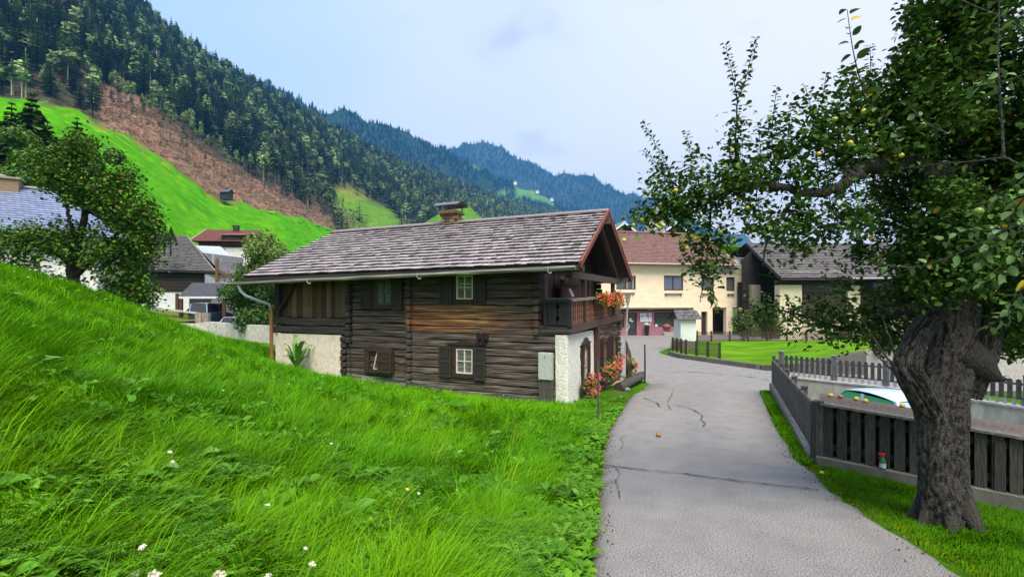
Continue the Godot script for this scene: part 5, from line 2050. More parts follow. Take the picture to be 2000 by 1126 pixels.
func make_church() -> void:
	var d := 110.0
	var C := thing("church_tower", "cream church tower with a tall spire behind the brown tiled roof", "tower", at(1284, 560, d), 0.35)
	var b := MB.new()
	b.tint = Color(0.72, 0.65, 0.48)
	b.span(Vector3(-1.9, -6, -1.9), Vector3(1.9, 15.0, 1.9))
	put("wall", b.mesh(), M.plaster, C)
	b = MB.new()
	b.tint = Color(0.30, 0.29, 0.30)
	for k in 4:
		var a := k * PI / 2
		var u := Vector3(cos(a) - sin(a), 0, sin(a) + cos(a)) * 2.1
		var w := Vector3(cos(a + PI / 2) - sin(a + PI / 2), 0, sin(a + PI / 2) + cos(a + PI / 2)) * 2.1
		b.tri(Vector3(u.x, 15.0, u.z), Vector3(0, 18.6, 0), Vector3(w.x, 15.0, w.z))
	put("spire", b.mesh(), M.slate_tile, C)
	b = MB.new()
	b.tint = Color(0.16, 0.14, 0.12)
	b.tube([Vector3(0, 18.4, 0), Vector3(0, 24.2, 0)], [0.10, 0.05], 6)
	b.bar(Vector3(-0.5, 23.2, 0), Vector3(0.5, 23.2, 0), 0.1, 0.1)
	put("cross", b.mesh(), M.metal, C)
	b = MB.new()
	b.tint = Color(0.05, 0.045, 0.05)
	b.prism(PackedVector2Array([Vector2(-0.3, 11.2), Vector2(0.3, 11.2), Vector2(0.3, 12.4), Vector2(0.15, 12.75), Vector2(-0.15, 12.75), Vector2(-0.3, 12.4)]), 1.9, 1.92)
	put("belfry_window", b.mesh(), M.paint, C)
	# two brown gables with white verges in front of it
	for g in [[1217.5, 436, 453, 20, 64.0, "left of the two brown gables with white verges behind the tiled roof"], [1318, 436, 453, 19, 66.0, "right of the two brown gables with white verges behind the tiled roof"]]:
		var p := at(g[0], g[2] + 20, g[4])
		var G := thing("gabled_house", g[5], "house", p, 0.15)
		var w: float = g[3] / 1000.0 * g[4] * 1.5
		var h: float = (g[2] + 20 - g[1]) / 1000.0 * g[4]
		b = MB.new()
		b.tint = Color(0.11, 0.065, 0.055)
		b.prism(PackedVector2Array([Vector2(-w, -6), Vector2(w, -6), Vector2(w, h - w * 0.72), Vector2(0, h - 0.1), Vector2(-w, h - w * 0.72)]), -6.0, 0.0)
		put("wall", b.mesh(), M.plank_wood, G)
		for s in [-1, 1]:
			b = MB.new()
			b.tint = Color(0.13, 0.12, 0.14)
			var q := Vector3(s * w * 1.25, h - w * 0.9, 0)
			b.quad(Vector3(0, h + 0.05, 0.5), Vector3(0, h + 0.05, -6.0), q + Vector3(0, 0.05, -6.0), q + Vector3(0, 0.05, 0.5))
			put("roof", b.mesh(), M.slate_tile, G)
			b = MB.new()
			b.tint = Color(0.72, 0.74, 0.80)
			b.bar(Vector3(0, h, 0.52), q + Vector3(0, 0, 0.52), 0.06, 0.22)
			put("verge_board", b.mesh(), M.paint, G)
		b = MB.new()
		b.tint = Color(0.85, 0.86, 0.9)
		b.cham(Vector3(-0.18, h - 0.08, -5.0), Vector3(0.18, h + 0.18, 0.55), 0.03)
		put("ridge_cap", b.mesh(), M.metal, G)

func make_dark_barn() -> void:
	var B := thing("barn", "dark timber barn on cream pillars with a grey shake roof", "barn", at(1528, 658, 41), -0.06)
	var X := B.transform
	var L := func(px: float, py: float, off := 0.0) -> Vector3: return onto(X, px, py, 2, off)
	var ey: float = L.call(1528, 543, 0.6).y
	var rz := -5.0
	var rl := onto(X, 1458, 474, 2, rz)
	var xe: float = 15.0
	var Rf := Node3D.new()
	Rf.name = "roof"
	B.add_child(Rf)
	# the left end leans back: the ridge starts further left than the eave
	var ea := Vector3(L.call(1527, 543, 0.6).x, ey, 0.6)
	var eb := Vector3(xe, ey, 0.6)
	var ra := Vector3(rl.x, rl.y, rz)
	var rb := Vector3(xe, rl.y - 0.2, rz)
	shake_slope(Rf, ea, eb, ra, rb, 22, 0.24, 0, func(p: Vector3) -> float: return 0.0, Color(0.27, 0.235, 0.235))
	var b := MB.new()
	b.tint = Color(0.06, 0.05, 0.045)
	b.quad(ea, ra, rb, eb)
	b.quad(ra, Vector3(ea.x - 4.0, ey, -10.6), Vector3(xe, ey, -10.6), rb)
	b.bar(ea + Vector3(-0.03, -0.1, 0), ra + Vector3(-0.03, -0.1, 0), 0.05, 0.24)
	b.bar(ea + Vector3(0, -0.08, 0), eb + Vector3(0, -0.08, 0), 0.05, 0.16)
	put("roof_boards", b.mesh(), M.plank_wood, Rf)
	b = MB.new()
	b.tint = Color(0.30, 0.32, 0.34)
	b.tube([Vector3(L.call(1655, 543).x, ey - 0.06, 0.7), Vector3(xe, ey - 0.02, 0.7)], [0.09, 0.09], 8)
	put("gutter", b.mesh(), M.metal, Rf)
	b = MB.new()
	b.tint = Color(0.42, 0.42, 0.44)
	for px in [1552, 1580, 1612, 1642]:
		var p: Vector3 = L.call(px, 531, 0.1)
		b.bar(p, p + Vector3(0, 0.28, 0.05), 0.03, 0.03)
	for py in [529.0, 531.5]:
		b.bar(L.call(1548, py, 0.12), L.call(1655, py - 0.5, 0.12), 0.03, 0.03)
	put("snow_guard", b.mesh(), M.metal, Rf)
	# dark gable side on the left
	b = MB.new()
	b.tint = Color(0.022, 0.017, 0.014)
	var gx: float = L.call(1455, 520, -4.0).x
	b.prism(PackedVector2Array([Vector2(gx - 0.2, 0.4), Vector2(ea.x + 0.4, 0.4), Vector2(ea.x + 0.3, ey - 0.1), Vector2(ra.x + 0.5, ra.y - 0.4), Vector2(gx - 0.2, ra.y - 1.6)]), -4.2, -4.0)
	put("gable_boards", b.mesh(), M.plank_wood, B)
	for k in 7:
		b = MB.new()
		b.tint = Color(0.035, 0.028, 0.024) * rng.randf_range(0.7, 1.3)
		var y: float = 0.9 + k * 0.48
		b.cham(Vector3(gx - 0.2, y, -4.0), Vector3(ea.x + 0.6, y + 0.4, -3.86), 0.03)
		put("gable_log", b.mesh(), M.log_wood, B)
	b = MB.new()
	b.tint = Color(0.03, 0.025, 0.02)
	b.span(Vector3(gx - 0.2, -1.0, -5.2), Vector3(xe, ey - 0.1, -4.6))
	b.span(Vector3(gx + 3.0, -1.0, -4.6), Vector3(gx + 3.3, ey - 0.1, -0.6))
	put("dark_inner_backing", b.mesh(), M.plank_wood, B)
	# pillars
	var base: float = -0.6
	for q in [[1468, 1486, 556, -3.6, Color(0.30, 0.25, 0.18)], [1523, 1567, 556, -0.25, Color(0.74, 0.66, 0.42)], [1657, 1681, 557, -0.25, Color(0.70, 0.62, 0.40)]]:
		b = MB.new()
		b.tint = q[4]
		var a: Vector3 = L.call(q[0], q[2], q[3] + 0.3)
		var c: Vector3 = L.call(q[1], q[2], q[3] + 0.3)
		b.cham(Vector3(a.x, base, q[3] - 0.6), Vector3(c.x, a.y, q[3] + 0.3), 0.03)
		put("pillar", b.mesh(), M.plaster, B)
	b = MB.new()
	b.tint = Color(0.52, 0.46, 0.32)
	b.span(Vector3(gx + 2.0, -1.0, -0.8), Vector3(xe, L.call(1600, 622).y, -0.2))
	b.tint = Color(0.10, 0.095, 0.08)
	b.span(Vector3(gx - 0.6, -1.0, -3.8), Vector3(gx + 2.0, L.call(1480, 612, -3.5).y, -3.5))
	put("plinth_wall", b.mesh(), M.plaster, B)
	# boards between the pillars, laid level
	for bay in [[1567.5, 1656.5], [1681.5, 1780.0]]:
		var x0: float = L.call(bay[0], 590).x
		var x1: float = L.call(bay[1], 590).x
		var y0: float = L.call(1600, 621).y
		var y1: float = L.call(1600, 553).y
		for k in 13:
			b = MB.new()
			b.tint = board_tint(Color(0.145, 0.085, 0.062), 0.3) if rng.randf() < 0.7 else board_tint(Color(0.15, 0.13, 0.11), 0.2)
			b.cham(Vector3(x0, lerpf(y0, y1, k / 13.0) + 0.008, -0.35), Vector3(x1, lerpf(y0, y1, (k + 1) / 13.0) - 0.008, -0.28 + rng.randf_range(0, 0.02)), 0.008)
			put("wall_plank", b.mesh(), M.log_wood, B)
		b = MB.new()
		b.tint = Color(0.09, 0.05, 0.035)
		b.cham(Vector3(x0, y0, -0.28), Vector3(x0 + 0.2, y1, -0.18), 0.01)
		b.cham(Vector3(x1 - 0.2, y0, -0.28), Vector3(x1, y1, -0.18), 0.01)
		put("bay_frame", b.mesh(), M.plank_wood, B)
	b = MB.new()
	b.tint = Color(0.04, 0.032, 0.026)
	b.span(Vector3(ea.x - 0.1, ey - 0.42, -0.5), Vector3(xe, ey - 0.12, 0.05))
	put("wall_plate", b.mesh(), M.log_wood, B)
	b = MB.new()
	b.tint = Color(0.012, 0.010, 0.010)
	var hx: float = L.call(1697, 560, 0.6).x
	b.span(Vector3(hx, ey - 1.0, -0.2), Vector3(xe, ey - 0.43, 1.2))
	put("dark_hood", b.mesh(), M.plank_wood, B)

func make_left_buildings() -> void:
	# house with the blue grey slate roof
	var d := 27.0
	var S := thing("slate_roof_house", "white house with a glossy blue grey slate roof behind the left fruit tree", "house", at(110, 600, d), 0.52)
	var X := S.transform
	var L := func(px: float, py: float, off := 0.0) -> Vector3: return onto(X, px, py, 2, off)
	var e0: Vector3 = L.call(-130, 452, 0.7)
	var e1: Vector3 = L.call(258, 466, 0.7)
	var r1: Vector3 = L.call(95, 372, -3.6)
	var ey := (e0.y + e1.y) * 0.5
	var Rf := Node3D.new()
	Rf.name = "roof"
	S.add_child(Rf)
	tile_slope(Rf, Vector3(-12.0, e1.y, 0.7), e1, Vector3(-12.0, r1.y, -3.6), r1, 20, 0.30, Color(0.21, 0.25, 0.38), 0.18, M.slate_tile, 0.035)
	tile_slope(Rf, e1, Vector3(e1.x, e1.y, -7.9), r1, r1 + Vector3(0.05, 0, -0.05), 16, 0.30, Color(0.19, 0.23, 0.36), 0.18, M.slate_tile, 0.035)
	var b := MB.new()
	b.tint = Color(0.13, 0.14, 0.17)
	b.tube([Vector3(-12.0, r1.y + 0.05, -3.6), r1 + Vector3(0, 0.05, 0)], [0.12, 0.12], 8)
	put("ridge_tiles", b.mesh(), M.slate_tile, Rf)
	b = MB.new()
	b.tint = Color(0.06, 0.06, 0.065)
	b.bar(Vector3(-12.0, e1.y - 0.08, 0.72), e1 + Vector3(0, -0.08, 0.02), 0.06, 0.18)
	put("eave_board", b.mesh(), M.paint, Rf)
	var wins := []
	for w in [[62, 500, 78, 525], [176, 590, 190, 612], [150, 500, 166, 528]]:
		var a: Vector3 = L.call(w[0], w[3])
		var c: Vector3 = L.call(w[2], w[1])
		wins.append([a.x, a.y, c.x, c.y])
	holed_wall(S, -12.0, -2.5, e1.x - 1.6, e1.y - 0.1, 0.25, wins, Color(0.80, 0.79, 0.76), M.smooth_plaster)
	for w in wins:
		pane_window(S, Transform3D(Basis(), Vector3(w[0], w[1], -0.12)), w[2] - w[0], w[3] - w[1], Color(0.35, 0.22, 0.12), 2, 1, 0.05, 0.0, "window", 0.05)
	b = MB.new()
	b.tint = Color(0.78, 0.77, 0.74)
	b.span(Vector3(e1.x - 1.85, -2.5, -7.5), Vector3(e1.x - 1.6, e1.y - 0.1, -0.002))
	put("side_wall", b.mesh(), M.smooth_plaster, S)
	b = MB.new()
	b.tint = Color(0.32, 0.52, 0.44)
	var dg: Vector3 = L.call(76, 570, 0.05)
	b.cham(Vector3(dg.x - 0.4, -1.2, 0.02), Vector3(dg.x + 0.45, 0.75, 0.06), 0.01)
	put("green_door", b.mesh(), M.paint, S)
	var ch := Node3D.new()
	ch.name = "chimney"
	S.add_child(ch)
	var cp: Vector3 = L.call(8, 372, -3.5)
	ch.position = Vector3(cp.x, r1.y, -3.5)
	b = MB.new()
	b.tint = Color(0.38, 0.27, 0.15)
	b.cham(Vector3(-0.75, -0.6, -0.4), Vector3(0.68, 0.40, 0.4), 0.02)
	put("chimney_shaft", b.mesh(), M.stone, ch)
	b = MB.new()
	b.tint = Color(0.48, 0.42, 0.30)
	b.cham(Vector3(-0.85, 0.402, -0.5), Vector3(0.78, 0.50, 0.5), 0.02)
	b.lathe([Vector2(0.22, 0.0), Vector2(0.2, 0.12), Vector2(0.0, 0.2)], 10, Vector3(-0.1, 0.5, 0))
	put("chimney_top", b.mesh(), M.stone, ch)

	# grey shake barn in the middle distance
	d = 53.0
	var G := thing("shake_roof_barn", "barn with a weathered grey shake roof above the carport", "barn", at(294, 600, d), 0.42)
	X = G.transform
	var ge0 := onto(X, 276, 525, 2, 0.6)
	var ge1 := onto(X, 419, 531, 2, 0.6)
	var ey2 := (ge0.y + ge1.y) * 0.5
	var gr1 := onto(X, 363, 460, 2, -4.2)
	var gr0 := onto(X, 222, 458, 2, -4.2)
	var Rg := Node3D.new()
	Rg.name = "roof"
	G.add_child(Rg)
	shake_slope(Rg, Vector3(ge0.x, ey2, 0.6), Vector3(ge1.x, ey2, 0.6), Vector3(ge0.x - 0.2, gr1.y, -4.2), gr1, 24, 0.24, 0, func(p: Vector3) -> float: return 0.0, Color(0.19, 0.18, 0.165))
	b = MB.new()
	b.tint = Color(0.05, 0.045, 0.04)
	b.quad(Vector3(ge0.x, ey2, 0.6), Vector3(ge0.x - 0.2, gr1.y, -4.2), gr1, Vector3(ge1.x, ey2, 0.6))
	b.quad(gr1, Vector3(ge0.x - 0.2, gr1.y, -4.2), Vector3(ge0.x, ey2, -9.0), Vector3(ge1.x, ey2, -9.0))
	b.bar(Vector3(ge0.x, ey2 - 0.1, 0.6), Vector3(ge1.x, ey2 - 0.1, 0.6), 0.06, 0.16)
	put("roof_boards", b.mesh(), M.plank_wood, Rg)
	for s in [[Vector3(ge1.x, ey2, 0.62), gr1], [Vector3(ge0.x, ey2, 0.62), Vector3(ge0.x - 0.2, gr1.y, -4.2)]]:
		b = MB.new()
		b.tint = Color(0.50, 0.47, 0.44)
		b.bar(s[0] + Vector3(0, 0.02, 0), s[1] + Vector3(0, 0.02, 0), 0.09, 0.20)
		put("barge_board", b.mesh(), M.plank_wood, Rg)
	var wx0 := ge0.x + 0.6
	var wx1: float = onto(X, 399, 545).x
	for k in 6:
		b = MB.new()
		b.tint = board_tint(Color(0.055, 0.032, 0.022), 0.3)
		b.cham(Vector3(wx0, ey2 - 2.2 + k * 0.35, -0.2), Vector3(wx1, ey2 - 1.86 + k * 0.35, rng.randf_range(0, 0.03)), 0.02)
		put("wall_log", b.mesh(), M.log_wood, G)
	b = MB.new()
	b.tint = Color(0.76, 0.76, 0.75)
	b.span(Vector3(wx0 - 1.0, -2.6, -7.0), Vector3(wx1, ey2 - 2.2, -0.06))
	b.span(Vector3(wx1 - 0.4, ey2 - 2.2, -7.0), Vector3(wx1 - 0.05, ey2 - 0.3, -0.25))
	put("white_wall", b.mesh(), M.smooth_plaster, G)
	b = MB.new()
	b.tint = Color(0.74, 0.74, 0.74)
	b.prism(PackedVector2Array([Vector2(0, -2.0), Vector2(7, -2.0), Vector2(7, ey2 - 0.2), Vector2(4, gr1.y - 0.5), Vector2(0, ey2 - 0.2)]), -0.2, 0.0, Transform3D(Basis(Vector3(0, 0, -1), Vector3.UP, Vector3(1, 0, 0)), Vector3(wx0 - 0.05, 0, -0.3)))
	put("gable", b.mesh(), M.smooth_plaster, G)

	# carport with a shallow tiled roof
	var K := thing("carport", "open carport with shallow grey roof and white fascia", "carport", at(348, 636, 47.5), 0.10)
	X = K.transform
	var c0 := onto(X, 349, 578)
	var c1 := onto(X, 522, 578)
	var k0 := onto(X, 310, 552, 2, -3.6)
	var k1 := onto(X, 500, 553, 2, -3.6)
	var Rk := Node3D.new()
	Rk.name = "roof"
	K.add_child(Rk)
	tile_slope(Rk, c0, c1, Vector3(c0.x - 0.6, k0.y, -3.6), Vector3(c1.x - 0.6, k0.y, -3.6), 16, 0.30, Color(0.105, 0.10, 0.115), 0.2, M.roof_tile)
	b = MB.new()
	b.tint = Color(0.66, 0.70, 0.72)
	b.cham(Vector3(c0.x, c0.y - 0.22, 0.0), Vector3(c1.x, c0.y - 0.02, 0.06), 0.01)
	put("fascia", b.mesh(), M.paint, Rk)
	b = MB.new()
	b.tint = Color(0.10, 0.07, 0.05)
	b.quad(c0 - Vector3(0, 0.05, 0), c1 - Vector3(0, 0.05, 0), Vector3(c1.x - 0.6, k0.y - 0.1, -3.6), Vector3(c0.x - 0.6, k0.y - 0.1, -3.6))
	b.bar(c0 + Vector3(-0.02, -0.1, 0), Vector3(c0.x - 0.62, k0.y - 0.1, -3.6), 0.06, 0.2)
	put("rafters", b.mesh(), M.plank_wood, Rk)
	for px in [353, 437, 475, 521]:
		b = MB.new()
		b.tint = Color(0.14, 0.065, 0.03)
		var pp := onto(X, px, 600, 2, -0.1)
		b.cham(Vector3(pp.x - 0.13, -1.4, -0.25), Vector3(pp.x + 0.13, c0.y - 0.23, -0.01), 0.02)
		put("post", b.mesh(), M.plank_wood, K)
	b = MB.new()
	b.tint = Color(0.17, 0.085, 0.035)
	b.cham(Vector3(c0.x - 1.35, -1.4, -2.2), Vector3(c0.x - 1.1, c0.y + 0.3, -1.95), 0.02)
	put("post", b.mesh(), M.plank_wood, K)
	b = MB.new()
	b.tint = Color(0.025, 0.025, 0.026)  # near black tint: shade inside the carport put into the wall colour
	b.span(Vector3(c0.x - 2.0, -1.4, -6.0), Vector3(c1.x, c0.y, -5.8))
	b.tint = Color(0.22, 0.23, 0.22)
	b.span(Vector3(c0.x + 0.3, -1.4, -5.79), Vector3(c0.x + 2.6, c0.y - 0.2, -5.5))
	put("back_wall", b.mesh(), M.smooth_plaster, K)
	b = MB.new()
	b.tint = Color(0.025, 0.025, 0.026)  # shade on the right side put into the partition colour
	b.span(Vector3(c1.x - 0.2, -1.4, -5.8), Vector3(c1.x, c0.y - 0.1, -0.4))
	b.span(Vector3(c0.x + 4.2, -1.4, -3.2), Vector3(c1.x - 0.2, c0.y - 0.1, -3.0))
	put("shade_tinted_partition", b.mesh(), M.smooth_plaster, K)
	b = MB.new()
	b.tint = Color(0.2, 0.2, 0.2)
	b.span(Vector3(c0.x - 3.0, -1.6, -6.0), Vector3(c1.x + 1.0, -0.42 - K.position.y, 1.5))
	put("floor_slab", b.mesh(), M.concrete, K)
	b = MB.new()
	b.tint = Color(0.55, 0.56, 0.58)
	for q in [[0.0, 0.07], [0.18, 0.16], [0.40, 0.16], [0.75, 0.05], [0.95, 0.05], [1.12, 0.16]]:
		var bp := onto(X, 412, 585, 2, -2.9)
		b.bar(Vector3(bp.x + q[0], bp.y - 0.15, -2.9), Vector3(bp.x + q[0] + (0.12 if q[1] < 0.1 else 0.0), bp.y + 0.35, -2.9), q[1], 0.02)
	put("hung_tools", b.mesh(), M.paint, K)

	# red brown roofed house up the slope
	d = 88.0
	var Q := thing("red_roof_house", "white house with a red brown roof, dormer and timber upper floor", "house", at(369, 500, d), 0.10)
	X = Q.transform
	var q0 := onto(X, 369, 470, 2, 1.0)
	var q1 := onto(X, 500, 474, 2, 1.0)
	var h0 := onto(X, 402, 448, 2, -4.0)
	var h1 := onto(X, 505, 449, 2, -4.0)
	var Rq := Node3D.new()
	Rq.name = "roof"
	Q.add_child(Rq)
	tile_slope(Rq, q0, Vector3(q1.x + 2.0, q0.y, 1.0), h0, Vector3(h1.x, h0.y, -4.0), 14, 0.5, Color(0.22, 0.065, 0.045), 0.18, M.roof_tile, 0.05)
	tile_slope(Rq, Vector3(q0.x, q0.y, -9.0), q0, h0 + Vector3(0, 0, -0.05), h0, 14, 0.5, Color(0.20, 0.06, 0.045), 0.18, M.roof_tile, 0.05)
	b = MB.new()
	b.tint = Color(0.55, 0.52, 0.42)
	b.bar(q0, h0, 0.1, 0.2)
	put("hip_board", b.mesh(), M.paint, Rq)
	b = MB.new()
	b.tint = Color(0.05, 0.045, 0.045)
	var cq := onto(X, 461, 445, 2, -3.5)
	b.cham(Vector3(cq.x - 0.4, cq.y - 1.2, -3.9), Vector3(cq.x + 0.4, cq.y + 0.1, -3.1), 0.02)
	b.cham(Vector3(cq.x - 0.6, cq.y + 0.35, -4.0), Vector3(cq.x + 0.6, cq.y + 0.42, -3.0), 0.02)
	for sx in [-0.4, 0.4]:
		b.bar(Vector3(cq.x + sx, cq.y, -3.5), Vector3(cq.x + sx, cq.y + 0.36, -3.5), 0.08, 0.3)
	put("chimney", b.mesh(), M.stone, Rq)
	var dm := onto(X, 432, 467, 2, 0.6)
	var dn := onto(X, 468, 459, 2, 0.6)
	b = MB.new()
	b.tint = Color(0.13, 0.06, 0.03)
	b.span(Vector3(dm.x, dm.y - 0.9, -2.5), Vector3(dn.x, dn.y, 0.6))
	for k in 6:
		b.tint = Color(0.035, 0.025, 0.02)
		b.span(Vector3(lerpf(dm.x, dn.x, k / 6.0) + 0.1, dm.y, 0.602), Vector3(lerpf(dm.x, dn.x, (k + 1) / 6.0) - 0.1, dn.y - 0.1, 0.65))
	put("dormer", b.mesh(), M.plank_wood, Rq)
	b = MB.new()
	b.tint = Color(0.23, 0.075, 0.05)
	b.quad(Vector3(dm.x - 0.5, dn.y, 0.9), Vector3(dm.x + 0.2, dn.y + 0.9, -3.2), Vector3(dn.x + 2.6, dn.y + 0.9, -3.2), Vector3(dn.x + 0.5, dn.y, 0.9))
	put("dormer_roof", b.mesh(), M.roof_tile, Rq)
	b = MB.new()
	b.tint = Color(0.25, 0.115, 0.045)
	b.span(Vector3(q0.x + 1.0, q0.y - 0.95, -7.0), Vector3(q1.x - 1.2, q0.y + 0.33, 0.0))
	put("timber_storey", b.mesh(), M.plank_wood, Q)
	b = MB.new()
	b.tint = Color(0.80, 0.77, 0.72)
	b.span(Vector3(q0.x + 1.2, -6.0, -7.0), Vector3(q1.x - 1.0, q0.y - 0.95, 0.1))
	put("wall", b.mesh(), M.smooth_plaster, Q)
	for px in [[418, 423], [434.5, 439.5]]:
		var w0 := onto(X, px[0], 491 if px[0] > 430 else 488, 2, 0.1)
		var w1 := onto(X, px[1], 485.5, 2, 0.1)
		pane_window(Q, Transform3D(Basis(), Vector3(w0.x, w0.y, 0.13)), w1.x - w0.x, w1.y - w0.y, Color(0.10, 0.06, 0.04), 1, 1, 0.05, 0.0, "window", 0.08)
	# low grey roofs between
	var U := thing("grey_roof_house", "low house with grey roof slopes, steel flue and orange brown post", "house", at(380, 575, 62), 0.25)
	X = U.transform
	var u := func(px: float, py: float, z: float) -> Vector3: return onto(X, px, py, 2, z)
	b = MB.new()
	b.tint = Color(0.43, 0.45, 0.47)
	b.quad(u.call(378, 479, -9.0), u.call(430, 481, -9.0), u.call(452, 500, -6.0), u.call(394, 493, -6.0))
	put("pale_roof", b.mesh(), M.slate_tile, U)
	tile_slope(U, u.call(408, 531, 0.5), u.call(476, 537, 0.5), u.call(395, 493, -6.0), u.call(475, 503, -6.0), 14, 0.4, Color(0.13, 0.125, 0.125), 0.25, M.roof_tile)
	b = MB.new()
	b.tint = Color(0.30, 0.155, 0.07)
	b.bar(u.call(405, 521, 0.7), u.call(456, 541, 0.7), 0.12, 0.35)
	b.bar(u.call(423, 551, 0.8), u.call(423.5, 505, 0.8), 0.30, 0.30, Vector3.RIGHT)
	put("timber_trim", b.mesh(), M.plank_wood, U)
	b = MB.new()
	b.tint = Color(0.42, 0.46, 0.50)
	b.tube([u.call(415.5, 522, -1.0), u.call(415.5, 496, -1.0)], [0.16, 0.16], 10)
	put("steel_flue", b.mesh(), M.metal, U)
	b = MB.new()
	b.tint = Color(0.80, 0.78, 0.74)
	var uw: Vector3 = u.call(400, 540, 0.0)
	var uv: Vector3 = u.call(470, 540, 0.0)
	b.span(Vector3(uw.x, -2.0, -5.0), Vector3(uv.x, uw.y + 0.3, 0.0))
	put("wall", b.mesh(), M.smooth_plaster, U)

	for q in [[1006, 357, "leftmost tiny farmhouse on the high pasture of the middle mountain"], [1049, 374, "tiny farmhouse in the middle of the high pasture"], [1077, 389, "tiny farmhouse at the lower end of the high pasture"]]:
		var fp := at(q[0], q[1], 2560)
		var fh := thing("farmhouse", q[2], "house", fp, 0.3)
		b = MB.new()
		b.tint = Color(0.8, 0.8, 0.78)
		b.span(Vector3(-8, -10, -6), Vector3(8, 5, 6))
		put("wall", b.mesh(), M.smooth_plaster, fh)
		b = MB.new()
		b.tint = Color(0.2, 0.14, 0.12)
		b.prism(PackedVector2Array([Vector2(-7.5, 5), Vector2(7.5, 5), Vector2(0, 10)]), -9.5, 9.5, Transform3D(Basis(Vector3.UP, PI / 2), Vector3.ZERO))
		put("roof", b.mesh(), M.roof_tile, fh)
	b = MB.new()
	b.tint = Color(0.10, 0.10, 0.10)
	b.tube([at(1455, 531, 46), at(1480, 535, 45), at(1515, 541, 44)], [0.02, 0.02, 0.02], 4)
	tag(put("overhead_cable", b.mesh(), M.paint), "thin cable from the roof terrace to the dark barn", "cable")
	# tiny hay hut on the meadow edge and two pointed thujas
	var hp := at(446, 384, 318)
	var HH := thing("hay_hut", "small dark hay hut at the upper edge of the mown meadow", "hut", hp, 0.6)
	b = MB.new()
	b.tint = Color(0.05, 0.04, 0.035)
	b.prism(PackedVector2Array([Vector2(-2.4, -2.0), Vector2(2.4, -2.0), Vector2(2.4, 2.6), Vector2(0, 4.2), Vector2(-2.4, 2.6)]), -5.5, 0.0, Transform3D(Basis(Vector3.UP, 0.9), Vector3(1.0, 0, 1.5)))
	put("log_wall", b.mesh(), M.log_wood, HH)
	b = MB.new()
	b.tint = Color(0.17, 0.155, 0.15)
	for s in [-1, 1]:
		var bs := Basis(Vector3.UP, 0.9)
		var o := Vector3(1.0, 0, 1.5)
		b.quad(o + bs * Vector3(0, 4.45, 0.7), o + bs * Vector3(0, 4.45, -6.2), o + bs * Vector3(s * 3.2, 2.3, -6.2), o + bs * Vector3(s * 3.2, 2.3, 0.7))
	put("roof", b.mesh(), M.shake_wood, HH)
	for q in [[320.5, 440, 52.0, "left of the two small pointed thujas behind the grey barn roof"], [333, 444, 52.0, "right of the two small pointed thujas behind the grey barn roof"]]:
		var tp := at(q[0], 480, q[2])
		var tj := thing("thuja_tree", q[3], "tree", tp)
		b = MB.new()
		var hgt: float = (480 - q[1]) / 1000.0 * q[2]
		for i in 500:
			var t := rng.randf()
			var a := rng.randf() * TAU
			var r := 0.62 * (1.0 - t) * rng.randf_range(0.75, 1.05)
			var p := Vector3(cos(a) * r, hgt * t, sin(a) * r)
			b.tint = Color(0.02, 0.05, 0.015).lerp(Color(0.06, 0.12, 0.03), rng.randf())
			b.tri(p, p + Vector3(0.10, 0.16, 0.05), p + Vector3(-0.06, 0.22, -0.08))
		put("foliage", b.mesh(), M.needle, tj)
		b = MB.new()
		stem(b, 1.0, 0.1, Color(0.1, 0.07, 0.05))
		put("trunk", b.mesh(), M.bark, tj)

	# concrete walls below the carport
	var cw := thing("concrete_wall", "long pale concrete retaining wall left of the log house", "wall")
	# each run is split at its joints into cast panels
	for seg in [[[300, 629, 663, 46.0], [340, 631, 655, 45.5]], [[340, 631, 655, 45.5], [377, 631.5, 652, 45.0]], [[377, 631.5, 652, 45.0], [405, 628, 651, 44.0]], [[405, 628, 651, 44.0], [438, 630.5, 656, 41.5]], [[438, 630.5, 656, 41.5], [475, 633.5, 662, 38.6]], [[475, 633.5, 662, 38.6], [512, 635, 668, 36.0]], [[512, 635, 668, 36.0], [539, 635.5, 676, 34.0]]]:
		var a: Array = seg[0]
		var c: Array = seg[1]
		var ta := at(a[0], a[1], a[3])
		var tc := at(c[0], c[1], c[3])
		var dir := (tc - ta)
		dir.y = 0
		dir = dir.normalized()
		var out := Vector3(-dir.z, 0, dir.x)
		b = MB.new()
		b.tint = board_tint(Color(0.90, 0.82, 0.72), 0.05)
		var g := dir * 0.012
		var lo := Vector3(0, -2.6, 0)
		var back := -out * 0.28
		var A := ta + g
		var C := tc - g
		b.quad(A + lo, A, C, C + lo)
		b.quad(A, A + back, C + back, C)
		b.quad(A + back + lo, A + lo, A, A + back)
		b.quad(C + lo, C + back + lo, C + back, C)
		put("panel", b.mesh(), M.concrete, cw)
	var cc := thing("block_wall", "small grass topped concrete planter in front of the carport", "wall")
	b = MB.new()
	b.tint = Color(0.36, 0.33, 0.29)
	b.span(at(380, 636, 46.5), at(406, 611, 46.5) + Vector3(0, 0, -0.4))
	put("block", b.mesh(), M.concrete, cc)
	b = MB.new()
	b.tint = Color(0.55, 0.35, 0.20)
	b.span(at(389.5, 635, 46.4), at(392.5, 611, 46.4) + Vector3(0, 0, 0.1))
	put("orange_post", b.mesh(), M.paint, cc)
	b = MB.new()
	b.tint = Color(0.62, 0.58, 0.48)
	b.span(at(293, 628, 46.5), at(300, 599, 46.5) + Vector3(0, 0, -0.5))
	b.bar(at(300, 601, 47.5), at(386, 611.5, 47.0), 0.25, 0.15)
	put("coping", b.mesh(), M.concrete, cc)
	b = MB.new()
	b.tint = Color(0.16, 0.20, 0.05)
	b.sheet([[at(300, 630, 46.8), at(345, 628, 46.8), at(385, 626, 46.8)], [at(300, 601, 48.5), at(345, 606, 48.5), at(385, 611, 48.5)]])
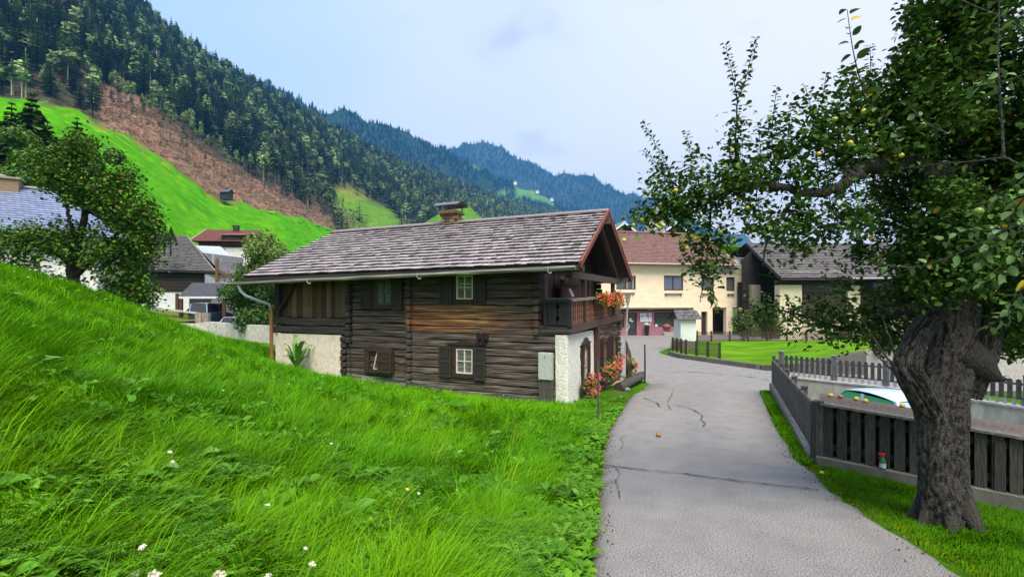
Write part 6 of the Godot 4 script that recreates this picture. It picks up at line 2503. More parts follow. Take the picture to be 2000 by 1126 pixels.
	put("grass_bed", b.mesh(), M.soil, cc)

# ------------------------------------------------------------------ vehicles
func make_car(called: String, label: String, where: Vector3, turn: float, ln: float, wd: float, ht: float, van: bool, col: Color, rails := false, lower := Color(0, 0, 0, 0)) -> Node3D:
	var t := thing(called, label, "van" if van else "car", where, turn)
	var waist := ht * (0.56 if van else 0.60)
	var h2 := wd * 0.5
	# side outline of the body: x forward, nose at +x
	var nose := ln * 0.5
	var tail := -ln * 0.5
	var outline := [Vector2(tail, 0.35), Vector2(tail - 0.02, waist * 0.8), Vector2(tail + 0.05, waist), Vector2(nose * 0.42, waist), Vector2(nose * 0.90, waist * 0.86), Vector2(nose, waist * 0.66), Vector2(nose, 0.34), Vector2(nose - 0.15, 0.2), Vector2(tail + 0.15, 0.22)]
	var b := MB.new()
	b.tint = col if lower.a == 0.0 else lower
	var rings := []
	for s in [[-1.0, 0.93], [-1.0, 1.0], [1.0, 1.0], [1.0, 0.93]]:
		pass
	var zs := [-h2 + 0.0, -h2 + 0.06, h2 - 0.06, h2]
	var ins := [0.06, 0.0, 0.0, 0.06]
	for k in 4:
		var row := []
		for p in outline:
			var c := Vector2(0, waist * 0.5)
			var q: Vector2 = p + (c - p).normalized() * ins[k]
			row.append(Vector3(q.x, q.y, zs[k]))
		row.append(row[0])
		rings.append(row)
	b.sheet(rings)
	for k in [0, 3]:
		var mid := Vector3(0, waist * 0.5, zs[k])
		for i in outline.size():
			b.tri(rings[k][i], mid, rings[k][i + 1])
	put("body", b.mesh(), M.car_paint, t)
	# glasshouse
	var bx := [tail + (0.04 if van else 0.10), nose * 0.46]
	var tx := [tail + (0.16 if van else 0.42), nose * (0.20 if van else 0.10)]
	var zb := h2 - 0.05
	var zt := h2 - (0.16 if van else 0.20)
	var B := [Vector3(bx[0], waist, -zb), Vector3(bx[1], waist, -zb), Vector3(bx[1], waist, zb), Vector3(bx[0], waist, zb)]
	var Tp := [Vector3(tx[0], ht - 0.05, -zt), Vector3(tx[1], ht - 0.05, -zt), Vector3(tx[1], ht - 0.05, zt), Vector3(tx[0], ht - 0.05, zt)]
	b = MB.new()
	b.tint = col
	for k in 4:
		# pillars as slim quads at the corners, dark glass between is a part of its own
		var k2 := (k + 1) % 4
		var u: Vector3 = B[k]
		var w: Vector3 = Tp[k]
		var n1: Vector3 = (B[k2] - B[k]).normalized() * 0.07
		var n2: Vector3 = (B[(k + 3) % 4] - B[k]).normalized() * 0.07
		b.quad(u, w, w + n1, u + n1)
		b.quad(u, u + n2, w + n2, w)
	var rr := []
	for j in 5:
		var row := []
		for i in 7:
			var a := i / 6.0
			var c := j / 4.0
			var p: Vector3 = Tp[0].lerp(Tp[1], a).lerp(Tp[3].lerp(Tp[2], a), c)
			p.y += 0.07 * sin(PI * a) * 1.0 + 0.04 * sin(PI * c)
			row.append(p)
		rr.append(row)
	b.sheet(rr)
	if not van:
		var m0: Vector3 = B[0].lerp(B[1], 0.5)
		for s in [-1.0, 1.0]:
			b.bar(Vector3(m0.x, waist, s * zb), Vector3(m0.x, ht - 0.04, s * zt), 0.08, 0.02)
	put("roof", b.mesh(), M.car_paint, t)
	for k in 4:
		var k2 := (k + 1) % 4
		b = MB.new()
		var inw: Vector3 = -((B[k] + B[k2]) * 0.5 - Vector3((bx[0] + bx[1]) * 0.5, waist, 0)).normalized() * 0.012
		b.quad(B[k] + inw, Tp[k] + inw, Tp[k2] + inw, B[k2] + inw)
		put("window", b.mesh(), M.glass_dark if lower.a == 0.0 or van else (M.glass_pale if k % 2 else M.glass_painted_lawn), t)  # on the court car, reflections are painted into the glass colour
	for sx in [-0.62, 0.62]:
		for sz in [-1.0, 1.0]:
			var wh := Node3D.new()
			wh.name = "wheel"
			t.add_child(wh, true)
			wh.position = Vector3(nose * sx, 0.32, sz * (h2 - 0.11))
			wh.rotation.x = PI / 2 * sz
			b = MB.new()
			b.lathe([Vector2(0.2, 0.11), Vector2(0.29, 0.11), Vector2(0.32, 0.06), Vector2(0.32, -0.08), Vector2(0.2, -0.1)], 18)
			put("tyre", b.mesh(), M.rubber, wh)
			b = MB.new()
			b.tint = Color(0.4, 0.41, 0.43)
			b.lathe([Vector2(0.0, 0.09), Vector2(0.12, 0.10), Vector2(0.21, 0.08)], 12)
			put("rim", b.mesh(), M.metal, wh)
	for s in [-1.0, 1.0]:
		b = MB.new()
		b.tint = Color(0.30, 0.02, 0.02)
		b.cham(Vector3(tail - 0.03, waist * 0.72, s * (h2 - 0.05) - 0.08), Vector3(tail + 0.05, waist * 1.02, s * (h2 - 0.05) + 0.04), 0.015)
		put("taillight", b.mesh(), M.paint, t)
		b = MB.new()
		b.tint = Color(0.75, 0.78, 0.8)
		b.cham(Vector3(nose * 0.93, waist * 0.62, s * (h2 - 0.22) - 0.17), Vector3(nose + 0.012, waist * 0.76, s * (h2 - 0.22) + 0.17), 0.02)
		put("headlight", b.mesh(), M.paint, t)
		if rails:
			b = MB.new()
			b.tint = Color(0.66, 0.68, 0.74)
			b.tube([Vector3(tx[0] + 0.1, ht, s * zt), Vector3(tx[0] + 0.3, ht + 0.09, s * zt), Vector3(tx[1] - 0.3, ht + 0.09, s * zt), Vector3(tx[1] - 0.05, ht + 0.01, s * zt)], [0.025, 0.025, 0.025, 0.025], 6)
			put("roof_rail", b.mesh(), M.metal, t)
	b = MB.new()
	b.tint = Color(0.72, 0.73, 0.74)
	b.cham(Vector3(tail - 0.045, waist * 0.62, -0.26), Vector3(tail - 0.02, waist * 0.62 + 0.12, 0.26), 0.006)
	b.cham(Vector3(nose + 0.002, waist * 0.42, -0.26), Vector3(nose + 0.02, waist * 0.42 + 0.11, 0.26), 0.006)
	put("number_plate", b.mesh(), M.paint, t)
	b = MB.new()
	b.tint = Color(0.03, 0.03, 0.032)
	b.cham(Vector3(tail - 0.05, 0.28, -h2 + 0.05), Vector3(tail + 0.1, 0.52, h2 - 0.05), 0.03)
	b.cham(Vector3(nose - 0.12, 0.24, -h2 + 0.08), Vector3(nose + 0.03, 0.42, h2 - 0.08), 0.03)
	put("bumper", b.mesh(), M.rubber, t)
	return t

func make_cars() -> void:
	var p := at(418, 636, 50)
	p.y = -0.55
	var v := make_car("parked_van", "dark van with pale window frame parked rear outwards under the carport", p + Vector3(0.1, 0.15, 0.6), PI / 2, 4.4, 1.82, 1.98, true, Color(0.30, 0.40, 0.50), false, Color(0.03, 0.055, 0.065))
	p = at(378, 636, 51)
	p.y = -0.6
	make_car("parked_car", "black car in the shade of the carport left of the van", p + Vector3(0.6, 0.2, 0.5), 2.6, 4.3, 1.75, 1.5, false, Color(0.015, 0.015, 0.018))
	p = at(492, 636, 50)
	p.y = -0.42
	make_car("parked_car", "blue car with pale front half hidden by the bush at the carport's right end", p, -0.9, 4.1, 1.75, 1.75, false, Color(0.14, 0.24, 0.55), false)
	p = at(482, 640, 43)
	make_car("parked_car", "silver estate car with roof rails behind the concrete wall", Vector3(p.x, -1.12, p.z), -0.22, 4.5, 1.8, 1.44, false, Color(0.56, 0.57, 0.66), true)
	# car in the sunk court behind the board fence
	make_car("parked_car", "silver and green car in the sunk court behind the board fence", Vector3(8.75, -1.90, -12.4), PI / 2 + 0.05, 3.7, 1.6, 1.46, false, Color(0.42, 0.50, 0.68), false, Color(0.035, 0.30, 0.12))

# ------------------------------------------------------------------ fences and small things
func make_fences() -> void:
	var grey := Color(0.155, 0.150, 0.150)
	# kerb wall under the board fence
	var A := Vector3(4.2, -0.46, -7.1)
	var E := Vector3(8.74, -1.06, -17.2)
	var R := Vector3(4.2 + 0.853 * 6.0, -0.90, -7.1 + 0.522 * 6.0)
	var kw := thing("kerb_wall", "low concrete kerb that carries the grey board fence", "kerb")
	var segs := 6
	for k in segs:
		var a := A.lerp(E, float(k) / segs)
		var c := A.lerp(E, float(k + 1) / segs)
		var b := MB.new()
		b.tint = board_tint(Color(0.26, 0.25, 0.23), 0.1)
		b.bar(a + Vector3(0, -0.25, 0), c + Vector3(-0.004, -0.25, 0.008), 0.16, 0.5)
		put("kerb_stone", b.mesh(), M.concrete, kw)
	for k in 4:
		var a := A.lerp(R, float(k) / 4)
		var c := A.lerp(R, float(k + 1) / 4)
		var b := MB.new()
		b.tint = board_tint(Color(0.17, 0.165, 0.13), 0.1)
		b.bar(a + Vector3(0, -0.22, 0), c + Vector3(-0.008, -0.22, -0.004), 0.22, 0.44)
		put("kerb_stone", b.mesh(), M.concrete, kw)
	# side fence
	var F := thing("board_fence", "weathered grey fence of close upright boards along the lane", "fence")
	var dir := (E - A).normalized()
	var flat := Vector3(dir.x, 0, dir.z).normalized()
	var len := A.distance_to(E)
	var n := 84
	var cross := Basis(flat, Vector3.UP, flat.cross(Vector3.UP))
	for k in n:
		var t := (k + 0.5) / n
		var p := A.lerp(E, t)
		var h := lerpf(0.70, 0.80, t) + rng.randf_range(-0.015, 0.015)
		var w := rng.randf_range(0.098, 0.118)
		var b := MB.new()
		b.tint = board_tint(grey, 0.28)
		b.prism(PackedVector2Array([Vector2(-w / 2, 0.03), Vector2(w / 2, 0.03), Vector2(w / 2, h - 0.03), Vector2(w * 0.25, h), Vector2(-w * 0.25, h), Vector2(-w / 2, h - 0.03)]), -0.011, 0.011, Transform3D(cross, p))
		put("board", b.mesh(), M.plank_wood, F)
	for k in 7:
		var p: Vector3 = A.lerp(E, k / 6.0) - cross.z * 0.055 * -1.0
		var b := MB.new()
		b.tint = Color(0.135, 0.130, 0.128)
		var hh := lerpf(0.74, 0.90, k / 6.0)
		b.box(p + Vector3(0, hh / 2 - 0.02, 0) + cross.z * 0.0, Vector3(0.09, hh, 0.09), cross)
		b.box(p + Vector3(0, hh, 0), Vector3(0.11, 0.03, 0.11), cross)
		put("post", b.mesh(), M.plank_wood, F)
	for hy in [0.18, 0.60]:
		var b := MB.new()
		b.tint = Color(0.12, 0.115, 0.11)
		b.bar(A + Vector3(0, hy, 0) + cross.z * 0.035, E + Vector3(0, hy + 0.08, 0) + cross.z * 0.035, 0.04, 0.07)
		put("rail", b.mesh(), M.plank_wood, F)
	# front fence, spaced boards under the deck
	var G := thing("plank_fence", "dark fence of spaced upright planks behind the apple tree trunk", "fence")
	var fd := Vector3(0.853, 0, 0.522)
	var fb := Basis(fd, Vector3.UP, fd.cross(Vector3.UP))
	for k in 37:
		var s := 0.16 + k * 0.157
		var p := A.lerp(R, s / 6.0)
		var h := 0.715 - 0.012 * s * 0.5 + rng.randf_range(-0.008, 0.004)
		var b := MB.new()
		b.tint = board_tint(Color(0.085, 0.082, 0.066), 0.3)
		b.prism(PackedVector2Array([Vector2(-0.057, 0.01), Vector2(0.057, 0.01), Vector2(0.057, h - 0.055), Vector2(0.02, h - 0.02), Vector2(-0.02, h - 0.02), Vector2(-0.057, h - 0.055)]), -0.012, 0.012, Transform3D(fb, p))
		put("plank", b.mesh(), M.plank_wood, G)
	for k in 4:
		var p := A.lerp(R, (0.0 + k * 1.9) / 6.0)
		var b := MB.new()
		b.tint = Color(0.075, 0.070, 0.058)
		var ph := 0.76 if k == 0 else 0.60
		b.box(p + Vector3(0, ph / 2 - 0.02, 0) + fb.z * -0.01, Vector3(0.10, ph, 0.10), fb)
		put("post", b.mesh(), M.plank_wood, G)
	for hy in [0.14, 0.56]:
		var b := MB.new()
		b.tint = Color(0.07, 0.065, 0.052)
		b.bar(A + Vector3(0, hy, 0) - fb.z * 0.04, R + Vector3(0, hy - 0.02, 0) - fb.z * 0.04, 0.03, 0.09)
		put("rail", b.mesh(), M.plank_wood, G)
	# the weathered deck of boards lying on the fence top
	var D := thing("board_deck", "weathered brown board deck lying on top of the plank fence", "deck")
	var back := -fb.z
	if back.z > 0:
		back = -back
	for k in 5:
		var a := A + Vector3(0, 0.715, 0) + back * (k * 0.175 + 0.02) + fd * 0.06
		var c := R + Vector3(0, 0.60, 0) + back * (k * 0.175 + 0.02)
		for q in 2:
			var u := a.lerp(c, 0.0 if q == 0 else 0.42 + 0.07 * (k % 3))
			var w := a.lerp(c, 0.418 + 0.07 * (k % 3) if q == 0 else 1.0)
			var b := MB.new()
			b.tint = board_tint(Color(0.19, 0.135, 0.105), 0.22) if k > 0 else board_tint(Color(0.26, 0.23, 0.19), 0.15)
			b.bar(u, w, 0.168, 0.032)
			put("deck_board", b.mesh(), M.plank_wood2, D)
	var b2 := MB.new()
	b2.tint = Color(0.03, 0.03, 0.03)  # near black sheet behind the planks, closing the gaps
	b2.bar(A + Vector3(0, 0.12, 0) + back * 0.55, R + Vector3(0, 0.0, 0) + back * 0.55, 0.03, 1.1)
	put("dark_gap_sheet", b2.mesh(), M.plank_wood, D)
	# fallen apples
	var spots := [[1623, 0.62, "yellow apple on the deck, nearest its left end"], [1643, 0.66, "brown shrivelled apple on the deck between two yellow ones"], [1672, 0.68, "large yellow apple in the middle of the deck"], [1690, 0.62, "yellow apple on the deck nearest to the viewer"], [1764, 0.74, "pinkish apple on the deck close to the tree trunk"]]
	for s in spots:
		var k := 0.0
		var best := Vector3.ZERO
		var err := 1e9
		for i in 200:
			var p: Vector3 = (A + Vector3(0, 0.715, 0)).lerp(R + Vector3(0, 0.60, 0), i / 200.0 * 0.5) + back * s[1]
			var e := absf(px_of(p).x - s[0])
			if e < err:
				err = e
				best = p
		put_apple(best + Vector3(0, 0.046, 0), 0.036, s[2], Color(0.62, 0.48, 0.06) if not "brown" in s[2] else Color(0.35, 0.16, 0.05))
	put_apple(on_ground(1552, 6.55, 0.03) + Vector3(0.35, 0, 0), 0.03, "yellow green windfall apple in the grass below the plank fence", Color(0.5, 0.5, 0.06))
	var rd := 8.9
	put_apple(Vector3(0.286 * rd, road_y(rd) + 0.04, -rd), 0.045, "lone rotten brown apple lying on the lane", Color(0.36, 0.15, 0.03))
	put_apple(on_ground(1505, 14.0, 0.03) + Vector3(-0.1, 0, 0), 0.04, "brownish windfall at the foot of the kerb far up the fence", Color(0.4, 0.25, 0.08))
	# spray bottle on the kerb
	var sp := A.lerp(R, 0.127) + Vector3(0, 0.0, 0) - back * 0.07
	var S := thing("spray_bottle", "green spray bottle with red head standing on the kerb", "bottle", sp, -0.5)
	var b := MB.new()
	b.tint = Color(0.01, 0.17, 0.07)
	b.lathe([Vector2(0, 0), Vector2(0.034, 0), Vector2(0.036, 0.02), Vector2(0.036, 0.10), Vector2(0.026, 0.135), Vector2(0.015, 0.155), Vector2(0.014, 0.165)], 14)
	put("bottle_body", b.mesh(), M.paint, S)
	b = MB.new()
	b.tint = Color(0.55, 0.66, 0.62)
	b.lathe([Vector2(0.0365, 0.025), Vector2(0.0368, 0.085)], 14)
	put("label_band", b.mesh(), M.paint, S)
	b = MB.new()
	b.tint = Color(0.62, 0.02, 0.02)
	b.lathe([Vector2(0.017, 0.16), Vector2(0.017, 0.18), Vector2(0.012, 0.182)], 10)
	b.cham(Vector3(-0.045, 0.18, -0.013), Vector3(0.028, 0.208, 0.013), 0.006)
	b.bar(Vector3(-0.02, 0.18, 0), Vector3(-0.034, 0.14, 0), 0.014, 0.01)
	put("spray_head", b.mesh(), M.paint, S)

	# pale concrete wall of the court with a picket fence on top
	var wall_pts := [Vector3(8.9, -0.80, -16.9), Vector3(9.9, -0.80, -15.7), Vector3(10.75, -0.80, -14.7), Vector3(11.4, -0.80, -13.2), Vector3(11.9, -0.80, -11.8), Vector3(12.6, -0.82, -9.5), Vector3(13.4, -0.85, -7.0)]
	var W := thing("court_wall", "pale stained concrete wall of the sunk parking court", "wall")
	var P := thing("picket_fence", "grey picket fence with white painted foot on the court wall", "fence")
	for k in wall_pts.size() - 1:
		var a: Vector3 = wall_pts[k]
		var c: Vector3 = wall_pts[k + 1]
		var d2 := (c - a).normalized()
		b = MB.new()
		b.tint = board_tint(Color(0.58, 0.54, 0.46), 0.05)
		b.bar(a + Vector3(0, -0.60, 0), c + Vector3(0, -0.60, 0) - d2 * 0.012, 0.22, 1.2)
		put("wall_panel", b.mesh(), M.concrete, W)
		b = MB.new()
		b.tint = Color(0.60, 0.58, 0.55)
		b.bar(a + Vector3(0, 0.02, 0), c + Vector3(0, 0.02, 0), 0.28, 0.05)
		put("coping", b.mesh(), M.concrete, W)
		var bs := Basis(d2, Vector3.UP, d2.cross(Vector3.UP))
		var hh := lerpf(0.72, 0.62, k / 5.0)
		b = MB.new()
		b.tint = Color(0.24, 0.24, 0.26)
		b.box(a + Vector3(0, hh * 0.5 + 0.06, 0), Vector3(0.13, hh + 0.08, 0.10), bs)
		b.tint = Color(0.5, 0.5, 0.52)
		b.box(a + Vector3(0, hh + 0.11, 0), Vector3(0.15, 0.03, 0.12), bs)
		put("post", b.mesh(), M.plank_wood, P)
		for hy in [0.16, hh - 0.16]:
			b = MB.new()
			b.tint = Color(0.48, 0.48, 0.50) if hy < 0.3 else Color(0.22, 0.21, 0.21)
			b.bar(a + Vector3(0, hy + 0.04, 0) - bs.z * 0.03, c + Vector3(0, hy + 0.04, 0) - bs.z * 0.03, 0.035, 0.05)
			put("rail", b.mesh(), M.plank_wood, P)
		var m := int(a.distance_to(c) / 0.155)
		for i in range(1, m):
			var p := a.lerp(c, float(i) / m)
			b = MB.new()
			b.tint = board_tint(Color(0.13, 0.12, 0.12), 0.25)
			var w := 0.048
			var pl := PackedVector2Array([Vector2(-w, 0.19), Vector2(w, 0.19), Vector2(w, hh - 0.05)])
			for q in range(1, 6):
				pl.append(Vector2(cos(PI * q / 6.0) * w, hh - 0.05 + sin(PI * q / 6.0) * w))
			pl.append(Vector2(-w, hh - 0.05))
			b.prism(pl, -0.01, 0.012, Transform3D(bs, p))
			# the painted foot of the same picket
			b.tint = Color(0.60, 0.60, 0.62)
			b.prism(PackedVector2Array([Vector2(-w * 0.75, 0.04), Vector2(w * 0.75, 0.04), Vector2(w * 0.75, 0.189), Vector2(-w * 0.75, 0.189)]), -0.01, 0.013, Transform3D(bs, p + d2 * 0.075))
			put("picket", b.mesh(), M.plank_wood, P)
	b = MB.new()
	b.tint = Color(0.22, 0.21, 0.21)
	b.quad(Vector3(4.9, -1.84, -7.3), Vector3(9.2, -1.84, -16.6), Vector3(13.2, -1.84, -12.0), Vector3(13.6, -1.84, -2.5))
	setting(put("parking_court", b.mesh(), M.asphalt), "sunk asphalt court behind the board fence")

	# garden across the lane: lawn, mossy wall, lattice fences
	var front := [Vector3(9.7, -1.36, -31.2), Vector3(9.8, -1.36, -29.2), Vector3(10.8, -1.34, -26.7), Vector3(11.8, -1.33, -24.4), Vector3(12.8, -1.08, -22.9), Vector3(15.3, -0.44, -22.2), Vector3(19.0, 0.0, -21.3), Vector3(27.0, 0.4, -20.0)]
	var rear := [Vector3(12.0, -1.20, -38.5), Vector3(13.0, -1.20, -38.2), Vector3(15.0, -1.18, -37.8), Vector3(17.0, -1.16, -37.4), Vector3(19.0, -1.1, -36.9), Vector3(21.5, -1.05, -36.4), Vector3(25.0, -0.9, -35.6), Vector3(34.0, -0.6, -34.0)]
	var lr := []
	var lc := []
	for j in 13:
		var row := []
		var line := []
		for k in front.size():
			var t := j / 12.0
			var p: Vector3 = front[k].lerp(rear[k], t)
			p.y += -0.15 * sin(PI * t) * (1.0 if k > 4 else 0.3)
			row.append(p)
			line.append(Color(0.085, 0.25, 0.008).lerp(Color(0.15, 0.30, 0.015), clampf(0.5 + noise_b.get_noise_2d(p.x * 2.0, p.z * 2.0), 0, 1)))
		lr.append(row)
		lc.append(line)
	b = MB.new()
	b.sheet(lr, lc)
	setting(put("garden_lawn", b.mesh(), M.meadow), "bright mown lawn of the garden across the lane")
	var gw := thing("garden_wall", "mossy grey retaining wall below the garden lawn, paler to the right", "wall")
	for k in range(3, front.size() - 1):
		b = MB.new()
		b.tint = Color(0.14, 0.135, 0.12) if k < 5 else Color(0.46, 0.44, 0.39)
		var a: Vector3 = front[k] + Vector3(0, -0.015, 0.12)
		var c: Vector3 = front[k + 1] + Vector3(0, -0.015, 0.12)
		var lo := Vector3(0, -2.2, 0)
		var bk := Vector3(0, 0, -0.3)
		b.quad(a + lo, a, c, c + lo)
		b.quad(a, a + bk, c + bk, c)
		put("wall_panel", b.mesh(), M.plaster, gw)
	var gk := thing("garden_kerb", "low mossy kerb curving round the corner of the garden", "kerb")
	for k in 3:
		for q in 4:
			var a: Vector3 = front[k].lerp(front[k + 1], q / 4.0)
			var c: Vector3 = front[k].lerp(front[k + 1], (q + 1) / 4.0)
			b = MB.new()
			b.tint = board_tint(Color(0.20, 0.19, 0.14), 0.2)
			b.bar(a + Vector3(-0.1, -0.12, 0.1), c + Vector3(-0.1, -0.12, 0.1), 0.26, 0.34)
			put("kerb_stone", b.mesh(), M.stone, gk)
	lattice("lattice_fence", "low brown lattice fence curving round the shrine corner of the garden", [front[0] + Vector3(0.1, 0.05, 0), front[1] + Vector3(0.12, 0.05, 0), front[2] + Vector3(0.08, 0.05, -0.1)], 0.78, 3)
	lattice("lattice_fence", "long brown lattice fence along the back of the garden lawn", [Vector3(12.6, -1.22, -37.6), Vector3(14.5, -1.2, -37.2), Vector3(17.0, -1.18, -36.8), Vector3(19.5, -1.12, -36.3), Vector3(22.0, -1.06, -35.8), Vector3(25.0, -0.95, -35.0), Vector3(29.0, -0.8, -34.0)], 0.72, 2)

func put_apple(p: Vector3, r: float, label: String, col: Color, parent: Node = null) -> void:
	var b := MB.new()
	b.tint = col
	var prof := []
	for k in 9:
		var a := PI * k / 8.0
		var rr := sin(a) * r
		var y := -cos(a) * r * 0.9
		if k == 8:
			y -= r * 0.18
		if k == 0:
			y += r * 0.12
		prof.append(Vector2(maxf(rr, 0.0005), y))
	b.lathe(prof, 12)
	b.tint = Color(0.07, 0.045, 0.02)
	b.tube([Vector3(0, r * 0.7, 0), Vector3(r * 0.15, r * 1.35, 0)], [r * 0.06, r * 0.05], 5)
	if parent != null:
		var o := put("apple", b.mesh(), M.fruit, parent)
		o.position = p
		return
	var t := put("apple", b.mesh(), M.fruit)
	t.position = p
	tag(t, label, "apple")

func lattice(called: String, label: String, pts: Array, h: float, per: int) -> void:
	var F := thing(called, label, "fence")
	var posts := []
	for k in pts.size() - 1:
		for q in per:
			posts.append(pts[k].lerp(pts[k + 1], float(q) / per))
	posts.append(pts[-1])
	for p in posts:
		var b := MB.new()
		b.tint = Color(0.085, 0.050, 0.035)
		b.cham(p + Vector3(-0.05, -0.2, -0.05), p + Vector3(0.05, h + 0.06, 0.05), 0.012)
		put("post", b.mesh(), M.plank_wood, F)
	var b := MB.new()
	for k in posts.size() - 1:
		var a: Vector3 = posts[k]
		var c: Vector3 = posts[k + 1]
		var l := a.distance_to(c)
		var d := (c - a) / l
		var out := d.cross(Vector3.UP).normalized() * 0.012
		var n := int(l / 0.135)
		for i in range(-6, n + 1):
			for s in 2:
				var x0 := i * l / n
				var x1 := x0 + h * 0.80
				var y0 := 0.04
				var y1 := h
				if x0 < 0.0:
					y0 = lerpf(0.04, h, -x0 / (x1 - x0))
					x0 = 0.0
				if x1 > l:
					y1 = lerpf(y0, h, (l - x0) / (x1 - x0))
					x1 = l
				if x1 - x0 < 0.05:
					continue
				b.tint = board_tint(Color(0.125, 0.075, 0.052), 0.3)
				if s == 0:
					b.bar(a + d * x0 + Vector3(0, y0, 0) + out, a + d * x1 + Vector3(0, y1, 0) + out, 0.030, 0.014, out)
				else:
					b.bar(a + d * (l - x0) + Vector3(0, y0, 0) - out, a + d * (l - x1) + Vector3(0, y1, 0) - out, 0.030, 0.014, out)
	stuff(put("lattice_slats", b.mesh(), M.plank_wood, F))

func make_small_things() -> void:
	# street lamp
	var lp := at(1222, 694, 30)
	var Lm := thing("street_lamp", "slim grey street lamp with a flat disc over a cone lantern", "street lamp", lp, 0.0)
	var b := MB.new()
	b.tint = Color(0.40, 0.41, 0.43)
	b.tube([Vector3(0, -0.1, 0), Vector3(0.02, 1.2, 0), Vector3(0.12, 3.0, 0)], [0.062, 0.055, 0.045], 10)
	put("pole", b.mesh(), M.metal, Lm)
	b = MB.new()
	b.tint = Color(0.50, 0.51, 0.53)
	b.lathe([Vector2(0.045, 2.85), Vector2(0.07, 3.0), Vector2(0.13, 3.2)], 14, Vector3(0.13, 0, 0))
	put("lantern_foot", b.mesh(), M.metal, Lm)
	b = MB.new()
	b.tint = Color(0.72, 0.62, 0.34)
	b.lathe([Vector2(0.13, 3.2), Vector2(0.17, 3.58), Vector2(0.0, 3.6)], 14, Vector3(0.13, 0, 0))
	put("lantern_glass", b.mesh(), M.paint, Lm)
	b = MB.new()
	b.tint = Color(0.60, 0.61, 0.62)
	b.lathe([Vector2(0.0, 3.62), Vector2(0.55, 3.66), Vector2(0.56, 3.69), Vector2(0.3, 3.74), Vector2(0.0, 3.76)], 20, Vector3(-0.02, 0, 0))
	put("disc", b.mesh(), M.metal, Lm)
	b = MB.new()
	b.tint = Color(0.72, 0.74, 0.76)
	b.bar(Vector3(0.06, 1.95, 0.06), Vector3(0.22, 1.72, 0.06), 0.04, 0.03)
	b.bar(Vector3(0.22, 1.72, 0.06), Vector3(0.06, 1.45, 0.06), 0.04, 0.03)
	put("zigzag_sign_bracket", b.mesh(), M.metal, Lm)
	# two snow marker posts
	for q in [[1168, 828, 705, 10.4, 0.028, "thin grey wooden marker post in the grass before the white corner"], [1259.5, 741, 672, 20.3, 0.042, "dark thin marker post at the lane edge near the log"]]:
		var d: float = q[3]
		var g := on_ground(q[0], d)
		var pt := thing("marker_post", q[5], "post", g)
		b = MB.new()
		b.tint = Color(0.17, 0.15, 0.13) if q[3] < 15.0 else Color(0.06, 0.05, 0.045)
		var tp: float = CAM_H - (q[2] - HORIZON) / 1000.0 * d - g.y
		b.tube([Vector3(0, -0.3, 0), Vector3(0.01, tp * 0.5, 0), Vector3(0.0, tp, 0)], [q[4] * 0.8, q[4] * 0.82, q[4] * 0.7], 8)
		put("stake", b.mesh(), M.plank_wood, pt)
	# log lying by the gable wall on two stones
	var l0 := at(1208, 757, 17.3)
	var l1 := at(1254, 733, 20.6)
	var lg := thing("lying_log", "grey barked log lying on stones along the lane edge", "log")
	b = MB.new()
	b.tint = Color(0.22, 0.20, 0.18)
	var pts := []
	var rad := []
	for k in 12:
		pts.append(l0.lerp(l1, k / 11.0))
		rad.append(0.165 + 0.01 * sin(k * 2.1))
	b.tube(pts, rad, 14, false, 0.06)
	put("bark", b.mesh(), M.bark, lg)
	for e in [[l0, -1.0], [l1, 1.0]]:
		b = MB.new()
		b.tint = Color(0.06, 0.042, 0.032)
		var ax := (l1 - l0).normalized()
		var u := ax.cross(Vector3.UP).normalized()
		var w := ax.cross(u)
		for k in 14:
			var a := TAU * k / 14
			var c := TAU * (k + 1) / 14
			b.tri(e[0] + ax * e[1] * 0.01, e[0] + (u * cos(a) + w * sin(a)) * 0.165, e[0] + (u * cos(c) + w * sin(c)) * 0.165)
		put("cut_end", b.mesh(), M.stone, lg)
	for q in [[1222, 765, 17.6, 0.17, "flat grey stone under the near end of the lying log"], [1246, 688 + 0, 0.0, 0.0, ""]]:
		if q[3] > 0.0:
			var g := on_ground(q[0], q[2], 0.04)
			var st := put("stone", stone_mesh(q[3]), M.stone)
			st.position = g
			st.scale.y = 0.5
			tag(st, q[4], "stone")

func stone_mesh(r: float) -> ArrayMesh:
	var b := MB.new()
	b.tint = Color(0.30, 0.29, 0.27)
	var rows := []
	for j in 7:
		var row := []
		for i in 11:
			var a := TAU * (i % 10) / 10.0
			var e := PI * j / 6.0 - PI / 2
			var v := Vector3(cos(a) * cos(e), sin(e), sin(a) * cos(e))
			row.append(v * r * (1.0 + 0.35 * noise_b.get_noise_3d(v.x * 3.0 + r * 50.0, v.y * 3.0, v.z * 3.0)))
		rows.append(row)
	b.sheet(rows)
	return b.mesh()

# ------------------------------------------------------------------ trees close by
func leaf_mesh(wide: float, curl: float, fold: float) -> ArrayMesh:
	# along +x, length 1, upper side +y, pointed tip, folded on the midrib
	var b := MB.new()
	var xs := [0.0, 0.18, 0.42, 0.7, 0.9, 1.0]
	var ws := [0.02, 0.75, 1.0, 0.78, 0.35, 0.0]
	var rows := [[], [], []]
	for i in 6:
		var y: float = -curl * xs[i] * xs[i] + 0.05 * xs[i]
		var w: float = ws[i] * wide * 0.5
		rows[0].append(Vector3(xs[i], y + fold * w, -w))
		rows[1].append(Vector3(xs[i], y, 0))
		rows[2].append(Vector3(xs[i], y + fold * w, w))
	b.sheet(rows, [], true)
	return b.mesh()

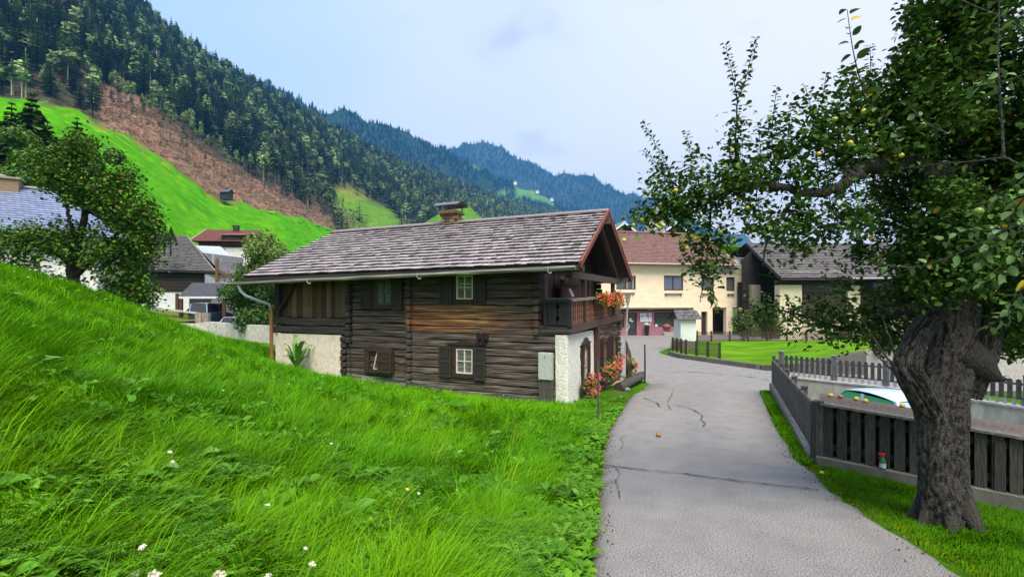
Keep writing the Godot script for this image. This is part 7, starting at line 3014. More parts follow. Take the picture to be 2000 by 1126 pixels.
func leaf_xf(p: Vector3, out: Vector3, size: float, droop: float) -> Transform3D:
	var x := (out + Vector3(0, -droop, 0) + Vector3(rng.randfn(), rng.randfn(), rng.randfn()) * 0.25).normalized()
	var up := (Vector3.UP + Vector3(rng.randfn(), rng.randfn(), rng.randfn()) * 0.45).normalized()
	var z := x.cross(up).normalized()
	var y := z.cross(x)
	return Transform3D(Basis(x * size, y * size, z * size), p)

# limbs: [[px, py, d, r], ...] each; clouds: [px, py, d, rx, ry, rd, twigs, leaves] (rx, ry in columns/rows at that distance)
func grow(t: Node3D, limbs: Array, clouds: Array, leaf_size: float, dark: Color, light: Color, bark: Color, rough := 0.0) -> Dictionary:
	var npos := PackedVector3Array()
	var nrad := PackedFloat32Array()
	for li in limbs.size():
		var limb: Array = limbs[li]
		var pts := []
		for q in limb:
			pts.append(at(q[0], q[1], q[2]))
			q[3] /= sqrt(1.0 + pow((q[0] - 1000.0) / 1000.0, 2.0))
		var fine := []
		var rad := []
		var per := 8 if pts.size() < 9 else 6
		for k in pts.size() - 1:
			for s in per:
				var u := float(s) / per
				fine.append(spline(pts[maxi(k - 1, 0)], pts[k], pts[k + 1], pts[mini(k + 2, pts.size() - 1)], u))
				rad.append(lerpf(limb[k][3], limb[k + 1][3], u))
		fine.append(pts[-1])
		rad.append(limb[-1][3])
		var big: bool = limb[0][3] > 0.1
		if not big:
			for i in range(1, fine.size()):
				fine[i] += Vector3(rng.randfn(), rng.randfn(), rng.randfn()) * rad[i] * 0.35
		var b := MB.new()
		b.tint = bark
		if big:
			var f2 := []
			var r2 := []
			for i in fine.size() - 1:
				var st := maxi(2, int(fine[i].distance_to(fine[i + 1]) / 0.022)) if rough > 0.1 else 1
				for s in st:
					f2.append(fine[i].lerp(fine[i + 1], float(s) / st))
					r2.append(lerpf(rad[i], rad[i + 1], float(s) / st))
			b.barked(f2, r2, 72 if rough > 0.1 else 16, 0.028 if rough > 0.1 else 0.01, noise_b, li * 3.7)
		else:
			b.tube(fine, rad, 9, true, 0.10, li * 3.7)
		put("trunk" if li == 0 else "limb", b.mesh(), M.bark, t)
		for i in fine.size():
			if rad[i] < 0.16:
				npos.append(fine[i])
				nrad.append(rad[i])
	var goals := []
	for c in clouds:
		var o := at(c[0], c[1], c[2])
		for i in c[6]:
			var v := Vector3(rng.randfn(), rng.randfn(), rng.randfn()).normalized() * pow(rng.randf(), 0.4)
			goals.append([o + Vector3(v.x * c[3] * c[2] / 1000.0, v.y * c[4] * c[2] / 1000.0, v.z * c[5]), c[7], 0.0])
	for g in goals:
		var best := 1e9
		for p in npos:
			best = minf(best, p.distance_squared_to(g[0]))
		g[2] = best
	goals.sort_custom(func(p, q): return p[2] < q[2])
	var tw := MB.new()
	tw.tint = bark * 0.8
	var xf := []
	var tint := []
	for g in goals:
		var best := 1e9
		var at_i := 0
		var goal: Vector3 = g[0]
		for i in npos.size():
			var dd := npos[i].distance_squared_to(goal)
			if dd < best:
				best = dd
				at_i = i
		var a := npos[at_i]
		var len := sqrt(best)
		var mid := (a + goal) * 0.5 + Vector3(rng.randfn() * 0.1, -0.10 * len + 0.02, rng.randfn() * 0.1) * minf(1.0, len)
		var r0 := minf(nrad[at_i] * 0.7, 0.005 + 0.011 * len)
		var path := []
		for k in 5:
			var u := k / 4.0
			path.append(a.lerp(mid, u).lerp(mid.lerp(goal, u), u))
		tw.tube(path, [r0, r0 * 0.85, r0 * 0.7, r0 * 0.5, 0.002], 4, false)
		for k in range(1, 5):
			npos.append(path[k])
			nrad.append(r0 * (1.0 - 0.2 * k))
		var shade := rng.randf()
		var n: int = g[1]
		for k in n:
			var u := pow(rng.randf(), 0.7)
			var p: Vector3 = a.lerp(mid, u).lerp(mid.lerp(goal, u), u)
			if len > 0.5:
				p = p.lerp(goal, 0.55)
			p += Vector3(rng.randfn(), rng.randfn(), rng.randfn()) * leaf_size * 1.1
			var out := Vector3(rng.randfn(), rng.randf_range(-0.3, 0.6), rng.randfn()).normalized()
			xf.append(leaf_xf(p, out, leaf_size * rng.randf_range(0.65, 1.15), 0.35))
			var c := dark.lerp(light, clampf(shade * 0.6 + rng.randf() * 0.5, 0, 1)) * rng.randf_range(0.8, 1.2)
			if rng.randf() < 0.012:
				c = Color(0.25, 0.19, 0.03)
			tint.append(c)
	stuff(put("twigs", tw.mesh(), M.bark, t))
	return {"xf": xf, "tint": tint}

# a leafy shoot through given places: stem plus leaves set alternately
func shoot(t: Node3D, places_at: Array, r: float, leaf_size: float, gap: float, xf: Array, tint: Array, dark: Color, light: Color, bare := 0.0) -> void:
	var pts := []
	for q in places_at:
		pts.append(at(q[0], q[1], q[2]))
	var fine := []
	for k in pts.size() - 1:
		for s in 6:
			fine.append(spline(pts[maxi(k - 1, 0)], pts[k], pts[k + 1], pts[mini(k + 2, pts.size() - 1)], s / 6.0))
	fine.append(pts[-1])
	var rad := []
	for i in fine.size():
		rad.append(lerpf(r, r * 0.35, float(i) / (fine.size() - 1)))
	var b := MB.new()
	b.tint = Color(0.16, 0.15, 0.13) if leaf_size > 0.06 and r > 0.004 else Color(0.075, 0.06, 0.05)
	b.tube(fine, rad, 6, true, 0.05)
	put("shoot", b.mesh(), M.bark, t)
	var run := 0.0
	var total := 0.0
	for i in fine.size() - 1:
		total += fine[i].distance_to(fine[i + 1])
	var next := total * bare
	var turn := rng.randf() * TAU
	for i in fine.size() - 1:
		var l: float = fine[i].distance_to(fine[i + 1])
		while next < run + l:
			var p: Vector3 = fine[i].lerp(fine[i + 1], (next - run) / l)
			var ax: Vector3 = (fine[i + 1] - fine[i]).normalized()
			turn += 2.4 + rng.randf_range(-0.4, 0.4)
			var u := ax.cross(Vector3(0.3, 0.2, 1.0)).normalized()
			var out := u * cos(turn) + ax.cross(u) * sin(turn) + ax * 0.55
			var s: float = leaf_size * rng.randf_range(0.7, 1.15) * (1.0 - 0.35 * next / total)
			xf.append(leaf_xf(p + out * 0.01, out, s, 0.3))
			tint.append(dark.lerp(light, rng.randf()))
			next += gap * rng.randf_range(0.6, 1.4)
		run += l

func make_apple_tree() -> void:
	var t := thing("apple_tree", "old gnarled apple tree with a thick leaning trunk beside the lane", "tree")
	var limbs := [
		[[1850, 1050, 4.78, 0.275], [1847, 1000, 4.75, 0.26], [1843, 900, 4.75, 0.24], [1840, 820, 4.75, 0.245], [1840, 770, 4.76, 0.245], [1848, 725, 4.8, 0.25], [1860, 680, 4.84, 0.22], [1872, 620, 4.88, 0.215], [1880, 540, 4.92, 0.215], [1882, 450, 4.92, 0.19], [1885, 340, 4.85, 0.14], [1900, 200, 4.7, 0.10], [1925, 40, 4.6, 0.06], [1940, -120, 4.6, 0.025]],
		[[1815, 800, 4.70, 0.14], [1788, 750, 4.62, 0.14], [1772, 712, 4.6, 0.135], [1788, 665, 4.62, 0.12], [1820, 615, 4.66, 0.115], [1842, 560, 4.7, 0.125], [1850, 490, 4.75, 0.125], [1862, 420, 4.8, 0.11]],
		[[1885, 770, 4.8, 0.15], [1905, 725, 4.75, 0.14], [1925, 690, 4.75, 0.12], [1935, 640, 4.8, 0.115], [1945, 560, 4.9, 0.10], [1975, 450, 4.9, 0.08], [2050, 330, 4.8, 0.06], [2130, 200, 4.7, 0.03]],
		[[1880, 400, 4.85, 0.11], [1840, 350, 4.75, 0.10], [1795, 325, 4.7, 0.09], [1735, 316, 4.62, 0.078], [1690, 328, 4.6, 0.070], [1655, 355, 4.6, 0.062], [1615, 374, 4.6, 0.052], [1560, 374, 4.65, 0.042], [1500, 360, 4.7, 0.034], [1440, 368, 4.8, 0.027], [1390, 392, 4.9, 0.02], [1330, 412, 5.0, 0.014], [1270, 424, 5.0, 0.008], [1232, 436, 5.0, 0.004]],
		[[1850, 560, 4.7, 0.07], [1790, 600, 5.0, 0.05], [1720, 625, 5.3, 0.036], [1650, 640, 5.5, 0.026], [1590, 622, 5.7, 0.018], [1520, 606, 5.8, 0.012], [1440, 602, 5.9, 0.005]],
		[[1560, 374, 4.65, 0.03], [1530, 420, 4.7, 0.02], [1500, 470, 4.75, 0.012], [1490, 520, 4.8, 0.006]],
		[[1390, 392, 4.9, 0.016], [1385, 450, 4.85, 0.010], [1378, 520, 4.85, 0.007], [1368, 590, 4.85, 0.004]],
		[[1890, 300, 4.8, 0.09], [1830, 220, 4.7, 0.06], [1780, 150, 4.6, 0.035], [1740, 110, 4.6, 0.015]],
		[[1440, 368, 4.8, 0.018], [1437, 290, 4.8, 0.012], [1441, 190, 4.78, 0.007]],
		[[1765, 735, 4.6, 0.03], [1735, 700, 4.6, 0.012], [1700, 650, 4.7, 0.008], [1680, 610, 4.7, 0.004]],
		[[1760, 720, 4.6, 0.02], [1745, 680, 4.5, 0.010], [1725, 620, 4.5, 0.005]],
		[[1775, 745, 4.6, 0.02], [1720, 700, 4.7, 0.008], [1670, 620, 4.8, 0.004]]]
	var clouds := [
		# column, row, distance, half width, half height, half depth (m), twigs, leaves each
		[1905, 70, 4.7, 130, 130, 0.8, 105, 26], [1790, 215, 4.7, 125, 80, 0.6, 85, 24], [1880, 320, 5.1, 150, 120, 0.6, 130, 28], [1710, 268, 4.75, 105, 70, 0.5, 62, 22],
		[1590, 290, 4.7, 85, 80, 0.45, 42, 20], [1490, 350, 4.7, 80, 55, 0.4, 34, 19], [1400, 370, 4.85, 70, 55, 0.35, 32, 19], [1310, 405, 5.0, 62, 42, 0.3, 34, 18], [1255, 428, 5.0, 32, 20, 0.2, 10, 14],
		[1385, 480, 4.85, 45, 85, 0.25, 36, 19], [1350, 440, 4.9, 40, 40, 0.25, 14, 16], [1500, 425, 4.7, 80, 42, 0.35, 34, 19], [1620, 420, 4.7, 90, 52, 0.4, 42, 20], [1560, 480, 4.8, 60, 45, 0.3, 18, 16],
		[1765, 440, 5.0, 100, 100, 0.6, 95, 26], [1850, 545, 5.3, 130, 80, 0.5, 90, 26], [1700, 640, 5.4, 95, 55, 0.4, 60, 21], [1590, 622, 5.7, 80, 40, 0.35, 36, 19], [1490, 608, 5.85, 60, 28, 0.25, 18, 16],
		[1980, 480, 4.7, 90, 190, 0.6, 120, 26], [1960, 655, 5.3, 70, 45, 0.4, 40, 22], [2150, 300, 4.7, 130, 260, 0.9, 110, 22], [1960, -110, 4.7, 200, 80, 0.9, 70, 22], [1860, 10, 4.6, 60, 60, 0.5, 28, 18], [1870, 440, 4.35, 80, 90, 0.25, 40, 26], [1885, 520, 4.3, 75, 60, 0.2, 34, 26], [1830, 540, 4.4, 50, 50, 0.2, 12, 22],
		[1640, 560, 5.4, 40, 60, 0.3, 14, 14], [1437, 300, 4.8, 22, 80, 0.12, 22, 14], [1512, 290, 4.7, 18, 60, 0.12, 14, 13], [1305, 350, 5.0, 35, 45, 0.15, 16, 13], [1350, 330, 4.9, 18, 45, 0.12, 12, 12], [1590, 220, 4.6, 40, 50, 0.3, 18, 14], [1680, 180, 4.65, 50, 50, 0.3, 24, 15], [1990, 230, 4.6, 70, 160, 0.5, 70, 26], [1820, 140, 4.6, 60, 60, 0.4, 30, 20]]
	var dark := Color(0.022, 0.056, 0.010)
	var light := Color(0.090, 0.180, 0.032)
	for c in clouds:
		if c[0] > 1800:
			c[6] = int(c[6] * 1.7)
		elif c[0] > 1640:
			c[6] = int(c[6] * 1.2)
		c[7] = int(c[7] * (1.45 if c[0] > 1700 else 1.05))
	var g := grow(t, limbs, clouds, 0.060, dark, light, Color(0.19, 0.165, 0.14), 0.14)
	# long upright water shoots against the sky
	for s in [[[1441, 195, 4.78], [1432, 150, 4.78], [1417, 84, 4.78]], [[1441, 195, 4.78], [1458, 150, 4.8], [1476, 72, 4.8]], [[1437, 368, 4.8], [1436, 290, 4.8], [1441, 195, 4.78]], [[1522, 362, 4.7], [1508, 270, 4.7], [1518, 168, 4.7]], [[1330, 412, 5.0], [1300, 320, 5.0], [1256, 238, 5.0]], [[1330, 412, 5.0], [1290, 330, 5.0], [1255, 293, 5.0]], [[1370, 398, 4.9], [1352, 320, 4.9], [1341, 256, 4.9]],
		[[1470, 362, 4.75], [1485, 300, 4.7], [1480, 240, 4.7]], [[1560, 372, 4.65], [1540, 290, 4.6], [1545, 212, 4.6]], [[1600, 372, 4.6], [1590, 240, 4.6], [1572, 165, 4.6]], [[1620, 370, 4.6], [1605, 230, 4.6], [1615, 142, 4.6]], [[1655, 350, 4.6], [1640, 230, 4.6], [1650, 165, 4.6]], [[1730, 315, 4.6], [1705, 190, 4.6], [1700, 88, 4.6]], [[1740, 110, 4.6], [1770, 90, 4.6], [1776, 72, 4.6]], [[1790, 150, 4.6], [1785, 100, 4.6], [1800, 40, 4.6]], [[1270, 424, 5.0], [1250, 400, 5.0], [1232, 425, 5.0]], [[1385, 560, 4.85], [1395, 590, 4.85], [1402, 612, 4.85]]]:
		shoot(t, s, 0.006, 0.062, 0.011, g.xf, g.tint, dark, light)
	var lm := leaf_mesh(0.62, 0.22, 0.35)
	scatter("foliage", lm, M.leaf, g.xf, g.tint, t)
	# the near twigs with large leaves, each leaf a part
	var nx := []
	var nt := []
	var nd := Color(0.055, 0.11, 0.030)
	var nl := Color(0.125, 0.205, 0.075)
	shoot(t, [[1690, 190, 2.75], [1668, 105, 2.7], [1655, 18, 2.65]], 0.0045, 0.078, 0.024, nx, nt, nd * 0.7, nl * 0.6)
	shoot(t, [[2060, 360, 2.4], [1985, 318, 2.45], [1960, 308, 2.5], [1900, 315, 2.6], [1820, 322, 2.75], [1760, 330, 2.9]], 0.0065, 0.066, 0.05, nx, nt, nd, nl, 0.45)
	shoot(t, [[1962, 312, 2.5], [1957, 230, 2.5], [1950, 120, 2.5], [1952, 20, 2.5], [1945, -60, 2.5]], 0.007, 0.072, 0.034, nx, nt, nd, nl, 0.25)
	shoot(t, [[2050, 440, 2.3], [1930, 470, 2.45], [1860, 500, 2.6], [1780, 522, 2.75], [1690, 508, 2.9]], 0.007, 0.066, 0.040, nx, nt, nd, nl, 0.25)
	shoot(t, [[2080, 300, 2.2], [1990, 400, 2.3], [1960, 460, 2.35], [1900, 520, 2.45]], 0.005, 0.066, 0.016, nx, nt, nd, nl)
	shoot(t, [[2080, 420, 2.2], [2000, 480, 2.3], [1940, 545, 2.4], [1880, 555, 2.5]], 0.005, 0.068, 0.016, nx, nt, nd, nl)
	shoot(t, [[2080, 500, 2.15], [2010, 560, 2.25], [1960, 600, 2.35]], 0.005, 0.07, 0.016, nx, nt, nd, nl)
	shoot(t, [[2060, 250, 2.3], [1990, 350, 2.4], [1940, 390, 2.5], [1900, 400, 2.55]], 0.005, 0.066, 0.018, nx, nt, nd, nl)
	shoot(t, [[1850, 260, 3.2], [1810, 240, 3.2], [1770, 200, 3.2]], 0.007, 0.07, 0.03, nx, nt, nd * 0.8, nl * 0.8)
	shoot(t, [[1760, 300, 3.1], [1740, 240, 3.1], [1690, 190, 3.0]], 0.006, 0.07, 0.03, nx, nt, nd * 0.8, nl * 0.8)
	shoot(t, [[2080, 100, 2.4], [1990, 150, 2.5], [1900, 170, 2.7]], 0.006, 0.07, 0.03, nx, nt, nd, nl)
	shoot(t, [[2080, 560, 2.3], [1990, 600, 2.4], [1930, 640, 2.6]], 0.005, 0.068, 0.015, nx, nt, nd, nl)
	shoot(t, [[2080, 350, 2.6], [1990, 440, 2.7], [1890, 450, 2.8], [1840, 470, 2.9]], 0.005, 0.066, 0.017, nx, nt, nd, nl)
	shoot(t, [[2080, 200, 2.6], [2000, 60, 2.7], [1900, 10, 2.8], [1840, -20, 2.9]], 0.006, 0.07, 0.03, nx, nt, nd, nl)
	var kinds := [leaf_mesh(0.6, 0.2, 0.35), leaf_mesh(0.68, 0.38, 0.25), leaf_mesh(0.58, 0.1, 0.5)]
	var mats := []
	for k in 5:
		var lf: StandardMaterial3D = M.leaf.duplicate()
		lf.albedo_color = (nd.lerp(nl, k / 4.0)).linear_to_srgb()
		mats.append(lf)
	mats.append(M.leaf.duplicate())
	mats[5].albedo_color = lin(0.50, 0.34, 0.02)
	var far_leaves := [[], []]
	for i in range(300, nx.size()):
		far_leaves[0].append(nx[i])
		far_leaves[1].append(nt[i])
	scatter("foliage", kinds[1], M.leaf, far_leaves[0], far_leaves[1], t)
	for i in mini(nx.size(), 300):
		var k := int(clampf((nt[i].g - nd.g * 0.7) / (nl.g - nd.g * 0.7) * 4.99, 0, 4))
		var o := put("leaf", kinds[i % 3], mats[k if i % 61 != 17 else 5], t)
		o.transform = nx[i]
	# apples
	var ap := [[1350, 342, 5.0], [1374, 328, 4.95], [1375, 360, 4.95], [1430, 294, 4.8], [1254, 429, 5.0], [1238, 439, 5.0], [1288, 436, 5.0], [1219, 469, 5.0], [1333, 470, 4.9], [1358, 465, 4.9], [1342, 484, 4.9], [1408, 454, 4.8], [1804, 244, 4.2], [1688, 217, 4.4], [1761, 303, 4.3], [1661, 279, 4.4], [1446, 604, 5.7], [1632, 232, 4.4], [1600, 300, 4.4], [1320, 372, 4.9], [1290, 445, 4.95], [1460, 405, 4.7]]
	for a in ap:
		put_apple(at(a[0], a[1], a[2] - 0.12), rng.randf_range(0.019, 0.025), "", Color(0.40, 0.42, 0.03).lerp(Color(0.62, 0.48, 0.04), rng.randf()), t)
	put_apple(at(1912, 413, 2.42), 0.022, "", Color(0.16, 0.24, 0.02), t)
	# the broken stub of a sawn limb, and roots
	var b := MB.new()
	b.tint = Color(0.085, 0.072, 0.06)
	b.tube([at(1880, 690, 4.75), at(1915, 712, 4.68), at(1938, 732, 4.64), at(1955, 739, 4.62), at(1972, 742, 4.61)], [0.16, 0.13, 0.075, 0.03, 0.006], 14, true, 0.2)
	put("broken_stub", b.mesh(), M.bark, t)
	b = MB.new()
	b.tint = Color(0.11, 0.095, 0.078)
	for k in 7:
		var a := TAU * k / 7.0 + 0.3
		var o := at(1848, 1000, 4.76)
		var e := o + Vector3(cos(a) * 0.38, 0, sin(a) * 0.38)
		e.y = ground(e.x, -e.z) - 0.06
		b.tube([o + Vector3(cos(a) * 0.11, 0.14, sin(a) * 0.11), o.lerp(e, 0.62) + Vector3(0, 0.02, 0), e], [0.10, 0.05, 0.015], 9, false, 0.1)
	put("roots", b.mesh(), M.bark, t)

func make_far_plants() -> void:
	# fruit tree on the left bank
	var t := thing("apple_tree", "broad leafy fruit tree with small yellow fruit behind the left bank", "tree")
	var d := 16.5
	var limbs := [[[150, 600, d, 0.26], [146, 560, d, 0.22], [140, 520, d, 0.19], [150, 470, d, 0.15], [165, 420, d, 0.11], [150, 360, d, 0.07], [125, 300, d, 0.03]], [[146, 540, d, 0.14], [185, 500, d, 0.11], [225, 460, d, 0.08], [262, 420, d, 0.04], [285, 400, d, 0.02]], [[140, 520, d, 0.12], [100, 490, d, 0.09], [50, 470, d, 0.06], [0, 460, d, 0.03]], [[150, 470, d, 0.10], [138, 440, d - 0.3, 0.08], [131, 410, d - 0.3, 0.06], [131, 393, d - 0.3, 0.05]], [[165, 420, d, 0.08], [200, 380, d, 0.05], [215, 340, d, 0.02]], [[225, 460, d, 0.06], [270, 500, d, 0.05], [285, 560, d, 0.02]]]
	var clouds := [[55, 470, d, 80, 42, 1.1, 80, 17], [35, 535, d, 60, 36, 0.9, 42, 16], [140, 480, d, 60, 50, 1.1, 60, 17], [235, 505, d, 60, 62, 1.1, 85, 17], [255, 425, d, 50, 52, 1.0, 70, 17], [200, 375, d, 62, 45, 1.0, 70, 17], [110, 325, d, 62, 42, 1.0, 75, 17], [150, 360, d, 62, 45, 1.0, 60, 17], [268, 575, d, 38, 42, 0.8, 45, 16], [155, 285, d, 40, 30, 0.7, 30, 15], [292, 470, d, 22, 62, 0.6, 38, 15], [120, 560, d, 40, 30, 0.7, 20, 14], [215, 580, d, 40, 30, 0.7, 26, 14], [-60, 480, d, 60, 80, 1.0, 40, 14], [245, 350, d, 30, 30, 0.6, 22, 14]]
	for c in clouds:
		c[6] = int(c[6] * 2.0)
	var g := grow(t, limbs, clouds, 0.12, Color(0.03, 0.075, 0.012), Color(0.11, 0.21, 0.03), Color(0.10, 0.075, 0.055), 0.08)
	scatter("foliage", leaf_mesh(0.66, 0.2, 0.3), M.leaf, g.xf, g.tint, t)
	for i in 9:
		var c: Array = clouds[rng.randi() % 12]
		put_apple(at(c[0] + rng.randf_range(-1, 1) * c[3] * 0.7, c[1] + rng.randf_range(-1, 1) * c[4] * 0.8, d - c[5] * 0.9), 0.03, "", Color(0.58, 0.34, 0.03), t)
	# conifers and leaf trees left, behind the slate roof
	var kinds := 0
	for q in [[62, 186, 62.0, 7.0, "tallest spruce at the left edge above the slate roof"], [22, 204, 66.0, 6.8, "spruce at the far left edge beside the tallest one"], [92, 240, 70.0, 7.5, "dark spruce right of the tallest one, half behind it"], [150, 233, 56.0, 5.6, "slim spruce whose tip stands against the mown meadow"], [180, 266, 58.0, 5.2, "smaller slim spruce next to the one against the meadow"]]:
		var p := at(q[0], q[1], q[2])
		var base := 2.5
		var h := p.y - base
		var s := thing("spruce_tree", q[4], "tree", Vector3(p.x, base, p.z))
		var b := MB.new()
		stem(b, h, 0.3, Color(0.07, 0.05, 0.04), 8)
		put("trunk", b.mesh(), M.bark, s)
		b = MB.new()
		conifer(b, h, q[3], 36, 13, 0.1, Color(0.028, 0.06, 0.018), Color(0.11, 0.18, 0.045), true)
		put("crown", b.mesh(), M.needle, s)
	for q in [[25, 305, 50.0, 2.6, 3.2, "round leaf tree below the left spruces"], [70, 350, 48.0, 3.2, 3.4, "broad leaf tree directly above the slate roof ridge"], [5, 350, 46.0, 2.6, 3.0, "leaf tree at the picture's left edge behind the chimney"], [110, 370, 47.0, 2.4, 2.8, "lower leaf tree right of the slate roof ridge"], [185, 335, 52.0, 2.4, 3.2, "small leaf tree under the slim spruces"]]:
		var p := at(q[0], q[1], q[2])
		var s := thing("leaf_tree", q[5], "tree", Vector3(p.x, 2.0, p.z))
		var b := MB.new()
		stem(b, p.y - 2.0, 0.25, Color(0.08, 0.06, 0.05), 7)
		put("trunk", b.mesh(), M.bark, s)
		b = MB.new()
		for k in 9:
			var o := Vector3(rng.randf_range(-0.8, 0.8) * q[3], p.y - 2.0 + rng.randf_range(-1.2, 0.7) * q[4], rng.randf_range(-0.6, 0.6) * q[3])
			leafy_ball(b, o, Vector3(q[3], q[4] * 0.7, q[3]) * rng.randf_range(0.45, 0.65), 520, 0.20, Color(0.035, 0.085, 0.016), Color(0.12, 0.23, 0.04))
		put("crown", b.mesh(), M.leaf, s)
	# pale willow bush left of the house
	var wp := at(522, 646, 40)
	var wb := thing("willow_bush", "tall pale green bush between the carport and the log house", "bush", wp)
	var b := MB.new()
	for k in 7:
		stem(b, 4.0, 0.05, Color(0.1, 0.08, 0.06), 5)
	put("trunk", b.mesh(), M.bark, wb)
	b = MB.new()
	for k in 34:
		var h := rng.randf()
		var o := Vector3(rng.randf_range(-1, 1) * lerpf(2.9, 1.7, h), 0.8 + h * 6.4, rng.randf_range(-1, 1) * 1.6)
		var k2 := smoothstep(0.3, 0.9, h)
		leafy_ball(b, o, Vector3(1.15, 1.2, 1.1), 620, 0.12, Color(0.03, 0.06, 0.016).lerp(Color(0.09, 0.13, 0.04), k2), Color(0.08, 0.16, 0.03).lerp(Color(0.17, 0.26, 0.06), k2))
	put("foliage", b.mesh(), M.leaf, wb)
	# shrubs before the dark barn, tree behind the village house
	for q in [[1455, 640, 39.0, 1.6, 1.5, "loose olive shrub before the dark barn, next to the village house", 0.09, 500], [1500, 632, 39.5, 1.5, 1.6, "taller olive shrub before the barn's first cream pillar", 0.09, 500], [1640, 650, 38.0, 1.2, 0.8, "low shrub under the barn's planked bay", 0.08, 260], [1425, 492, 75.0, 2.4, 2.2, "fresh green tree behind the roof terrace", 0.25, 700]]:
		var p := at(q[0], q[1], q[2])
		var s := thing("shrub" if q[2] < 50.0 else "leaf_tree", q[5], "shrub" if q[2] < 50.0 else "tree", p)
		b = MB.new()
		for k in 6:
			b.tint = Color(0.09, 0.07, 0.05)
			b.tube([Vector3(rng.randf_range(-0.3, 0.3), -4.0 if q[2] > 50.0 else -1.2, 0), Vector3(rng.randf_range(-0.8, 0.8), q[4] * 0.8, rng.randf_range(-0.4, 0.4))], [0.04, 0.012], 5, false)
		put("stems", b.mesh(), M.bark, s)
		b = MB.new()
		for k in 4:
			leafy_ball(b, Vector3(rng.randf_range(-0.6, 0.6) * q[3], rng.randf_range(-0.3, 0.6) * q[4], rng.randf_range(-0.4, 0.4)), Vector3(q[3], q[4], q[3]) * 0.6, q[7], q[6], Color(0.04, 0.06, 0.018) if q[2] < 50.0 else Color(0.08, 0.2, 0.02), Color(0.11, 0.14, 0.05) if q[2] < 50.0 else Color(0.14, 0.3, 0.03))
		put("foliage", b.mesh(), M.leaf, s)
	var pk := thing("flowering_plant", "pink flowers with dark foliage on the garden wall behind the tree trunk", "flowers", at(1722, 684, 21.8))
	b = MB.new()
	leafy_ball(b, Vector3(0.2, 0.1, 0), Vector3(0.8, 0.25, 0.3), 300, 0.06, Color(0.03, 0.05, 0.03), Color(0.07, 0.09, 0.06))
	put("foliage", b.mesh(), M.leaf, pk)
	b = MB.new()
	leafy_ball(b, Vector3(-0.12, 0.26, 0.1), Vector3(0.13, 0.3, 0.13), 90, 0.05, Color(0.55, 0.05, 0.25), Color(0.75, 0.12, 0.40))
	put("blossoms", b.mesh(), M.petal, pk)

# ------------------------------------------------------------------ grass and herbs
func clump(n: int, spread: float, lo: float, hi: float, wide: float, bend: float, dark: Color, light: Color) -> ArrayMesh:
	var b := MB.new()
	for k in n:
		var a := rng.randf() * TAU
		var o := Vector3(cos(a), 0, sin(a)) * spread * sqrt(rng.randf())
		var h := rng.randf_range(lo, hi)
		var to := Vector3(rng.randfn() * 0.5 + 0.55, 0, rng.randfn() * 0.5 + 0.25)
		var bn := bend * rng.randf_range(0.4, 1.5)
		var side := Vector3(-to.z, 0, to.x).normalized().rotated(Vector3.UP, rng.randf_range(-0.8, 0.8)) * wide * rng.randf_range(0.6, 1.3)
		var col := dark.lerp(light, rng.randf())
		var prev := o
		var pw := side
		var nrm := (Vector3.UP * 0.8 + to.normalized() * 0.4 + side.normalized().cross(Vector3.UP) * 0.35).normalized()
		for s in range(1, 5):
			var u := s / 4.0
			var p := o + Vector3(0, h * (u - 0.33 * bn * u * u), 0) + to * bn * h * u * u
			var w := side * (1.0 - u * u)
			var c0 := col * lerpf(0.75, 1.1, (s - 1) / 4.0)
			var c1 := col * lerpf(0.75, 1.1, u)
			if s < 4:
				b.stri(prev - pw, p - w, p + w, nrm, nrm, nrm, c0, c1, c1)
				b.stri(prev - pw, p + w, prev + pw, nrm, nrm, nrm, c0, c1, c0)
			else:
				b.stri(prev - pw, p, prev + pw, nrm, nrm, nrm, c0, c1, c0)
			prev = p
			pw = w
	return b.mesh()

func frond_rosette(n: int, ln: float, pairs: int, leaflet: float, lift: float) -> ArrayMesh:
	var b := MB.new()
	for k in n:
		var a := TAU * k / n + rng.randf_range(-0.4, 0.4)
		var dir := Vector3(cos(a), 0, sin(a))
		var sd := Vector3(-dir.z, 0, dir.x)
		var l := ln * rng.randf_range(0.7, 1.2)
		b.tint = Color.WHITE * rng.randf_range(0.75, 1.15)
		for j in pairs:
			var u := (j + 1.0) / pairs
			var p := dir * l * u + Vector3(0, lift * l * (1.6 * u - 1.1 * u * u), 0)
			var s := leaflet * (1.0 - 0.55 * u) * (0.6 + 0.4 * minf(1.0, u * 3.0))
			for e in [-1.0, 1.0]:
				var tip: Vector3 = p + sd * e * s + dir * s * 0.45 + Vector3(0, rng.randf_range(-0.1, 0.25) * s, 0)
				var w := dir * s * 0.22
				b.tri(p, (p + tip) * 0.5 + w + Vector3(0, 0.05 * s, 0), tip)
				b.tri(p, tip, (p + tip) * 0.5 - w + Vector3(0, 0.05 * s, 0))
		var e2 := dir * l + Vector3(0, lift * l * 0.5, 0)
		b.tri(e2 - sd * leaflet * 0.2, e2 + dir * leaflet * 0.6, e2 + sd * leaflet * 0.2)
		b.tri(Vector3.ZERO - sd * 0.003, e2, Vector3.ZERO + sd * 0.003)
	return b.mesh()

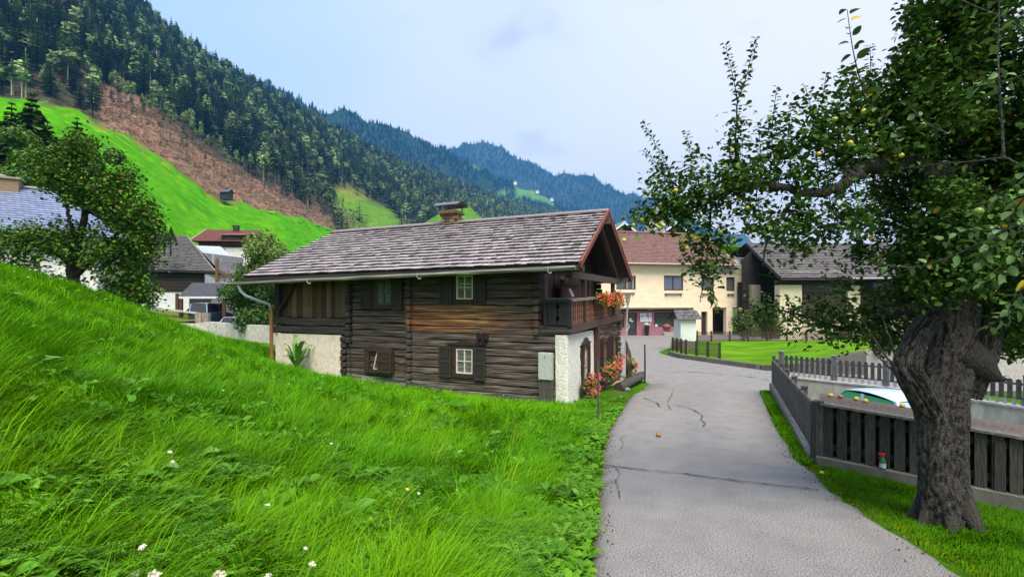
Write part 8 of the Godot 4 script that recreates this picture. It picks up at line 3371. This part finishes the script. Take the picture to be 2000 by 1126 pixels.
func broad_rosette(n: int, ln: float, wide: float, lift: float) -> ArrayMesh:
	var b := MB.new()
	for k in n:
		var a := TAU * k / n + rng.randf_range(-0.5, 0.5)
		var dir := Vector3(cos(a), 0, sin(a))
		var sd := Vector3(-dir.z, 0, dir.x)
		var l := ln * rng.randf_range(0.6, 1.2)
		var lf := lift * rng.randf_range(0.6, 1.4)
		b.tint = Color.WHITE * rng.randf_range(0.75, 1.2)
		var rows := [[], [], []]
		var tw := rng.randf_range(-0.4, 0.4)
		for i in 7:
			var u := i / 6.0
			var p := dir * l * u + Vector3(0, l * lf * (1.9 * u - 1.25 * u * u), 0)
			var w := wide * l * sin(PI * pow(u, 0.75)) * 0.5 + 0.004 * (1.0 - u)
			var rip := 0.12 * w * sin(i * 2.6 + k)
			var s2 := (sd + Vector3(0, tw, 0)).normalized()
			rows[0].append(p - s2 * w + Vector3(0, w * 0.35 + rip, 0))
			rows[1].append(p)
			rows[2].append(p + s2 * w + Vector3(0, w * 0.35 - rip, 0))
		b.sheet(rows, [], true)
	return b.mesh()

func lean_xf(p: Vector3, s: float, up := 1.0) -> Transform3D:
	# tufts lie over together in swathes, down the bank towards the right
	var sw := noise_a.get_noise_2d(p.x * 3.0 + 40.0, p.z * 3.0)
	var t := Basis(Vector3.UP, sw * 3.6 + rng.randf_range(-1.2, 1.2))
	t = t.scaled(Vector3(s, s * up * rng.randf_range(0.75, 1.25), s))
	return Transform3D(t, p)

func on_house(x: float, d: float) -> bool:
	var q := HX.affine_inverse() * Vector3(x, 0, -d)
	return q.x > -10.5 and q.x < 0.45 and q.z < 0.03 and q.z > -8.2

func make_grass() -> void:
	var dk := Color(0.045, 0.20, 0.003)
	var lt := Color(0.165, 0.40, 0.010)
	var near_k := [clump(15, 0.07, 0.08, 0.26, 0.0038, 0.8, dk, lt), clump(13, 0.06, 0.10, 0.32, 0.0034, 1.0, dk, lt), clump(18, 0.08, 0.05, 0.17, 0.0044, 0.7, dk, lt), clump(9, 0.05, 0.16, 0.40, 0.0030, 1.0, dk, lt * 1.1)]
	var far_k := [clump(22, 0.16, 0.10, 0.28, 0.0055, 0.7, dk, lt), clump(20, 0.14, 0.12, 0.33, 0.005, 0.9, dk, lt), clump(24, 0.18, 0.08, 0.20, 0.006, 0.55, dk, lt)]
	var lists := {}
	for nm in ["n0", "n1", "n2", "n3", "f0", "f1", "f2"]:
		lists[nm] = [[], []]
	# distance band: from, to, tufts per square metre, kind
	for band in [[1.2, 3.2, 800.0, "n", 1.0], [3.2, 5.5, 620.0, "n", 1.0], [5.5, 9.0, 300.0, "n", 1.15], [9.0, 14.0, 110.0, "f", 1.0], [14.0, 22.0, 60.0, "f", 1.05], [22.0, 40.0, 11.0, "f", 1.3]]:
		var d0: float = band[0]
		var d1: float = band[1]
		var xl := -1.12 * d1 - 0.6
		var xr := along(LEFT_EDGE, d1) + 0.4 if d1 < 21.0 else 0.0
		var n := int((d1 - d0) * (xr - xl) * band[2])
		for i in n:
			var d := rng.randf_range(d0, d1)
			var x := rng.randf_range(xl, xr)
			if x < -1.1 * d - 0.5 or x > along(LEFT_EDGE, minf(d, 21.0)) - 0.02 - 0.10 * rng.randf() or on_house(x, d):
				continue
			if d > 20.0 and (x > -5.0 or x < -0.75 * d):
				continue
			var lush := noise_b.get_noise_2d(x * 1.3, d * 1.3)
			var patch := noise_a.get_noise_2d(x * 1.1 + 50.0, d * 1.1)
			if rng.randf() > 0.88 + lush * 0.6:
				continue
			var verge := clampf((along(LEFT_EDGE, minf(d, 21.0)) - x) / 0.9, 0.0, 1.0)
			var s: float = (0.92 + 0.4 * lush + 0.12 * rng.randfn()) * lerpf(0.45, 1.0, verge) * band[4]
			# mown short along the gable wall and behind the house
			if d > 14.5 and x > 1.0:
				s *= 0.38
			if d > 21.0:
				s *= 0.55
			s = maxf(s, 0.25)
			var p := Vector3(x, ground(x, d) - 0.015, -d)
			var c := Color(1, 1, 1).lerp(Color(1.35, 1.12, 1.0), clampf(patch * 1.5, 0, 1)).lerp(Color(0.72, 0.88, 0.9), clampf(-patch * 1.5, 0, 1))
			c = c * rng.randf_range(0.62, 1.25) * lerpf(0.92, 1.15, smoothstep(3.0, 14.0, d))
			if rng.randf() < 0.012:
				c = Color(2.4, 1.2, 3.0)
			var key: String = band[3] + str(rng.randi() % (4 if band[3] == "n" else 3))
			lists[key][0].append(lean_xf(p, s))
			lists[key][1].append(c)
	for k in 4:
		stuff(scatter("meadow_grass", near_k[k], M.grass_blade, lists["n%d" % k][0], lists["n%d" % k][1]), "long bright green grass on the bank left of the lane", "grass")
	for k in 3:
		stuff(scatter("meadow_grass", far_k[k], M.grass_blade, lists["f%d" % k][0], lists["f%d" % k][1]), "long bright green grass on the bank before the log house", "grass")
	# short lawn under the apple tree and along the kerb
	var sx := []
	var sc := []
	var short := clump(16, 0.05, 0.02, 0.065, 0.0022, 0.6, Color(0.03, 0.11, 0.003), Color(0.08, 0.22, 0.006))
	for i in 26000:
		var d := rng.randf_range(2.6, 9.0)
		var x := rng.randf_range(2.6, 8.0)
		var e := along(RIGHT_EDGE, d) + 0.03 + 0.12 * rng.randf() * rng.randf()
		if x < e or x > d * 1.15 + 0.2:
			continue
		# up to the front kerb, or a strip in front of the side kerb
		if d > 7.05 - (x - 4.2) * 0.61 - 0.1 and not (d > 7.0 and x < 4.08 + (d - 7.1) * 0.44):
			continue
		var p := Vector3(x, ground(x, d) - 0.005, -d)
		sx.append(lean_xf(p, rng.randf_range(0.7, 1.3)))
		var dry := smoothstep(0.0, 0.25, 0.22 - (x - e))
		sc.append(Color(1, 1, 1).lerp(Color(2.2, 1.2, 1.3), dry * 0.6) * rng.randf_range(0.75, 1.2))
	for i in 2600:
		var d := rng.randf_range(7.0, 17.5)
		var e := along(RIGHT_EDGE, d)
		var x := e + rng.randf_range(-0.05, 0.16)
		if x > 4.12 + (d - 7.1) * 0.449:
			continue
		sx.append(lean_xf(Vector3(x, road_y(d) - 0.02, -d), rng.randf_range(1.0, 2.6)))
		sc.append(Color(1.15, 1.2, 1.0) * rng.randf_range(0.8, 1.2))
	stuff(scatter("lawn_grass", short, M.grass_blade, sx, sc), "short dark green grass under the apple tree", "grass")
	# herbs between the grass
	var herb := [frond_rosette(7, 0.17, 9, 0.035, 0.55), frond_rosette(6, 0.22, 11, 0.042, 0.8), broad_rosette(8, 0.17, 0.22, 0.5), broad_rosette(6, 0.13, 0.5, 0.6)]
	var hx := [[], [], [], []]
	var hc := [[], [], [], []]
	for i in 7500:
		var d := 1.8 + 13.0 * pow(rng.randf(), 1.5)
		var x := rng.randf_range(-1.08 * d - 0.2, along(LEFT_EDGE, d) - 0.05)
		var z := noise_b.get_noise_2d(x * 1.7 + 9.0, d * 1.7)
		var z2 := noise_a.get_noise_2d(x * 2.3 - 30.0, d * 2.3)
		if z < 0.0 + 0.01 * d and rng.randf() > 0.2:
			continue
		var k := 0 if z2 < -0.1 else (1 if z2 < 0.12 else (2 if z2 < 0.3 else 3))
		if rng.randf() < 0.2:
			k = rng.randi() % 4
		var p := Vector3(x, ground(x, d) + 0.03 + 0.06 * rng.randf(), -d)
		hx[k].append(Transform3D(Basis(Vector3.UP, rng.randf() * TAU).scaled(Vector3.ONE * rng.randf_range(0.5, 1.05)), p))
		hc[k].append(Color(0.045, 0.15, 0.012).lerp(Color(0.12, 0.28, 0.025), rng.randf()) * rng.randf_range(0.8, 1.2))
	for i in 900:
		var d := 1.9 + 11.0 * pow(rng.randf(), 1.3)
		var x := along(LEFT_EDGE, d) + rng.randf_range(-0.34, 0.0)
		var k := 3 if rng.randf() < 0.7 else 2
		var p := Vector3(x, ground(x, d) + 0.035, -d)
		hx[k].append(Transform3D(Basis(Vector3.UP, rng.randf() * TAU).scaled(Vector3.ONE * rng.randf_range(0.35, 0.8)), p))
		hc[k].append(Color(0.06, 0.18, 0.008).lerp(Color(0.11, 0.27, 0.015), rng.randf()))
	for k in 4:
		stuff(scatter("meadow_herbs", herb[k], M.leaf, hx[k], hc[k]), "low leafy herbs growing among the meadow grass", "herbs")
	# tiny white flowers
	var fm := MB.new()
	leafy_ball(fm, Vector3(0, 0.0, 0), Vector3(0.014, 0.010, 0.014), 36, 0.008, Color(0.65, 0.62, 0.5), Color(0.85, 0.84, 0.78))
	fm.tint = Color(0.08, 0.16, 0.03)
	fm.tube([Vector3(0, -0.22, 0), Vector3(0.01, -0.1, 0), Vector3(0, 0, 0)], [0.0015, 0.0015, 0.0015], 3, false)
	var fx := []
	var fc := []
	for i in 150:
		var d := 2.2 + 14.0 * rng.randf()
		var x := rng.randf_range(-1.05 * d, along(LEFT_EDGE, d) - 0.3)
		if on_house(x, d) or noise_b.get_noise_2d(x * 0.9, d * 0.9) < 0.12:
			continue
		fx.append(up_xf(Vector3(x, ground(x, d) + 0.24, -d), rng.randf_range(0.7, 1.3)))
		fc.append(Color(1, 1, 1) if rng.randf() < 0.85 else Color(1.0, 0.85, 0.25))
	stuff(scatter("meadow_flowers", fm.mesh(), M.petal, fx, fc), "tiny white and yellow flowers in the meadow grass", "flowers")
	# grit and litter on the lane edges
	var gx := []
	var gc := []
	var gm := stone_mesh(0.012)
	for i in 700:
		var d := 2.0 + 14.0 * pow(rng.randf(), 1.5)
		var side := rng.randf() < 0.5
		var x := along(LEFT_EDGE, d) + absf(rng.randfn()) * 0.12 if side else along(RIGHT_EDGE, d) - absf(rng.randfn()) * 0.14
		gx.append(up_xf(Vector3(x, road_y(d) + 0.008, -d), rng.randf_range(0.2, 0.7)))
		gc.append([Color(0.6, 0.6, 0.6), Color(0.25, 0.2, 0.12), Color(0.9, 0.85, 0.8), Color(0.35, 0.25, 0.1)][rng.randi() % 4])
	stuff(scatter("grit", gm, M.stone, gx, gc), "loose grit and bits of litter along the lane edges", "grit")
	# plants one can tell apart
	var docks := [[578, 16.9, 0.62, "tall dock plant with big upright leaves at the whitewashed wall", 22, 0.22, 1.8], [905, 4.6, 0.17, "pair of broad grey green dock leaves in mid meadow", 4, 0.42, 0.35], [690, 3.9, 0.2, "dark broad leaved dock in the lower middle of the meadow", 6, 0.42, 0.4], [300, 3.6, 0.22, "broad leaved dock in the left part of the meadow", 6, 0.40, 0.45], [60, 5.2, 0.25, "large dock at the left edge, halfway up the bank", 7, 0.42, 0.5], [12, 8.4, 0.3, "dock leaves at the upper left end of the bank", 6, 0.5, 0.6], [380, 4.2, 0.18, "dock with pale leaves right of the left dock", 5, 0.45, 0.35], [545, 5.0, 0.18, "dock beside the middle of the meadow with narrow leaves", 6, 0.28, 0.5], [255, 5.6, 0.22, "dock behind the left meadow docks, on the bank", 6, 0.4, 0.5]]
	for q in docks:
		var p := on_ground(q[0], q[1], 0.05)
		var t := put("dock_plant", broad_rosette(q[4], q[2], q[5], q[6]), M.dock)
		t.position = p
		tag(t, q[3], "plant")
	for q in [[262, 2.42, "small white flower cluster at the bottom edge, far left of three"], [300, 2.38, "largest white flower cluster at the bottom edge of the meadow"], [428, 2.42, "white flower cluster at the bottom edge, right of the others"]]:
		var p := at(q[0], 1122, q[1])
		var m := MB.new()
		leafy_ball(m, Vector3.ZERO, Vector3(0.035, 0.02, 0.03), 130, 0.011, Color(0.60, 0.52, 0.38), Color(0.85, 0.80, 0.66))
		m.tint = Color(0.07, 0.15, 0.03)
		m.tube([Vector3(0, -0.3, 0), Vector3(0, 0, 0)], [0.003, 0.002], 4, false)
		var t := put("white_flower", m.mesh(), M.petal)
		t.position = p
		tag(t, q[2], "flower")

# ------------------------------------------------------------------ everything
func _ready() -> void:
	rng.seed = 77
	noise_a.noise_type = FastNoiseLite.TYPE_SIMPLEX_SMOOTH
	noise_a.frequency = 0.25
	noise_a.fractal_octaves = 3
	noise_a.seed = 4
	noise_b.noise_type = FastNoiseLite.TYPE_SIMPLEX_SMOOTH
	noise_b.frequency = 0.6
	noise_b.fractal_octaves = 3
	noise_b.seed = 8
	make_view()
	make_materials()
	mat("plank_wood2", Color.WHITE, 0.8, "grain", Vector3(1.2, 4.0, 4.0), "grain", 1.2)
	mat("dock", lin(0.10, 0.26, 0.03), 0.5)
	M.dock.backlight_enabled = true
	M.dock.backlight = Color(0.5, 0.5, 0.4)
	make_ground()
	make_hills()
	make_log_house()
	make_yellow_house()
	make_church()
	make_dark_barn()
	make_left_buildings()
	make_cars()
	make_fences()
	make_small_things()
	make_apple_tree()
	make_far_plants()
	make_grass()
